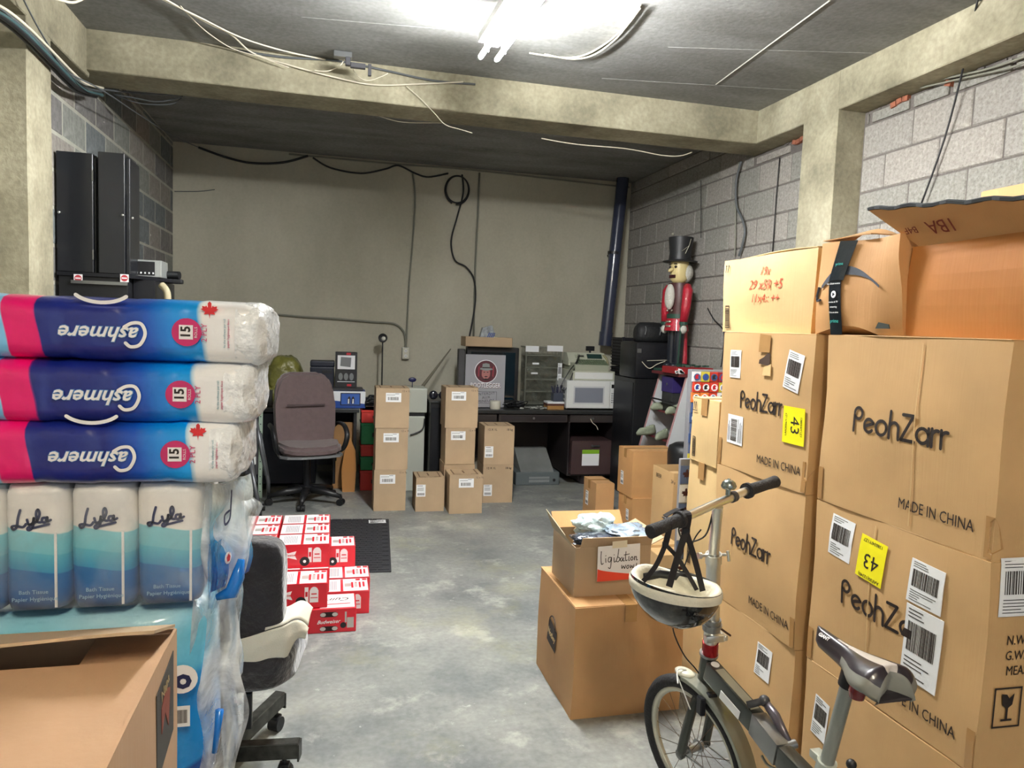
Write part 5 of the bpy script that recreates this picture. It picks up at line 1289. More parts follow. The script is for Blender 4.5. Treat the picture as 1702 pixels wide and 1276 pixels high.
b = MB(); b.cyl(Q2+Vector((-.03, 0, -.008)), Q2+Vector((.018, 0, .002)), .012, 12); b.done('hinge_pin', STEEL, bk, auto=40)
b = MB(); b.tube(crom([A1(1266, 1255, 1.70), A1(1275, 1270, 1.68), A1(1290, 1278, 1.64)], 4), .004, 6); b.done('cable_housing', SILVF, bk)
# seat post, saddle
PT = A1(1412, 1128, 1.375); PD_ = (A1(1368, 1290, 1.435)-PT).normalized(); PBm = PT+PD_*.47
b = MB(); b.cyl(PT-PD_*.005, PBm, .0165, 22); b.done('seat_post', mat('post_alloy', (158, 162, 156), .35, metal=.6), bk, auto=40)
b = MB(); b.cyl(PT+PD_*.235, PT+PD_*.31, .023, 20); b.box(PT+PD_*.24+Vector((0, .03, 0)), (.03, .035, .02), bev=.004); b.done('seat_clamp', mat('clamp_white', (190, 196, 186), .35, metal=.3), bk, auto=40)
b = MB(); b.cyl(PT+PD_*.25, PBm+PD_*.04, .021, 20); b.done('seat_tube', FRG, bk, auto=40)
b = MB(); b.cyl(PT-PD_*.022, PT+PD_*.018, .022, 20); b.done('post_head', BLACKM, bk, auto=40)
b = MB(); c_ = A1(1425, 1148, 1.33); b.lathe([(0, -.018), (.016, -.016), (.019, 0), (.016, .016), (0, .018)], c_, 16); b.done('rear_reflector', mat('reflector_red', (120, 16, 24), .15, coat=1), bk, auto=40)
b = MB(); sN = A1(1366, 1048, 1.47); sT = A1(1482, 1116, 1.245); sdir = (sT-sN).normalized(); sl = (sT-sN).length; sside = sdir.cross(Vector((0, 0, 1))).normalized(); sup = sside.cross(sdir).normalized()
def saddle(u, v):   # u along nose->tail, v across -1..1
    L_ = sl*1.12; t = u
    wd = .019+.064*(1/(1+math.exp(-(t-.60)*12)))+.004*math.sin(PI*t); wd *= (1-(max(0, t-.90)/.10)**2*.35)*(max(.15, 1-(1-t/.08)**2)**.5 if t < .08 else 1)
    hgt = -.012*math.sin(PI*t*.9)+.012*t; edge = abs(v)**2.6
    drop = edge*(.030+.016*t)
    if t > .93: drop += (t-.93)*.25
    notch = .02*max(0, t-.93)/.07*(1-abs(v))**2
    return sN-sdir*.012+sdir*(L_*t-notch)+sside*wd*v*(1-.12*edge)+sup*(hgt-drop+.008)
S1 = mat('saddle_black', (44, 38, 44), .32, coat=.3); S2 = mat('saddle_grey', (128, 128, 120), .4); S3 = mat('saddle_silver', (196, 188, 182), .35)
b = MB(); nu, nv = 36, 28; g = [[b.bm.verts.new(saddle(i/nu, -1+2*j/nv)) for j in range(nv+1)] for i in range(nu+1)]
for i in range(nu):
    for j in range(nv):
        u = (i+.5)/nu; v = abs(-1+2*(j+.5)/nv); f_ = b.bm.faces.new((g[i][j], g[i+1][j], g[i+1][j+1], g[i][j+1]))
        f_.material_index = 2 if (v < .16+.12*(u-.3) and u > .28) else (1 if v > .80-.0*(u) and u > .45 else 0)
lo = [[b.bm.verts.new(saddle(i/nu, -1 if s_ == 0 else 1)-sup*.012-sside*(.006*(-1 if s_ == 0 else 1))) for s_ in (0, 1)] for i in range(nu+1)]
for i in range(nu):
    b.bm.faces.new((g[i][0], lo[i][0], lo[i+1][0], g[i+1][0])).material_index = 1 if i/nu > .45 else 0
    b.bm.faces.new((g[i][nv], g[i+1][nv], lo[i+1][1], lo[i][1])).material_index = 1 if i/nu > .45 else 0
    b.bm.faces.new((lo[i][0], lo[i][1], lo[i+1][1], lo[i+1][0]))
tl = [b.bm.verts.new(saddle(1, -1+2*j/nv)-sup*(.020+.034*(1-abs(-1+2*j/nv)**2.4))-sdir*.008) for j in range(nv+1)]
tm = [b.bm.verts.new(saddle(1, -1+2*j/nv)-sup*.010+sdir*.005) for j in range(nv+1)]
for j in range(nv):
    b.bm.faces.new((g[nu][j], tm[j], tm[j+1], g[nu][j+1])).material_index = 1; b.bm.faces.new((tm[j], tl[j], tl[j+1], tm[j+1])).material_index = 1
sdl = b.done('saddle', [S1, S2, S3], bk, smooth=True)
m4 = Matrix((sdir, -sside if False else sup, sside)).transposed().to_4x4() 
fr = Matrix((sdir, sup, sdir.cross(sup))).transposed().to_4x4(); pp_ = saddle(.13, 1 if (saddle(.13, 1)-saddle(.13, -1)).dot(Vector((0, -1, 0))) > 0 else -1)
pm_ = saddle(.16, .62) if sside.x*(-1) > 0 else saddle(.16, -.62)
fr.translation = pm_+sup*.0015
vis_n = (Vector((0, 0, EYE))-O-pm_).normalized(); e_ = (sup-sup.dot(vis_n)*vis_n).normalized()
nn = ((sup*.8+(sside if sside.x < 0 else -sside)*1.0)).normalized(); ee = nn.cross(sdir).normalized(); fr = Matrix((sdir, ee, nn)).transposed().to_4x4(); fr.translation = pm_+nn*.002
text(sdl, fr, 'GIANT', .012, WHITEP, n=.002, bold=.0004)
for s_ in (-1, 1):
    b = MB(); b.tube(crom([saddle(.2, .3*s_)-sup*.02, saddle(.4, .2*s_)-sup*.05, saddle(.62, .3*s_)-sup*.052, saddle(.85, .5*s_)-sup*.03], 5), .0035, 8); b.done('saddle_rail', STEEL, bk)
# rear wheel, cranks, stand (below the frame edge)
RC = lp((1.215, 1.10, .232)); w2, wp2, ax2 = wheel(RC, .232, bk, Vector((-.12, .993, 0)), Vector((-.993, -.12, 0)))
b = MB(); BB_ = lp((1.16, 1.47, .30)); b.cyl(BB_-Vector((.05, 0, 0)), BB_+Vector((.05, 0, 0)), .02, 16); b.done('bottom_bracket', FRG, bk, auto=40)
b = MB(); b.cyl(BB_+Vector((.045, 0, 0)), BB_+Vector((.049, 0, 0)), .07, 30); b.done('chainring', STEEL, bk, auto=40)
for s_ in (-1, 1):
    b = MB(); e_ = BB_+Vector((.06*s_, .12*s_, -.08*s_)); b.tube([BB_+Vector((.055*s_, 0, 0)), e_], .009, 8); b.box(e_+Vector((.045*s_, 0, 0)), (.08, .06, .02), bev=.004); b.done('crank_pedal', BLACKM, bk)
    b = MB(); b.tube([BB_+Vector((.02*s_, -.02, 0)), RC+Vector((.05*s_, 0, 0))], .010, 8); b.tube([PBm+Vector((.02*s_, 0, 0.05)), RC+Vector((.05*s_, 0, 0))], .008, 8); b.done('rear_stay', FRG, bk)
b = MB(); b.tube([PBm, BB_], .019, 12); b.tube([B3, BB_+Vector((0, .02, .02))], .02, 12); b.done('frame_joint', FRG, bk, smooth=True)
b = MB(); b.tube([BB_+Vector((-.02, -.05, -.02)), lp((1.03, 1.37, .006))], .007, 8); b.done('kickstand', STEEL, bk)
b = MB(); pts = [wp2(math.radians(t), .25) for t in range(-10, 150, 8)]; b.strap(pts, .05, .002, ax2); b.done('fender', SILVF, bk)
b = MB(); kp = A1(1415, 1270, 1.34); b.sph(kp, .012, seg=12); b.cyl(kp, kp-Vector((0, 0, .04)), .006, 8); b.done('cap_knob', BLACK, bk, smooth=True)

# ------------------------------------------------------------------ helmet hanging from the left grip
hm = thing('bicycle_helmet', 'black and white bicycle helmet hanging upside down from the handlebar', 'helmet', at(1120, 985, y=1.80))
HO = hm.location.copy(); a_ = math.radians(-16)
hx = Vector((math.cos(a_), math.sin(a_), -.02)).normalized(); hz = Vector((.03, -.05, 1)).normalized(); hy = hz.cross(hx).normalized(); hx = hy.cross(hz)
def hp(x, y, z): return hx*x+hy*y+hz*z
HBK = mat('helmet_black', (20, 21, 24), .12, coat=1); HWH = mat('helmet_foam', (222, 216, 196), .55, bump=.25, bscale=60)
ha, hb_ = .125, .095
def rimr(a, z, k=1):   # egg shaped opening, pointed to +x
    return hp(ha*k*math.cos(a)*(1.05 if math.cos(a) > 0 else 1), hb_*k*math.sin(a)*(1-.14*math.cos(a)), z)
n_ = 40
b = MB(); prof = [(.035, 1.0), (.02, 1.01), (-.005, .98), (-.03, .90), (-.055, .76), (-.075, .56), (-.088, .32), (-.094, .0)]
rings = []
for z, k in prof:
    rings.append([b.bm.verts.new(rimr(2*PI*i/n_, (z if z < .03 else z)-.012*math.cos(2*PI*i/n_)*(1 if z > -.06 else .4)+.004*math.sin(4*PI*i/n_), max(k, .02))) for i in range(n_)])
for r_i, (A_, B_) in enumerate(zip(rings, rings[1:])):
    for i in range(n_):
        f_ = b.bm.faces.new((A_[i], A_[(i+1) % n_], B_[(i+1) % n_], B_[i]))
b.bm.faces.new(rings[-1])
b.done('shell', HBK, hm, smooth=True)
b = MB(); prof = [(.004, 1.015), (.016, 1.03), (.028, 1.02), (.036, .96), (.034, .88), (.026, .81), (.0, .76), (-.035, .66), (-.06, .42), (-.07, .02)]
rings = [[b.bm.verts.new(rimr(2*PI*i/n_, z-.012*math.cos(2*PI*i/n_)+.005*math.sin(6*PI*i/n_+1)*(z > .03), k)) for i in range(n_)] for z, k in prof]
for A_, B_ in zip(rings, rings[1:]):
    for i in range(n_): b.bm.faces.new((A_[i], A_[(i+1) % n_], B_[(i+1) % n_], B_[i]))
b.bm.faces.new(rings[-1]); b.done('foam_liner', HWH, hm, smooth=True)
b = MB(); b.strap([hp(-.08, .045, .02), hp(-.03, .07, .025), hp(.03, .075, .02), hp(.05, .07, .02)], .022, .006, hz); b.done('fit_band', BLACK, hm, smooth=True)
fr = Matrix((hx, hz, -hy)).transposed().to_4x4(); fr.translation = hp(.055, -.093, -.012); fr = fr @ Matrix.Rotation(math.radians(-14), 4, 'Z') @ Matrix.Rotation(math.radians(26), 4, 'Y') @ Matrix.Rotation(math.radians(14), 4, 'X')
text(hm, fr, 'BONAGORX', .011, STEEL, n=.008, xs=.9)
STP = mat('strap_black', (28, 22, 24), .8)
hk = at(1139, 858, y=1.79)-HO; hk2 = at(1108, 868, y=1.765)-HO; buck = at(1140, 882, y=1.785)-HO; buck2 = at(1106, 905, y=1.76)-HO
camd = Vector((.95, -.25, 0))
for nm_, pts, wd in (('strap', [hk+Vector((0, .012, .014)), hk+Vector((0, -.016, .008)), buck], .020), ('strap', [buck, at(1125, 930, y=1.76)-HO, at(1112, 975, y=1.74)-HO], .018), ('strap', [buck, at(1155, 930, y=1.77)-HO, at(1168, 982, y=1.77)-HO], .016),
                     ('strap', [hk2+Vector((0, .014, .012)), hk2+Vector((0, -.018, .0)), buck2], .016), ('strap', [buck2, at(1090, 940, y=1.75)-HO, at(1069, 966, y=1.75)-HO], .013), ('strap', [buck2, at(1125, 925, y=1.775)-HO, at(1144, 955, y=1.79)-HO, at(1158, 980, y=1.80)-HO], .012),
                     ('strap', [hk2+Vector((0, .014, .014)), at(1125, 850, y=1.80)-HO+Vector((0, 0, .006)), hk+Vector((.0, .012, .016))], .012)):
    b = MB(); b.strap(crom(pts, 5), wd, .002, camd); b.done(nm_, STP, hm)
b = MB(); b.box(buck, (.024, .008, .018), bev=.002); b.done('buckle', BLACK, hm); b = MB(); b.box(buck2, (.018, .008, .018), bev=.002); b.done('buckle', BLACK, hm)

# ================================================================== back of the room
# right desk
DM = mat('desk_metal', (46, 40, 42), .45, metal=.2); DT = mat('desk_top', (44, 46, 46), .35, vary=.12, vscale=8); DG = mat('drawer_face', (66, 60, 58), .4, metal=.2); DB = mat('drawer_brown', (66, 48, 48), .5)
dk = thing('metal_desk', 'dark metal office desk against the back wall carrying a microwave', 'desk', (2.0, 7.16, 0))
def dp(nm, m, *a, bev=.003, par=None):
    b = MB(); b.bx(*a, bev=bev); return b.done(nm, m, par or dk)
dp('desktop', DT, -.90, .84, -.39, .40, .715, .75, bev=.005)
for nm, x0, x1 in (('pedestal_drawer', -.89, -.44), ('center_drawer', -.42, .28), ('pedestal_drawer', .31, .78)):
    d_ = dp(nm, DG, x0, x1, -.37, .2, .63, .708)
    b = MB(); b.bx(x0+.02, x1-.02, -.376, -.37, .645, .695); b.done('drawer_front', DM if nm[0] == 'c' else DG, d_)
    b = MB(); b.cyl(((x0+x1)/2, -.385, .672), ((x0+x1)/2, -.375, .672), .012, 12); b.done('lock', STEEL, d_)
dp('side_panel', DM, .30, .315, -.36, .38, .10, .63); dp('side_panel', DM, .78, .80, -.36, .38, .10, .71); dp('back_panel', DM, .31, .8, .34, .38, .1, .63); dp('bottom_panel', DM, .30, .80, -.36, .38, .09, .105); dp('modesty_panel', DM, -.9, .30, .34, .36, .15, .71)
d_ = dp('file_drawer', DB, .33, .76, -.40, .2, .11, .45)
b = MB(); b.bx(.44, .62, -.402, -.401, .2, .36); b.mi = 1; b.bx(.44, .62, -.4035, -.402, .32, .36); b.done('green_paper', [PAPER, mat('lime_green', (130, 180, 40), .5)], d_)
b = MB(); b.bx(.53, .62, -.415, -.40, .395, .405); b.cyl((.545, -.42, .40), (.545, -.40, .40), .012, 10); b.done('drawer_handle', STEEL, d_)
b = MB(); b.bx(.44, .56, -.3, .3, .02, .1); b.cyl((.5, -.3, 0), (.5, -.3, .09), .045, 14); b.done('foot', DM, dk)
for x in (-.87,): 
    b = MB(); b.bx(x-.015, x+.015, -.36, -.33, 0, .71); b.done('leg', DM, dk); b = MB(); b.bx(x-.015, x+.015, .33, .36, 0, .71); b.done('leg', DM, dk)
b = MB(); b.tube(crom([(.52, -.378, .67), (.54, -.39, .63), (.58, -.39, .60), (.60, -.39, .56)], 5), .004, 5); b.done('key_string', CW, dk)
# microwave
mw = thing('microwave', 'white microwave oven at the right end of the dark desk', 'microwave', (2.565, 7.05, .75))
b = MB(); b.bx(-.28, .28, -.19, .19, .012, .295, bev=.006); b.done('body', WHITE, mw)
b = MB(); b.bx(-.275, .175, -.205, -.19, .018, .29, bev=.003); dr = b.done('door', WHITE, mw); b = MB(); b.bx(-.20, .10, -.207, -.205, .075, .225); b.done('window', mat('oven_window', (132, 136, 148), .3), dr); b = MB(); b.bx(-.215, .115, -.2062, -.205, .06, .24); b.done('window_frame', mat('pale_frame', (206, 208, 210), .4), dr)
b = MB(); b.bx(.18, .275, -.205, -.19, .018, .29, bev=.003); cp = b.done('control_panel', WHITE, mw); b = MB(); b.bx(.188, .268, -.207, -.205, .225, .262); b.done('display', BLACK, cp)
b = MB()
for i in range(4):
    for j in range(5): b.bx(.192+.019*i, .205+.019*i, -.2065, -.205, .075+.022*j, .087+.022*j)
tag(b.done('buttons', GREYP, cp), kind='stuff')
b = MB()
for i in range(3): b.bx(-.2815, -.28, -.13, -.06, .06+.05*i, .09+.05*i)
tag(b.done('vent_slots', GREYP, mw), kind='stuff')
for x in (-.24, .24):
    for y in (-.15, .15): b = MB(); b.cyl((x, y, 0), (x, y, .014), .014, 10); b.done('foot', BLACK, mw)
# cash register
cr = thing('cash_register', 'beige cash register with wide till drawer on the microwave', 'cash register', (2.575, 7.08, 1.046))
BG = mat('beige_plastic', (186, 188, 170), .45); BG2 = mat('beige_shade', (166, 170, 150), .45)
b = MB(); b.bx(-.225, .225, -.19, .19, 0, .095, bev=.004); b.done('till', BG, cr)
b = MB(); b.bx(-.205, .205, -.195, -.19, .015, .082, bev=.002); b.cyl((0, -.2, .045), (0, -.194, .045), .009, 10); b.done('till_drawer', WHITE, cr)
b = MB(); b.prism([(-.18, .095), (.18, .095), (.18, .14), (.12, .19), (-.18, .155)], -.2, .16, Matrix(((0, 0, 1, 0), (1, 0, 0, 0), (0, 1, 0, 0), (0, 0, 0, 1)))); b.done('keyboard_housing', BG2, cr)
b = MB(); b.prism([(-.02, .14), (.17, .15), (.16, .27), (.05, .27), (-.02, .20)], -.22, .19, Matrix(((0, 0, 1, 0), (1, 0, 0, 0), (0, 1, 0, 0), (0, 0, 0, 1)))); hb2 = b.done('display_housing', BG, cr)
b = MB(); b.box((.07, .01, .235), (.16, .012, .055), Matrix.Rotation(math.radians(-38), 3, 'X')); b.done('display', mat('display_green', (36, 60, 56), .2), hb2)
b = MB(); b.box((-.09, .012, .232), (.10, .012, .04), Matrix.Rotation(math.radians(-38), 3, 'X')); b.mi = 1; b.box((-.08, .004, .236), (.06, .01, .012), Matrix.Rotation(math.radians(-38), 3, 'X')); b.done('receipt_slot', [BG2, BLACK], hb2)
b = MB(); rr = random.Random(5)
for i in range(12):
    for j in range(4): b.box((-.13+.026*i, -.15+.035*j, .128+.0135*j+.03), (.018, .024, .010), Matrix.Rotation(math.radians(20), 3, 'X'))
tag(b.done('keys', mat('keys_green', (110, 124, 100), .5), cr), kind='stuff')
b = MB(); b.cyl((.06, .12, .25), (.06, .12, .30), .012, 8); b.box((.06, .12, .315), (.09, .03, .05), bev=.003); b.done('customer_display', BLACK, cr)
b = MB(); b.tube(crom([(-.10, .05, .26), (-.12, -.02, .22), (-.17, -.1, .17), (-.25, -.17, .10), (-.33, -.2, -.02), (-.34, -.2, -.09), (-.31, -.2, -.10), (-.28, -.2, -.06), (-.24, -.2, .04), (-.15, -.1, .2), (-.1, 0, .25)], 6), .005, 6); b.done('cord', BLACK, cr)
b = MB(); b.tube(crom([(.15, .1, .26), (.19, 0, .23), (.21, -.02, .16), (.22, .05, .1)], 6), .012, 6); b.done('cord', mat('cord_beige', (150, 144, 110), .6), cr)
# television with sign
tv = thing('television', 'old black tube television behind the grey poster on the desk', 'television', (1.55, 7.12, .75))
b = MB(); b.bx(-.26, .27, -.10, .0, .02, .60, bev=.012); b.done('front_bezel', BLACK, tv)
b = MB(); b.lathe([(.36, .0), (.34, .08), (.25, .2), (.18, .27)], (0, .0, .30), 4, (1.0, 1.0), Matrix.Rotation(-PI/2, 3, 'X') @ Matrix.Rotation(PI/4, 3, 'Z')); b.done('tube_housing', BLACK, tv)
b = MB(); b.bx(-.22, .23, -.103, -.10, .08, .55); b.done('screen', mat('crt_glass', (14, 34, 44), .08, coat=1), tv)
b = MB(); b.bx(-.335, -.27, -.06, .04, .06, .57, bev=.006); b.done('side_speaker', mat('speaker_grey', (66, 64, 66), .6), tv)
b = MB(); b.bx(-.2, .2, -.09, .2, .0, .022); b.done('stand', BLACK, tv)
sg = thing('poster_board', 'grey poster board with a hat-wearing face in a circle and lettering', 'poster', (1.465, 6.955, .755))
s_ = (.40, .012, .52); b = MB(); b.box((0, 0, .26), s_, bev=.002); b.done('board', mat('poster_grey', (160, 160, 166), .5), sg)
ft = face(s_, 'front')
b = MB(); b.prism(arc(.205, .355, .115, 0, 350, 36), 0, .0006, ft); b.mi = 1; b.prism(arc(.205, .355, .108, 0, 350, 36), .0007, .0010, ft)
b.mi = 2
for k in range(5): b.prism([(.125+.036*k, .31), (.138+.036*k, .30), (.142+.036*k, .41), (.128+.036*k, .40)], .0011, .0013, ft)
b.mi = 3; b.prism([(.205+x_, .335+y_) for x_, y_ in arc(0, 0, .042, 0, 350, 20, ry=.056)], .0014, .0017, ft)
b.mi = 4; b.prism([(.145, .375), (.205, .362), (.275, .375), (.265, .387), (.148, .390)], .0018, .0022, ft); b.prism([(.165, .386), (.245, .386), (.238, .43), (.205, .438), (.170, .43)], .0018, .0021, ft)
b.mi = 5; b.prism([(.166, .388), (.245, .388), (.244, .398), (.167, .398)], .0022, .0024, ft)
for c_ in (.188, .222): b.prism([(c_-.008, .345), (c_+.008, .345), (c_+.007, .352), (c_-.007, .352)], .0018, .0021, ft)
b.prism([(.186, .305), (.205, .298), (.226, .307), (.205, .312)], .0018, .0021, ft); b.prism([(.165, .275), (.205, .288), (.205, .270)], .0018, .0021, ft); b.prism([(.245, .275), (.205, .288), (.205, .270)], .0018, .0021, ft)
b.done('portrait_print', [PAPER, mat('portrait_dark', (88, 40, 50), .5), mat('portrait_red', (150, 52, 66), .5), mat('portrait_skin', (176, 116, 112), .5), mat('hat_grey', (134, 144, 142), .5), INK], sg)
text(sg, sub(ft, .207, .213), 'BOOTLEGGER', .066, mat('letter_edge', (110, 70, 56), .5), xs=.72, bold=.003, n=.001); text(sg, sub(ft, .205, .216), 'BOOTLEGGER', .066, PAPER, xs=.72, bold=.001, n=.002)
for i, t_ in enumerate(('INTERDIT', 'AUX', 'MINEURS')): text(sg, sub(ft, .215, .135-i*.036, 5), t_, .038, DKGREY, spacing=1.1)
b = MB()
for (x0, y0, x1, y1) in ((.11, .155, .32, .158), (.11, .04, .32, .043), (.318, .04, .321, .158), (.11, .04, .113, .158)): b.prism([(x0, y0), (x1, y0), (x1, y1), (x0, y1)], .0005, .001, ft)
b.done('print_frame', DKGREY, sg)
# shallow box with odds on top of the television
r = thing('open_carton', 'shallow kraft tray on top of the old television holding small packages', 'box', (1.49, 7.07, 1.352))
def tr(*a): b = MB(); b.bx(*a, bev=.001); b.done('side_panel', KRAFTG, r)
tr(-.235, .235, -.13, -.126, 0, .095); tr(-.235, .235, .126, .13, 0, .095); tr(-.235, -.231, -.13, .13, 0, .095); tr(.231, .235, -.13, .13, 0, .095)
b = MB(); b.bx(-.235, .235, -.13, .13, 0, .004); b.done('bottom_panel', KRAFTG, r)
b = MB(); b.box((1.475, 7.05, 1.445), (.12, .08, .17), Matrix.Rotation(.25, 3, 'Y'), bev=.008); b.box((1.51, 7.05, 1.49), (.09, .07, .13), Matrix.Rotation(-.3, 3, 'Y'), bev=.006); o = tag(b.done('blister_pack', mat('clear_pack', (150, 156, 160), .2, vary=.4, vscale=22, bump=.5, bscale=40)), 'clear plastic package with blue label standing in the tray', 'package')
b = MB()
for k in range(4): b.box((1.49+.018*k, 7.008, 1.455), (.008, .004, .08), Matrix.Rotation(.4, 3, 'Y'))
b.done('blue_print', BLUEP, o)
b = MB(); b.box((1.60, 7.04, 1.425), (.12, .06, .04), Matrix.Rotation(.2, 3, 'Y'), bev=.003); tag(b.done('small_packet', mat('cream_packet', (206, 200, 160), .5)), 'cream paper packet at the right of the tray', 'packet')
# tape roll, wires, parts, organiser, books
b = MB(); b.lathe([(.020, 0), (.050, 0), (.052, .004), (.052, .076), (.050, .08), (.020, .08)], (1.555, 6.86, .751), 24); b.lathe([(.021, .0795), (.030, .0815)], (1.555, 6.86, .751), 20); tag(b.done('tape_roll', mat('roll_cream', (216, 212, 196), .5), auto=40), 'cream roll of tape standing on the desk before the poster', 'tape roll')
rr = random.Random(11); b = MB(); 
for k in range(14):
    c_ = Vector((1.76+rr.uniform(-.05, .06), 6.92+rr.uniform(-.05, .05), .79)); pts = [c_+Vector((rr.uniform(-.08, .08), rr.uniform(-.05, .05), rr.uniform(-.033, .04))) for _ in range(5)]; b.tube(crom(pts, 5, True), .005, 5, closed=True)
tag(b.done('tangled_wires', BLACK), 'heap of tangled black wires on the desk right of the poster', 'wires', kind='stuff')
b = MB()
for k in range(26): b.box((1.87+rr.uniform(-.09, .22), 6.90+rr.uniform(-.07, .08), .757+rr.uniform(0, .012)), (rr.uniform(.01, .05), rr.uniform(.01, .03), rr.uniform(.005, .016)), Matrix.Rotation(rr.uniform(0, 3), 3, 'Z'))
tag(b.done('small_parts', mat('parts_mix', (150, 152, 146), .4, vary=.7, vscale=20)), 'scatter of small metal and white parts on the desk', 'small parts', kind='stuff')
og = thing('drawer_organiser', 'tall smoky transparent organiser tower with shelves on the desk', 'organiser', (2.125, 7.28, .75))
SMK = film('smoky_plastic', tint=(110, 114, 104), vis=.40, nscale=5, bump=.1, rough=.15)
b = MB(); b.bx(-.19, .19, -.1, .1, .0, .60); b.done('clear_case', SMK, og)
for k in range(5): b = MB(); b.bx(-.185, .185, -.095, .095, .02+.125*k, .026+.125*k); b.done('shelf', mat('clear_shelf', (150, 152, 140), .25), og)
for x in (-.19, .19): b = MB(); b.bx(x-.008, x+.008, -.108, -.09, 0, .6, bev=.002); b.done('corner_post', mat('smoke_post', (104, 106, 96), .3), og)
b = MB(); b.bx(-.20, -.06, -.112, -.108, .56, .62); b.bx(.03, .20, -.112, -.108, .57, .63); tag(b.done('price_tags', PAPER, og), kind='stuff')
b = MB(); b.bx(-.20, .20, -.105, .1, .6, .615); b.done('top_plate', mat('smoke_post', (104, 106, 96), .3), og)
label(og, Matrix(((1, 0, 0, .175), (0, 0, -1, -.112), (0, 1, 0, .36), (0, 0, 0, 1))), .045, .18, 'ship', name='tall_label', seed=3)
for x, z in ((-.12, .43), (-.13, .33)): b = MB(); b.bx(x, x+.07, -.104, -.10, z, z+.018); b.done('shelf_tag', PAPER, og)
for k, (z, h_, m_, w_) in enumerate(((.751, .038, mat('book_tan', (170, 126, 72), .6), .17), (.790, .020, mat('book_brown', (90, 52, 40), .6), .18), (.811, .018, PAPER, .175))):
    b = MB(); b.bx(2.17-w_/2, 2.17+w_/2, 6.84, 6.98, z, z+h_, bev=.002); tag(b.done('book', m_), ['tan book at the bottom of the pile beside the microwave', 'thin brown book in the middle of the pile beside the microwave', 'white booklet on top of the pile beside the microwave'][k], 'book', 'books beside the microwave')
r = thing('pen_cup', 'wire cup full of dark blue pens on the books', 'pen cup', (2.20, 6.91, .830))
b = MB(); b.bx(-.05, .05, -.045, .045, 0, .085, bev=.004); b.done('cup', mat('cup_smoke', (70, 76, 90), .3), r)
for k in range(9): b = MB(); b.cyl((-.03+.008*k, 0, .03), (-.06+.016*k, rr.uniform(-.02, .02), .14+rr.uniform(0, .03)), .005, 6); b.done('pen', mat('pen_navy', (34, 36, 70), .4), r)
# printer under the desk
pr = thing('printer', 'grey flatbed printer on the floor under the dark desk', 'printer', (2.0, 7.0, 0))
PG = mat('printer_grey', (92, 100, 102), .5); PG2 = mat('printer_light', (132, 136, 136), .5)
b = MB(); b.bx(-.225, .225, -.2, .2, 0, .13, bev=.008); b.done('base', PG, pr); b = MB(); b.bx(-.09, .12, -.205, -.2, .03, .055); b.bx(-.09, .12, -.205, -.2, .065, .085); b.mi = 1; b.cyl((.17, -.205, .05), (.17, -.2, .05), .015, 12); tag(b.done('front_slots', [PG2, BLACK], pr), kind='stuff')
b = MB(); b.prism([(-.18, .13), (.19, .13), (.19, .32), (.12, .32)], -.17, .17, Matrix(((0, 0, 1, 0), (1, 0, 0, 0), (0, 1, 0, 0), (0, 0, 0, 1)))); b.done('paper_feeder', mat('printer_lid', (120, 122, 120), .4, vary=.2, vscale=4), pr)
# black filing cabinet and white mini fridge and goggles
r = thing('storage_cabinet', 'black cabinet between the carton stacks before the desk', 'cabinet', (.985, 6.75, 0))
b = MB(); b.bx(-.11, .10, -.25, .35, 0, .84, bev=.004); b.done('body', BLACK, r); b = MB(); b.bx(-.115, .105, -.26, .36, .84, .86, bev=.004); b.done('top_panel', DT, r)
b = MB(); b.bx(-.10, .09, -.256, -.25, .05, .8, bev=.002); b.done('door', BLACKM, r)
r = thing('goggles', 'dark protective goggles on the black cabinet', 'goggles', (.955, 6.6, .86)); b = MB()
for s_ in (-1, 1): b.sph((s_*.045, 0, .045), .042, (1, .5, 1), 14)
b.box((0, 0, .05), (.03, .01, .012)); b.done('lens_frame', mat('lens_dark', (30, 30, 40), .15, coat=.6), r, smooth=True)
r = thing('mini_fridge', 'pale grey slim appliance with a split body behind the first carton stack', 'appliance', (.76, 6.80, 0)); PGW = mat('pale_green_white', (188, 192, 180), .4)
b = MB(); b.bx(-.11, .085, -.15, .2, 0, .70, bev=.01); b.done('lower_body', PGW, r); b = MB(); b.bx(-.10, .10, -.16, .2, .735, .96, bev=.01); b.done('upper_body', PGW, r); b = MB(); b.bx(-.09, .08, -.14, .18, .70, .735); b.done('dark_gap', BLACK, r)
b = MB(); b.tube(crom([(.08, -.155, .68), (.07, -.165, .60), (.03, -.17, .56), (-.05, -.17, .53)], 6), .006, 6); b.done('cord', BLACK, r)
r = thing('spatula', 'dark blue round paddle standing on the pale appliance', 'paddle', (.73, 6.75, .961)); b = MB(); b.cyl((0, 0, 0), (0, 0, .05), .004, 6); b.sph((0, 0, .07), .038, (1, .2, .6), 14); b.done('paddle', mat('navy_plastic', (24, 26, 74), .3), r, smooth=True)
p0, p1 = at(700, 645, y=6.95), at(749, 580, y=7.35)
b = MB(); b.tube([p0, p1], .012, 8, radii=[.018, .006]); tag(b.done('wooden_pole', mat('pole_grey', (120, 116, 100), .6)), 'thin grey pole leaning on the back wall beside the poster', 'pole')
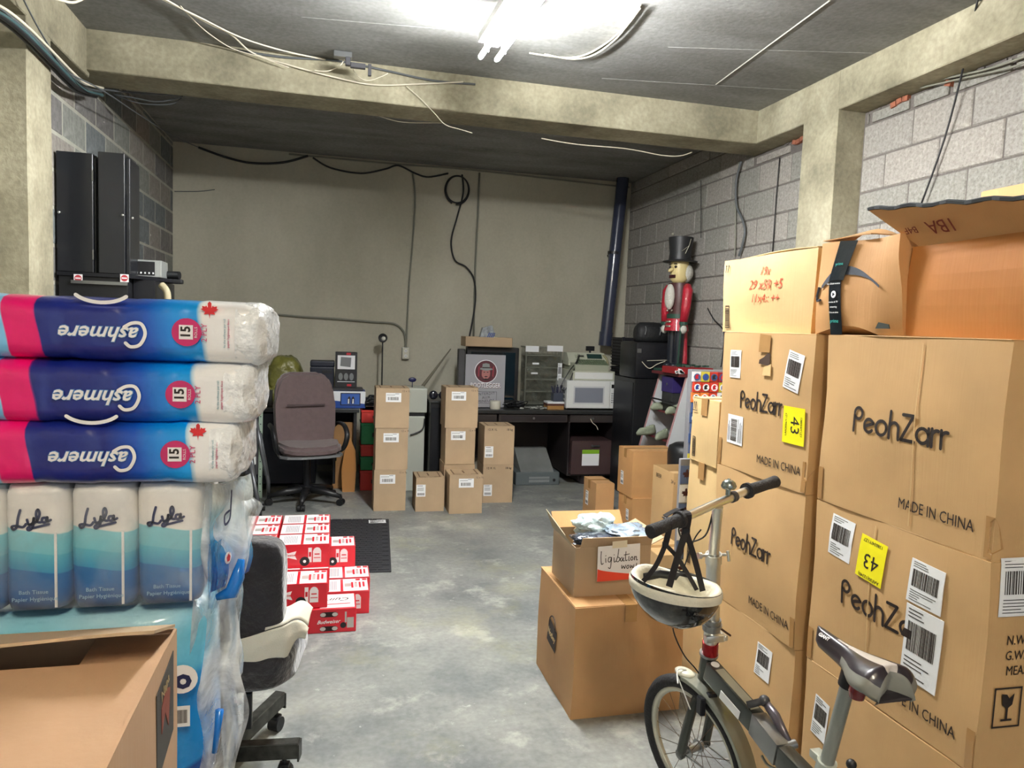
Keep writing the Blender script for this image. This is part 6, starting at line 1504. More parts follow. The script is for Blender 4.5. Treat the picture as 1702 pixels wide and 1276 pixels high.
# lamp
r = thing('floor_lamp', 'thin black lamp with a small round head before the back wall', 'lamp', (.49, 7.30, 0)); lt_ = at(636, 566, y=7.3)-r.location
b = MB(); b.lathe([(0, 0), (.06, 0), (.06, .012), (.015, .02), (0, .02)], (0, 0, 0), 20); b.done('base', BLACK, r, auto=40); b = MB(); b.tube(crom([(0, 0, .02), (lt_.x*.4, 0, lt_.z*.5), lt_], 6), .007, 8); b.done('pole', BLACK, r, smooth=True)
b = MB(); b.lathe([(0, -.03), (.02, -.028), (.042, 0), (.045, .03), (.038, .034)], lt_+Vector((0, 0, .02)), 20, R=Matrix.Rotation(math.radians(72), 3, 'X')); b.done('lamp_shade', BLACK, r, auto=60)
b = MB(); b.sph(lt_+Vector((.006, -.035, .022)), .022, seg=14); b.done('bulb', mat('bulb_glass', (226, 226, 214), .15, coat=1), r, smooth=True)
# left desk
r = thing('black_desk', 'black desk behind the brown office chair', 'desk', (-.08, 7.08, 0))
for a in (('desktop', -.62, .33, -.36, .42, .72, .755), ('side_panel', -.61, -.58, -.34, .40, 0, .72), ('side_panel', .28, .31, -.34, .40, 0, .72), ('back_panel', -.58, .28, .36, .39, .1, .72)):
    b = MB(); b.bx(*a[1:], bev=.004); b.done(a[0], BLACK if a[0] != 'desktop' else DT, r)
NVY = mat('navy_panel', (18, 24, 42), .5); b = MB(); b.bx(-.58, -.05, -.30, .3, .06, .70, bev=.004); b.done('drawer_unit', NVY, r)
b = MB(); b.bx(.0, .18, -.2, -.17, 0, .62, bev=.003); tag(b.done('plywood_offcut', mat('ply', (150, 110, 66), .6)), 'tan wooden board standing under the black desk', 'board', ); o = bpy.data.objects['plywood_offcut']; o.location = (.02, 7.0, 0)
b = MB(); b.prism([(-.09, 0), (.02, 0), (.03, .2), (.02, .38), (-.03, .50), (-.08, .36), (-.10, .2)], 0, .03, Matrix(((1, 0, 0, .20), (0, 0, 1, 6.66), (0, 1, 0, 0), (0, 0, 0, 1)))); tag(b.done('guitar_body', mat('honey_wood', (178, 122, 62), .35, coat=.5)), 'honey coloured curved wooden board leaning beside the office chair', 'board')
# things on left desk
r = thing('display_box', 'flat blue and white box with a penguin picture on the black desk', 'box', (.155, 6.90, .756)); s_ = (.30, .24, .155)
b = MB(); b.box((0, 0, .0775), s_, bev=.002); b.done('body', mat('box_blue', (30, 72, 150), .4), r); ft = face(s_, 'front')
b = MB(); b.prism([(0, .07), (.30, .04), (.30, .155), (0, .155)], 0, .0006, ft); b.done('white_band', PAPER, r)
b = MB(); b.prism([(.075, .025), (.255, .025), (.255, .14), (.075, .14)], .0008, .0014, ft); b.mi = 1; b.prism([(.083, .033), (.247, .033), (.247, .132), (.083, .132)], .0015, .0018, ft); b.mi = 2
for c_ in (.150, .185): b.prism([(c_-.013, .04), (c_+.014, .04), (c_+.016, .09), (c_+.004, .112), (c_-.010, .09)], .002, .0023, ft)
b.mi = 3
for c_ in (.148, .188): b.prism([(c_-.007, .042), (c_+.007, .042), (c_+.006, .085), (c_-.004, .085)], .0024, .0026, ft)
b.done('penguin_picture', [BLACK, mat('picture_blue', (56, 98, 180), .4), INK, PAPER], r)
b = MB(); b.bx(-.14, .14, -.115, .115, .157, .175, bev=.003); o = b.done('tablet_sleeve', DKGREY); o.location = (.145, 6.92, .756); tag(o, 'thin dark folder lying on the penguin box', 'folder')
r = thing('light_bulb_box', 'black retail box with silver bulb pictures on the black desk', 'box', (.13, 7.02, .932)); s_ = (.20, .12, .33); b = MB(); b.box((0, 0, .165), s_, bev=.002); b.done('body', BLACK, r); ft = face(s_, 'front')
b = MB(); b.prism([(.02, .17), (.18, .17), (.18, .30), (.02, .30)], 0, .0006, ft); b.mi = 1; b.prism([(.045, .20), (.14, .19), (.145, .28), (.05, .285)], .0007, .0012, ft)
for c_ in (.05, .10, .15): b.prism(arc(c_, .10, .020, 0, 345, 14, ry=.035), .0007, .0012, ft)
b.mi = 0; b.prism([(.02, .05), (.18, .05), (.18, .055), (.02, .055)], .0007, .0012, ft); b.mi = 2; b.prism([(.10, .305), (.14, .305), (.14, .325), (.10, .325)], .0007, .0012, ft); b.prism([(.11, .01), (.15, .01), (.15, .03), (.11, .03)], .0007, .0012, ft); b.done('picture_print', [PAPER, GREYP, RED], r)
r = thing('cooler_box', 'dark navy box with rounded lid left of the bulb package', 'box', (-.09, 7.12, .756)); b = MB(); b.bx(-.11, .11, -.1, .12, 0, .36, bev=.012); b.done('body', NVY, r); b = MB(); b.bx(-.11, .115, -.105, .12, .36, .415, bev=.012); b.done('lid', NVY, r); b = MB(); b.bx(.0, .09, -.112, -.1, .30, .33); b.done('handle', BLACK, r)
YW = mat('yellow_wrap', (116, 114, 52), .35, vary=.3, vscale=9, bump=.8, bscale=16, coat=.3)
r = thing('wrapped_bundle', 'olive yellow plastic-wrapped bundle behind the office chair', 'bundle', (-.43, 7.15, .756))
for (c_, s3, sd) in (((.0, 0, .26), (.36, .34, .40), 3), ((-.10, 0, .10), (.30, .36, .22), 8)):
    b = MB(); bmesh.ops.create_icosphere(b.bm, subdivisions=4, radius=1)
    for v in b.bm.verts:
        p = v.co; k = (abs(p.x)**4+abs(p.y)**4+abs(p.z)**4)**-.25; p = p*k*(1-abs(noise.noise(p*2.5+Vector((sd, 0, 0))))*.25); v.co = Vector((c_[0]+p.x*s3[0]/2*(1-.35*max(0, p.z)), c_[1]+p.y*s3[1]/2, max(.0, c_[2]+p.z*s3[2]/2)))
    b.done('wrap', YW, r, auto=70)
r = thing('camera_case', 'small dark box on the desk left of the office chair back', 'box', (-.575, 6.95, .756)); b = MB(); b.bx(-.05, .05, -.05, .05, 0, .14, bev=.004); b.done('body', mat('case_dark', (50, 50, 46), .5), r); b = MB(); b.cyl((0, -.055, .09), (0, -.05, .09), .03, 16); b.done('lens', BLACK, r)
# shelf upright and folded ladder/walker
MG = mat('mint_metal', (176, 196, 178), .4); r = thing('shelf_upright', 'pale mint perforated shelf post standing left of the office chair', 'post', (-.585, 6.5, 0))
b = MB(); b.bx(-.016, .016, -.016, .016, 0, 1.12, bev=.001); b.done('post', MG, r); b = MB()
for k in range(16): b.cyl((0, -.018, .06+.065*k), (0, -.0155, .06+.065*k), .005, 8)
tag(b.done('holes', BLACK, r), kind='stuff')
r = thing('folding_walker', 'grey metal folding frame with small wheels beside the paper pallet', 'walker', (-.58, 6.1, 0)); GM = mat('walker_grey', (110, 112, 116), .35, metal=.5)
for nm_, pts in (('leg', [(at(432, 720, y=6.2)), at(446, 800, y=6.25), Vector((-.50, 6.3, .05))]), ('leg', [at(416, 770, y=5.9), at(426, 820, y=5.88), Vector((-.525, 5.86, .03))]), ('leg', [at(424, 690, y=6.2), at(433, 740, y=6.15), at(443, 790, y=6.1)]), ('leg', [at(412, 700, y=6.0), at(420, 780, y=5.95), at(424, 800, y=5.9)])):
    b = MB(); b.tube([p-r.location for p in pts], .016, 8); b.done(nm_, GM, r, smooth=True)
for c_ in (at(438, 838, y=6.05), Vector((-.50, 6.32, .03)), Vector((-.525, 5.85, .03))):
    b = MB(); c_ = Vector((c_.x, c_.y, .03))-r.location; b.cyl(c_-Vector((.012, 0, 0)), c_+Vector((.012, 0, 0)), .028, 16); b.done('wheel', BLACK, r, auto=40)
for z_ in (.50, .36): b = MB(); c_ = at(420, 735 if z_ > .4 else 765, y=6.1)-r.location; b.cyl(c_-Vector((0, 0, .03)), c_+Vector((0, 0, .03)), .026, 14); b.cyl(c_+Vector((0, 0, .03)), c_+Vector((0, 0, .045)), .016, 12); b.done('joint_sleeve', WHITE, r, auto=40)
b = MB(); c_ = at(418, 750, y=6.15)-r.location; b.box(c_, (.10, .03, .38), bev=.01); b.done('folded_seat', DKGREY, r)
# office chair
OC = mat('chair_brown', (98, 82, 82), .85, sheen=.3, bump=.15, bscale=180, vary=.08, vscale=30)
ch = thing('office_chair', 'brown fabric office swivel chair with black arms', 'chair', (-.19, 6.30, 0), math.radians(16)); ch.scale = (1.06, 1.06, 1.0)
b = MB(); bw, bh = .44, .62
def backp(u, v):
    x = (u-.5); z = v; wd = bw*(1-.10*(z > .8)*(z-.8)*5)*(1+.05*math.sin(PI*z)); return x, z
b = MB(); prof = []
for (x_, z_) in ((-.5, .0), (-.51, .3), (-.52, .6), (-.50, .8), (-.42, .94), (-.28, 1.0), (.28, 1.0), (.42, .94), (.50, .8), (.52, .6), (.51, .3), (.5, .0)): prof.append((x_*.46, z_*.66))
b.prism(prof, -.045, .045, Matrix(((1, 0, 0, 0), (0, 0, 1, 0), (0, 1, 0, 0), (0, 0, 0, 1)))); bmesh.ops.bevel(b.bm, geom=[e for e in b.bm.edges], offset=.022, segments=3, affect='EDGES')
for v in b.bm.verts: v.co.y += .07*(v.co.z/.66)**1.3-.03*math.sin(PI*v.co.z/.66)+.4*v.co.x**2*-.4; v.co += Vector((0, .11, .44))
b.done('backrest', OC, ch, auto=50)
b = MB(); b.strap([(-.15, .055, .83), (0, .062, .826), (.15, .055, .83)], .012, .006, (0, 0, 1)); b.done('back_seam', mat('seam_brown', (70, 58, 58), .9), ch)
b = MB(); sp = [(-.19, .22), (-.235, -.02), (-.24, -.14), (-.20, -.205), (-.1, -.235), (.1, -.235), (.20, -.205), (.24, -.14), (.235, -.02), (.19, .22)]
b.prism(sp, .435, .52); bmesh.ops.bevel(b.bm, geom=b.bm.edges[:], offset=.028, segments=3, affect='EDGES')
for v in b.bm.verts: v.co.z += -.25*max(0, -v.co.y-.12)**1.0*.6+.25*v.co.x**2
b.done('seat', OC, ch, auto=50)
b = MB(); b.prism([(x_*1.02, y_*1.02) for x_, y_ in sp], .418, .436); b.done('seat_shell', GREYP, ch)
for s_ in (-1, 1):
    b = MB(); b.tube(crom([(s_*.24, .14, .62), (s_*.275, .10, .66), (s_*.285, -.04, .655), (s_*.285, -.12, .58), (s_*.26, -.10, .47), (s_*.20, -.02, .425)], 6), .021, 10, flat=.7); b.done('armrest', BLACK, ch, smooth=True)
b = MB(); b.box((0, .02, .405), (.2, .2, .03), bev=.005); b.box((.13, -.05, .40), (.14, .015, .01)); b.done('tilt_mechanism', BLACKM, ch); b = MB(); b.cyl((.20, -.06, .36), (.20, -.06, .405), .02, 12); b.cyl((.20, -.06, .16), (.20, -.06, .36), .012, 8); b.done('lever', BLACK, ch, auto=40)
b = MB(); b.cyl((0, 0, .10), (0, 0, .40), .028, 16); b.cyl((0, 0, .09), (0, 0, .15), .05, 16); b.done('column', BLACKM, ch, auto=40)
for k in range(5):
    a = math.radians(-112+72*k); dv = Vector((math.cos(a), math.sin(a), 0)); b = MB(); b.tube([Vector((0, 0, .12)), dv*.16+Vector((0, 0, .105)), dv*.29+Vector((0, 0, .075))], .03, 8, radii=[.034, .028, .018]); lg = b.done('leg', BLACK, ch, smooth=True)
    c_ = dv*.29+Vector((0, 0, .028)); sd_ = Vector((-dv.y, dv.x, 0)); b = MB(); b.cyl(c_-sd_*.026, c_-sd_*.006, .028, 14); b.cyl(c_+sd_*.006, c_+sd_*.026, .028, 14); b.cyl(c_, c_+Vector((0, 0, .05)), .012, 8); b.done('caster', BLACK, lg, auto=40)
# coloured crates
GRN = mat('crate_green', (16, 120, 70), .4); REDP = mat('crate_red', (196, 52, 44), .4)
zz = 0
for k, (m_, h_, lab) in enumerate(((REDP, .19, 'dark red crate on the floor at the bottom of the crate pile'), (GRN, .13, 'green crate second from the floor in the crate pile'), (REDP, .11, 'red crate in the middle of the crate pile'), (GRN, .20, 'tall green crate near the top of the crate pile'), (REDP, .12, 'red crate on top of the crate pile beside the carton stack'))):
    r = thing('plastic_crate', lab, 'crate', (.44, 6.85, zz), 0, 'red and green crates beside the first carton stack')
    b = MB(); b.bx(-.17, .17, -.15, .15, 0, h_-.003, bev=.006); b.done('body', m_, r); b = MB(); b.bx(-.175, .175, -.156, .156, h_-.025, h_-.003, bev=.003); b.done('rim', m_, r)
    if h_ > .11: b = MB(); b.bx(-.07, .07, -.1565, -.155, h_*.35, h_*.55); b.done('hand_slot', BLACK, r)
    zz += h_
b = MB(); rr = random.Random(2)
for k in range(12):
    pts = [Vector((.40+rr.uniform(-.12, .08), 6.85+rr.uniform(-.08, .08), .757+.012+rr.uniform(0, .10))) for _ in range(5)]; b.tube(crom(pts, 4, True), .005, 5, closed=True)
tag(b.done('tangled_wires', BLACK), 'tangle of black cords on top of the crate pile', 'wires', kind='stuff')

# ------------------------------------------------------------------ carton stacks in the middle
def stackbox(lab, x0, x1, y0, z, h, d=.27, m=KRAFTG, lb='wide', lp_=(.5, .80), grp='kraft bottle cartons standing before the desks', seed=0, txt='12 x 1L', sz=None):
    s_ = (x1-x0, d, h); r = carton(lab, ((x0+x1)/2, y0+d/2, z), s_, 0, m, grp, 'y', seed=seed, dent=.0015, tape=False)
    ft = face(s_, 'front'); w_ = x1-x0
    if lb == 'wide': label(r, sub(ft, w_*lp_[0], h*lp_[1]-.01), .125, .075, 'wide', seed=seed); text(r, sub(ft, w_*.9, h*.93), txt, .022, INK)
    elif lb == 'tall': label(r, sub(ft, w_*lp_[0], h*lp_[1]), .075, .10, 'can', seed=seed)
    b = MB(); tp = face(s_, 'top')
    for (x0_, y0_, x1_, y1_) in ((.12, .1, .16, .9), (.84, .1, .88, .9), (.12, .1, .35, .14), (.65, .1, .88, .14), (.45, .3, .5, .7)): b.prism([(x0_*w_, y0_*d), (x1_*w_, y0_*d), (x1_*w_, y1_*d), (x0_*w_, y1_*d)], .0005, .001, tp)
    b.done('top_print', mat('top_print_brown', (110, 84, 60), .7), r); return r
H3 = .345
stackbox('bottom carton of the tall stack left of the pale appliance', .352, .612, 5.95, 0, H3, seed=1, lp_=(.42, .80))
stackbox('middle carton of the tall stack left of the pale appliance', .358, .622, 5.955, H3, H3, seed=2, lp_=(.47, .80))
stackbox('top carton of the tall stack left of the pale appliance', .352, .624, 5.95, 2*H3, .33, seed=3, lp_=(.52, .80))
stackbox('small low carton alone between the two tall stacks', .69, .928, 5.90, 0, .285, d=.26, lb='tall', lp_=(.18, .62), seed=4)
stackbox('carton on the floor in front of the second tall stack, printed top showing', .955, 1.232, 5.80, 0, .325, d=.245, seed=5, lp_=(.5, .82))
stackbox('hidden bottom carton of the second tall stack', .945, 1.21, 6.055, 0, .365, seed=6, lb=None)
stackbox('middle carton of the second tall stack', .95, 1.205, 6.05, .365, .315, seed=7, lp_=(.42, .82), sz=1)
stackbox('top carton of the second tall stack before the poster', .94, 1.22, 6.05, .68, .345, seed=8, lp_=(.40, .82))
for k, lab in ((0, 'bottom carton of the short pair before the desk knee hole'), (1, 'upper carton of the short pair before the desk knee hole')):
    r = stackbox(lab, 1.305, 1.575, 6.14, .342*k, .342, seed=9+k, lb='tall', lp_=(.17, .33)); ft = face((.27, .27, .342), 'front'); text(r, sub(ft, .07, .31), '12 X 1L', .026, INK, bold=.0004); text(r, sub(ft, .225, .31), '18 kg', .026, INK, bold=.0004)

# ------------------------------------------------------------------ black heap at the right rear corner
GRL = mat('grille_black', (28, 28, 36), .5)
for k in range(5):
    r = thing('wire_crate', ['lowest black grille crate in the corner stack', 'second black grille crate from the floor in the corner stack', 'middle black grille crate in the corner stack', 'black grille crate below the top one in the corner stack', 'topmost black grille crate of the corner stack under the pipe'][k], 'crate', (2.99, 7.0, .30*k), 0, 'black grille crates stacked in the corner')
    b = MB(); b.bx(-.13, .13, -.15, .15, .0, .29, bev=.004); b.done('inner_bin', mat('bin_dark', (18, 18, 22), .7), r)
    b = MB()
    for i in range(9): b.bx(-.138, .138, -.158, .158, .012+.0325*i, .022+.0325*i)
    tag(b.done('grille_bars', GRL, r), kind='stuff')
    for x in (-.13, .13):
        b = MB(); b.bx(x-.012, x+.012, -.163, -.14, 0, .297); b.done('corner_post', GRL, r)
r = thing('storage_cabinet', 'low black cabinet behind the shoe rack carrying the black cases', 'cabinet', (2.90, 6.45, 0)); b = MB(); b.bx(-.18, .24, -.25, .25, 0, 1.12, bev=.005); b.done('body', BLACK, r); b = MB(); b.bx(-.184, -.18, -.22, .22, .1, 1.08); b.done('door', BLACKM, r)
r = thing('suitcase', 'black hard case lying on the low cabinet beside the toy soldier', 'suitcase', (2.93, 6.40, 1.121)); b = MB(); b.bx(-.21, .21, -.2, .2, 0, .34, bev=.03); b.done('shell', BLACKM, r, auto=40); b = MB(); b.tube(crom([(-.15, -.205, .16), (-.08, -.215, .10), (.0, -.21, .14), (.08, -.212, .17)], 5), .004, 6); b.tube([(-.1, -.206, .17), (.1, -.206, .18)], .003, 5); tag(b.done('white_cord', CW, r), kind='stuff')
b = MB(); b.bx(-.2, -.16, -.206, -.2, .24, .28); b.done('latch', STEEL, r)
r = thing('duffel_bag', 'rounded black bag with pale piping on top of the black case', 'bag', (2.96, 6.45, 1.462)); b = MB(); b.lathe([(0, -.17), (.08, -.165), (.115, -.13), (.12, 0), (.115, .13), (.08, .165), (0, .17)], (.02, 0, .07), 18, (1, .75), Matrix.Rotation(PI/2, 3, 'Y')); 
for v in b.bm.verts: v.co.z = max(0, v.co.z)
b.done('body', mat('bag_black', (26, 28, 30), .6, bump=.2), r, smooth=True)
for x in (-.10, .05): b = MB(); b.tube([Vector((x+.03*math.sin(PI*t/8), -.118*math.cos(PI*t/8)*1.0, .07+.092*math.sin(PI*t/8))) for t in range(0, 9)], .004, 6); b.done('piping', GREYP, r)
# toy soldier (nutcracker)
nc = thing('nutcracker', 'tall painted nutcracker soldier with black top hat and red coat', 'nutcracker', (3.0, 5.98, 1.235), math.radians(14))
SK = mat('doll_skin', (214, 196, 140), .4); HR = mat('doll_hair', (196, 194, 184), .8, bump=.5, bscale=60); RD = mat('doll_red', (170, 28, 48), .35, coat=.3, bump=.3, bscale=120); BKH = mat('doll_black', (32, 33, 35), .5); GD = mat('doll_silver', (180, 176, 160), .3, metal=.6); GN = mat('doll_green', (34, 66, 54), .4)
s = 1.0
b = MB(); b.lathe([(.0, .98), (.150, .98), (.155, .99), (.10, 1.0), (.095, 1.06), (.11, 1.19), (.108, 1.20), (0, 1.20)], (0, 0, -.03), 24); b.done('top_hat', BKH, nc, auto=40)
b = MB(); b.tube([(-.03, -.10, 1.02), (.0, -.11, 1.09), (.02, -.108, 1.15)], .003, 5); b.tube([(-.06, -.09, 1.04), (.0, -.11, 1.09), (.02, -.108, 1.15)], .003, 5); b.done('hat_cord', GD, nc); b = MB(); b.sph((-.115, -.02, 1.19), .012); b.done('hat_bead', GD, nc, smooth=True)
b = MB(); b.lathe([(0, .76), (.05, .765), (.078, .80), (.082, .88), (.08, .955), (0, .957)], (0, 0, 0), 20); b.done('head', SK, nc, auto=50)
b = MB(); b.tube([(-.06, 0, .895), (-.115, 0, .87), (-.125, 0, .862)], .02, 10, radii=[.022, .014, .006]); b.done('nose', SK, nc, smooth=True)
b = MB(); b.box((-.078, 0, .822), (.02, .07, .028), bev=.004); b.done('mouth', mat('doll_mouth', (60, 20, 24), .5), nc)
for y in (-.035, .035): b = MB(); b.sph((-.074, y, .905), .012); b.done('eye', INK, nc, smooth=True); b = MB(); b.box((-.078, y, .93), (.006, .035, .008), bev=.001); b.done('eyebrow', INK, nc)
b = MB(); b.sph((.045, 0, .86), .085, (1, 1.12, 1.15), 20); b.done('hair', HR, nc, smooth=True); b = MB(); b.sph((-.095, 0, .64), .055, (.7, 1, 2.1), 16); b.done('beard', HR, nc, smooth=True)
b = MB(); b.lathe([(0, .46), (.082, .46), (.078, .56), (.10, .72), (.09, .765), (0, .77)], (0, 0, 0), 20, (.9, 1.1)); b.done('torso', mat('doll_maroon', (70, 36, 36), .45), nc, auto=50)
b = MB(); b.lathe([(0, .34), (.115, .34), (.09, .46), (0, .46)], (0, 0, 0), 20, (.9, 1.05)); b.done('coat_skirt', RD, nc, auto=50); b = MB(); b.lathe([(.0, .45), (.092, .45), (.092, .49), (0, .49)], (0, 0, 0), 20, (.92, 1.1)); b.done('belt', GN, nc, auto=50)
b = MB()
for k in range(5):
    for y in (-.03, .03): b.sph((-.088+.001*k, y, .52+.045*k), .010, seg=8)
for z in (.38, .42): b.box((-.095, 0, z), (.012, .06, .015))
tag(b.done('buttons', GD, nc, smooth=True), kind='stuff')
for y in (-1, 1):
    b = MB(); b.tube([(0, y*.115, .74), (-.01, y*.135, .70), (-.02, y*.135, .55), (-.03, y*.125, .42)], .04, 12, radii=[.035, .045, .042, .034]); b.done('arm', RD, nc, smooth=True)
    b = MB(); b.cyl((-.03, y*.125, .395), (-.03, y*.125, .42), .037, 14); b.done('cuff', GN, nc); b = MB(); b.sph((-.03, y*.125, .355), .034, (1, 1, 1.2), 14); b.done('hand', HR, nc, smooth=True)
    b = MB(); b.cyl((0, y*.045, .04), (0, y*.045, .35), .04, 14, .045); b.sph((-.02, y*.045, .03), .045, (1.4, .9, .65)); b.done('leg', mat('doll_boot', (28, 32, 40), .3, coat=.4), nc, auto=40)
b = MB(); b.bx(-.13, .12, -.13, .13, -.03, .0, bev=.006); b.done('base', GN, nc); b = MB(); b.cyl((-.07, -.125, .0), (-.05, -.125, .50), .008, 8); b.done('staff', GN, nc)
b = MB(); b.lathe([(0, 0), (.09, .0), (.07, .30), (0, .33)], (.06, 0, .05), 14, (.5, 1)); b.done('cape', RD, nc, auto=50)
# shoe rack
rk = thing('shoe_rack', 'white wedge-shaped display rack with dark red shelves holding shoes', 'rack', (2.85, 5.75, 0)); WP = mat('rack_white', (196, 200, 202), .4); MR = mat('shelf_maroon', (96, 34, 38), .5)
prof = [(-.27, 0), (.25, 0), (.25, 1.19), (.03, 1.19)]
for y in (-.25, .25):
    b = MB(); b.prism(prof, y-.01, y+.01, Matrix(((1, 0, 0, 0), (0, 0, 1, 0), (0, 1, 0, 0), (0, 0, 0, 1)))); b.done('side_panel', WP, rk)
    b = MB(); b.tube([Vector((-.275, y, 0)), Vector((.025, y, 1.19))], .008, 4); b.done('edge_strip', mat('edge_pink', (170, 130, 130), .5), rk)
for k, z in enumerate((.18, .40, .62, .85)):
    xf = -.27+.30*z/1.19; b = MB(); b.box((xf/2+.12, 0, z+.0), (.25-xf-.02, .48, .016), Matrix.Rotation(math.radians(8), 3, 'Y'), bev=.002); b.done('shelf', MR, rk)
b = MB(); b.bx(-.05, .27, -.27, .27, 1.19, 1.215, bev=.003); b.done('top_shelf', MR, rk); b = MB(); b.bx(.235, .25, -.24, .24, 0, 1.19); b.done('back_panel', WP, rk)
b = MB(); b.tube([(-.06, -.24, .97), (-.06, .24, .97)], .008, 6); b.done('rail', BLACKM, rk); b = MB(); b.bx(.11, .15, -.263, -.26, .74, .75); b.cyl((.15, -.264, .69), (.15, -.26, .69), .008, 8); tag(b.done('slots', BLACK, rk), kind='stuff')
def shoe(lab, c, rz, m):
    b = MB(); b.lathe([(.0, 0), (.042, .0), (.046, .02), (.038, .045), (.03, .06), (0, .062)], (0, 0, 0), 20, (2.7, .95))
    for v in b.bm.verts:
        v.co.z += .045*max(0, v.co.x/.12)**1.5*(v.co.z > .03); v.co.y *= 1-.2*abs(v.co.x)/.12
    b.tube(crom([(-.02, -.01, .06), (.01, .012, .066), (.03, -.012, .072), (.05, .01, .08)], 4), .003, 4)
    o = b.done('shoe', m, None, smooth=True, loc=c, rotz=rz); tag(o, lab, 'shoe', 'shoes on the white display rack')
SH = mat('shoe_pale', (150, 158, 136), .7, vary=.3, vscale=14)
shoe('pale green shoe on the lower visible rack shelf, far side', (2.70, 5.85, .655), .4, SH); shoe('pale green shoe on the lower visible rack shelf, near side', (2.76, 5.66, .645), .7, SH)
shoe('grey-green shoe beneath the purple box on the rack', (2.84, 5.88, .875), .3, SH); shoe('grey-green shoe at the near side beneath the purple box', (2.84, 5.62, .87), .5, SH)
r = thing('shoe_box', 'dark purple box with a small metal ring standing on the rack', 'box', (2.93, 5.75, .862)); b = MB(); b.bx(-.10, .10, -.10, .10, 0.06, .315, bev=.004); b.done('body', mat('bag_dark', (44, 46, 46), .6), r); b = MB(); b.bx(-.105, .105, -.105, .105, .18, .318, bev=.004); b.done('lid', mat('purple_box', (48, 36, 96), .5), r); b = MB(); b.cyl((-.108, 0, .25), (-.105, 0, .25), .012, 12); b.done('ring', STEEL, r)
b = MB(); b.bx(-.09, .09, -.09, .09, 0, .06); b.done('support', BLACK, r)
r = thing('gift_box', 'flat red gift box with white ribbon scraps on the rack top', 'box', (2.93, 5.70, 1.216)); b = MB(); b.bx(-.16, .18, -.22, .05, 0, .055, bev=.003); b.done('body', mat('box_red', (140, 22, 30), .4), r)
b = MB(); rr = random.Random(9)
for k in range(10): b.box((-.155+rr.uniform(-.01, .06), -.222, .02+rr.uniform(-.01, .02)), (.03, .003, .015), Matrix.Rotation(rr.uniform(-1, 1), 3, 'Y'))
tag(b.done('white_print', PAPER, r), kind='stuff')
b = MB()
for k in range(16): b.box((rr.uniform(-.08, .14), rr.uniform(-.2, .02), .062+rr.uniform(0, .012)), (.04, .02, .012), Matrix.Rotation(rr.uniform(0, 3), 3, 'Z'))
tag(b.done('garland', GN, r), kind='stuff')
# sticker display with team badges
hx_ = thing('badge_display', 'tall display full of hockey badge packets behind the carton with arrows', 'display', (at(1149, 640, y=4.3).x+.06, 4.30, 0)); b = MB(); b.bx(-.06, .34, .01, .06, 0, 1.32, bev=.003); b.done('board', mat('display_grey', (130, 130, 134), .5), hx_)
PALS = [(206, 60, 40), (230, 226, 226), (60, 84, 130), (210, 190, 60), (150, 30, 40), (90, 110, 150), (232, 130, 60)]; rr = random.Random(4)
for j in range(18):
    for i in range(6):
        z = 1.275-.068*j; x = -.025+.062*i+.006*(j % 2); c = rr.choice(PALS[:2]+PALS[3:5]+PALS[6:]) if j < 1 else rr.choice(PALS)
        b = MB(); b.bx(x-.029, x+.029, -.004-.003*((i+j) % 2), .010, z-.032, z+.032); b.mi = 1; fr = Matrix(((1, 0, 0, x), (0, 0, -1, -.0075), (0, 1, 0, z), (0, 0, 0, 1)))
        b.prism(arc(0, -.002, .024, 0, 340, 10), 0, .0008, fr); b.mi = 2; b.prism([(-.012, -.016), (.012, -.012), (.004, .0), (.014, .01), (-.004, .016), (-.014, .004)], .001, .0015, fr)
        b.done('badge_packet', [mat('packet_%d' % PALS.index(c), c, .4), PAPER if j % 3 else mat('packet_2', PALS[2], .4), [RED, BLUEP, INK][(i+j) % 3]], hx_)
# narrow strip of the same badges further forward
hy_ = thing('badge_strip', 'narrow hanging strip of maple leaf badges beside the lower pale carton', 'display', (at(1127, 820, y=2.88).x, 2.88, 0)); b = MB(); b.bx(.005, .075, .0, .02, 0, 1.0, bev=.002); b.done('board', mat('display_grey', (130, 130, 134), .5), hy_)
lfp = [(0, -.026), (.002, -.011), (.017, -.013), (.013, -.005), (.026, .004), (.020, .006), (.022, .013), (.013, .011), (.009, .015), (.006, .008), (.006, .022), (0, .028), (-.006, .022), (-.006, .008), (-.009, .015), (-.013, .011), (-.022, .013), (-.020, .006), (-.026, .004), (-.013, -.005), (-.017, -.013), (-.002, -.011)]
for j in range(9):
    z = .93-.085*j; fr = Matrix(((1, 0, 0, .037), (0, 0, -1, -.001), (0, 1, 0, z), (0, 0, 0, 1))); b = MB(); b.prism([(-.032, -.04), (.032, -.04), (.032, .04), (-.032, .04)], 0, .002, fr); b.mi = 1; b.prism([(x_*.9, y_*.9) for x_, y_ in lfp], .0025, .003, fr); b.done('badge_packet', [PAPER if j % 2 else mat('packet_5', PALS[5], .4), mat('leaf_brown', (70, 30, 36), .5)], hy_)
r = thing('waste_bin', 'black rounded bin behind the tall open carton', 'bin', (2.65, 5.02, 0)); b = MB(); b.lathe([(0, 0), (.11, 0), (.135, .64), (.125, .69), (.08, .715), (0, .72)], (0, 0, 0), 24); b.done('body', BLACK, r, auto=50)
r = thing('plastic_crate', 'dark red crate beside the black bin behind the badge display', 'crate', (2.70, 4.76, 0)); b = MB(); b.bx(-.08, .14, -.1, .1, 0, .62, bev=.004); b.done('body', mat('crate_darkred', (120, 24, 40), .4), r)

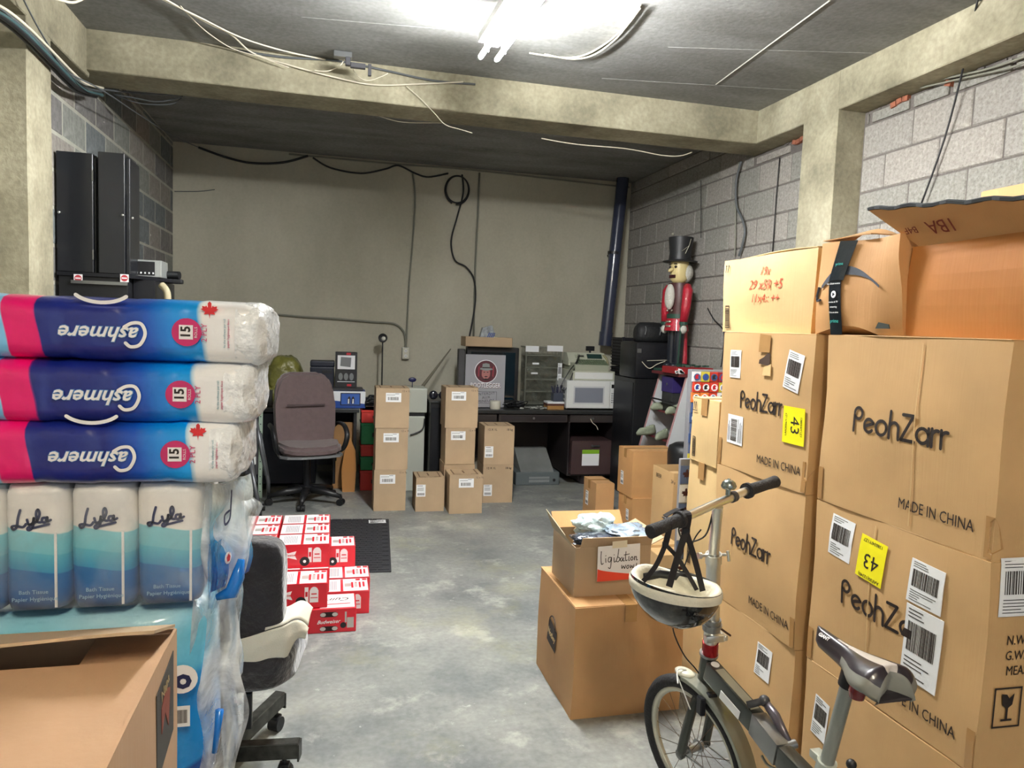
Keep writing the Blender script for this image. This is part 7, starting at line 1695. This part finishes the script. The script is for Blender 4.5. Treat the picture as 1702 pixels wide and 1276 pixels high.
# ------------------------------------------------------------------ black cabinet group at the left wall
YC = 4.52
jb = thing('black_cabinet', 'tall black cabinet against the left wall behind the column', 'cabinet', (-1.20, 4.9, 0))
zc1 = at(150, 453, y=YC).z; jx = lambda px, y=YC: at(px, 470, y=y).x+1.20
b = MB(); b.bx(-.28, jx(212), YC-4.9+.01, .30, 0, zc1-.02, bev=.004); b.done('body', BLACK, jb)
b = MB(); b.prism([(-.285, YC-4.9), (jx(216), YC-4.9), (jx(298, 4.9), 0.0), (jx(298, 4.9), .05), (jx(216), .31), (-.285, .31)], zc1-.02, zc1); b.done('top_panel', BLACKM, jb)
b = MB(); b.box((jx(280, 4.85), -.03, zc1-.012), (.16, .05, .03), bev=.01); b.done('padded_edge', BLACK, jb)
p = at(165, 470, y=YC); b = MB(); b.bx(jx(118), jx(212), YC-4.9-.004, YC-4.9+.008, p.z-.008, p.z+.010); b.done('metal_bar', STEEL, jb)
for px in (130, 207):
    p = at(px, 461, y=YC)-jb.location
    fr = Matrix(((1, 0, 0, p.x), (0, 0, -1, YC-4.9), (0, 1, 0, p.z-.004), (0, 0, 0, 1))); b = MB(); b.prism([(-.022, -.022), (.022, -.022), (.022, .022), (-.022, .022)], .001, .002, fr); b.mi = 1; b.prism(arc(0, 0, .018, 0, 345, 18), .0022, .0026, fr); b.mi = 0; b.prism([(-.014, -.004), (.014, -.004), (.014, .004), (-.014, .004)], .0028, .003, fr); b.done('warning_sticker', [WHITEP, mat('sticker_red', (190, 60, 70), .4)], jb)
BC = mat('cab_black', (24, 26, 31), .35, coat=.2)
for (x0, x1, lab, pts) in ((84, 153, 'left one of two black upright cases on the black cabinet', 0), (161, 206, 'right one of two black upright cases, small knobs on its edge', 1)):
    pa = at(x0, 252, y=YC); pb = at(x1, 350, y=YC); zt = at(x1, 254, y=YC).z; z0 = zc1+.001
    xa = max(pa.x, XL+.012); w_ = pb.x-xa; r = thing('speaker_case', lab, 'cabinet', ((xa+pb.x)/2, YC+.10, z0)); dd = .085
    b = MB(); b.bx(-w_/2, w_/2, -dd, dd, 0, zt-z0, bev=.003); b.done('body', BC, r)
    b = MB(); b.bx(w_/2, w_/2+(.012 if not pts else .022), -dd+.02, dd+.06, 0, zt-z0-.02, bev=.003); b.done('side_door', BC, r)
    if not pts:
        for z in (.10, zt-z0-.12): b = MB(); b.bx(w_/2-.004, w_/2+.003, -dd-.003, -dd+.001, z-.028, z+.028); b.done('hinge', STEEL, r)
    b = MB(); b.sph((w_/2-.008 if pts else -w_/2+.015, -dd-.008, (zt-z0)*.49), .008); b.done('knob', CHROME, r, smooth=True)
    if pts: b = MB(); b.sph((w_/2+.030, -dd+.04, (zt-z0)*.48), .008); b.done('knob', CHROME, r, smooth=True)
pa = at(222, 465, y=4.72); pe = at(268, 465, y=4.72); w_ = pe.x-pa.x; am = thing('amplifier', 'silver-framed black amplifier beside the upright black cases', 'amplifier', ((pa.x+pe.x)/2, 4.80, zc1+.001)); b = MB(); b.bx(-w_/2, w_/2, -.08, .10, 0, .10, bev=.003); b.done('case', mat('amp_silver', (170, 174, 172), .35, metal=.4), am); b = MB(); b.bx(-w_/2+.004, w_/2-.035, -.083, -.08, .010, .09); fp_ = b.done('front_panel', BLACK, am)
b = MB()
for k in range(5): b.bx(-.06+.022*k, -.052+.022*k, -.085, -.083, .018, .028)
tag(b.done('indicator_lights', PAPER, fp_), kind='stuff')
b = MB(); b.cyl((0, -.05, 0), (0, .05, 0), .024, 16); o = b.done('black_cylinder', BLACK, None, auto=40, loc=(at(284, 460, y=4.86).x, 4.88, zc1+.0265), rotz=math.radians(75)); tag(o, 'short black cylinder lying beside the amplifier', 'case')
b = MB(); b.bx(-1.20+jx(212)+.003, -1.20+jx(258, 4.62), 4.62, 5.15, 0, zc1-.022, bev=.004); o = b.done('side_cupboard', BLACKM); tag(o, 'narrow black cupboard under the amplifier', 'cupboard')
hx0 = at(262, 478, y=4.62); b = MB(); b.tube(crom([(hx0.x+.02, 4.62, zc1-.045), (hx0.x+.055, 4.6, zc1-.09), (hx0.x+.06, 4.6, zc1-.2)], 5), .020, 10); tag(b.done('hose', mat('hose_cream', (170, 160, 130), .6), smooth=True), 'cream hose hanging at the edge of the black cabinet', 'hose')
conform()
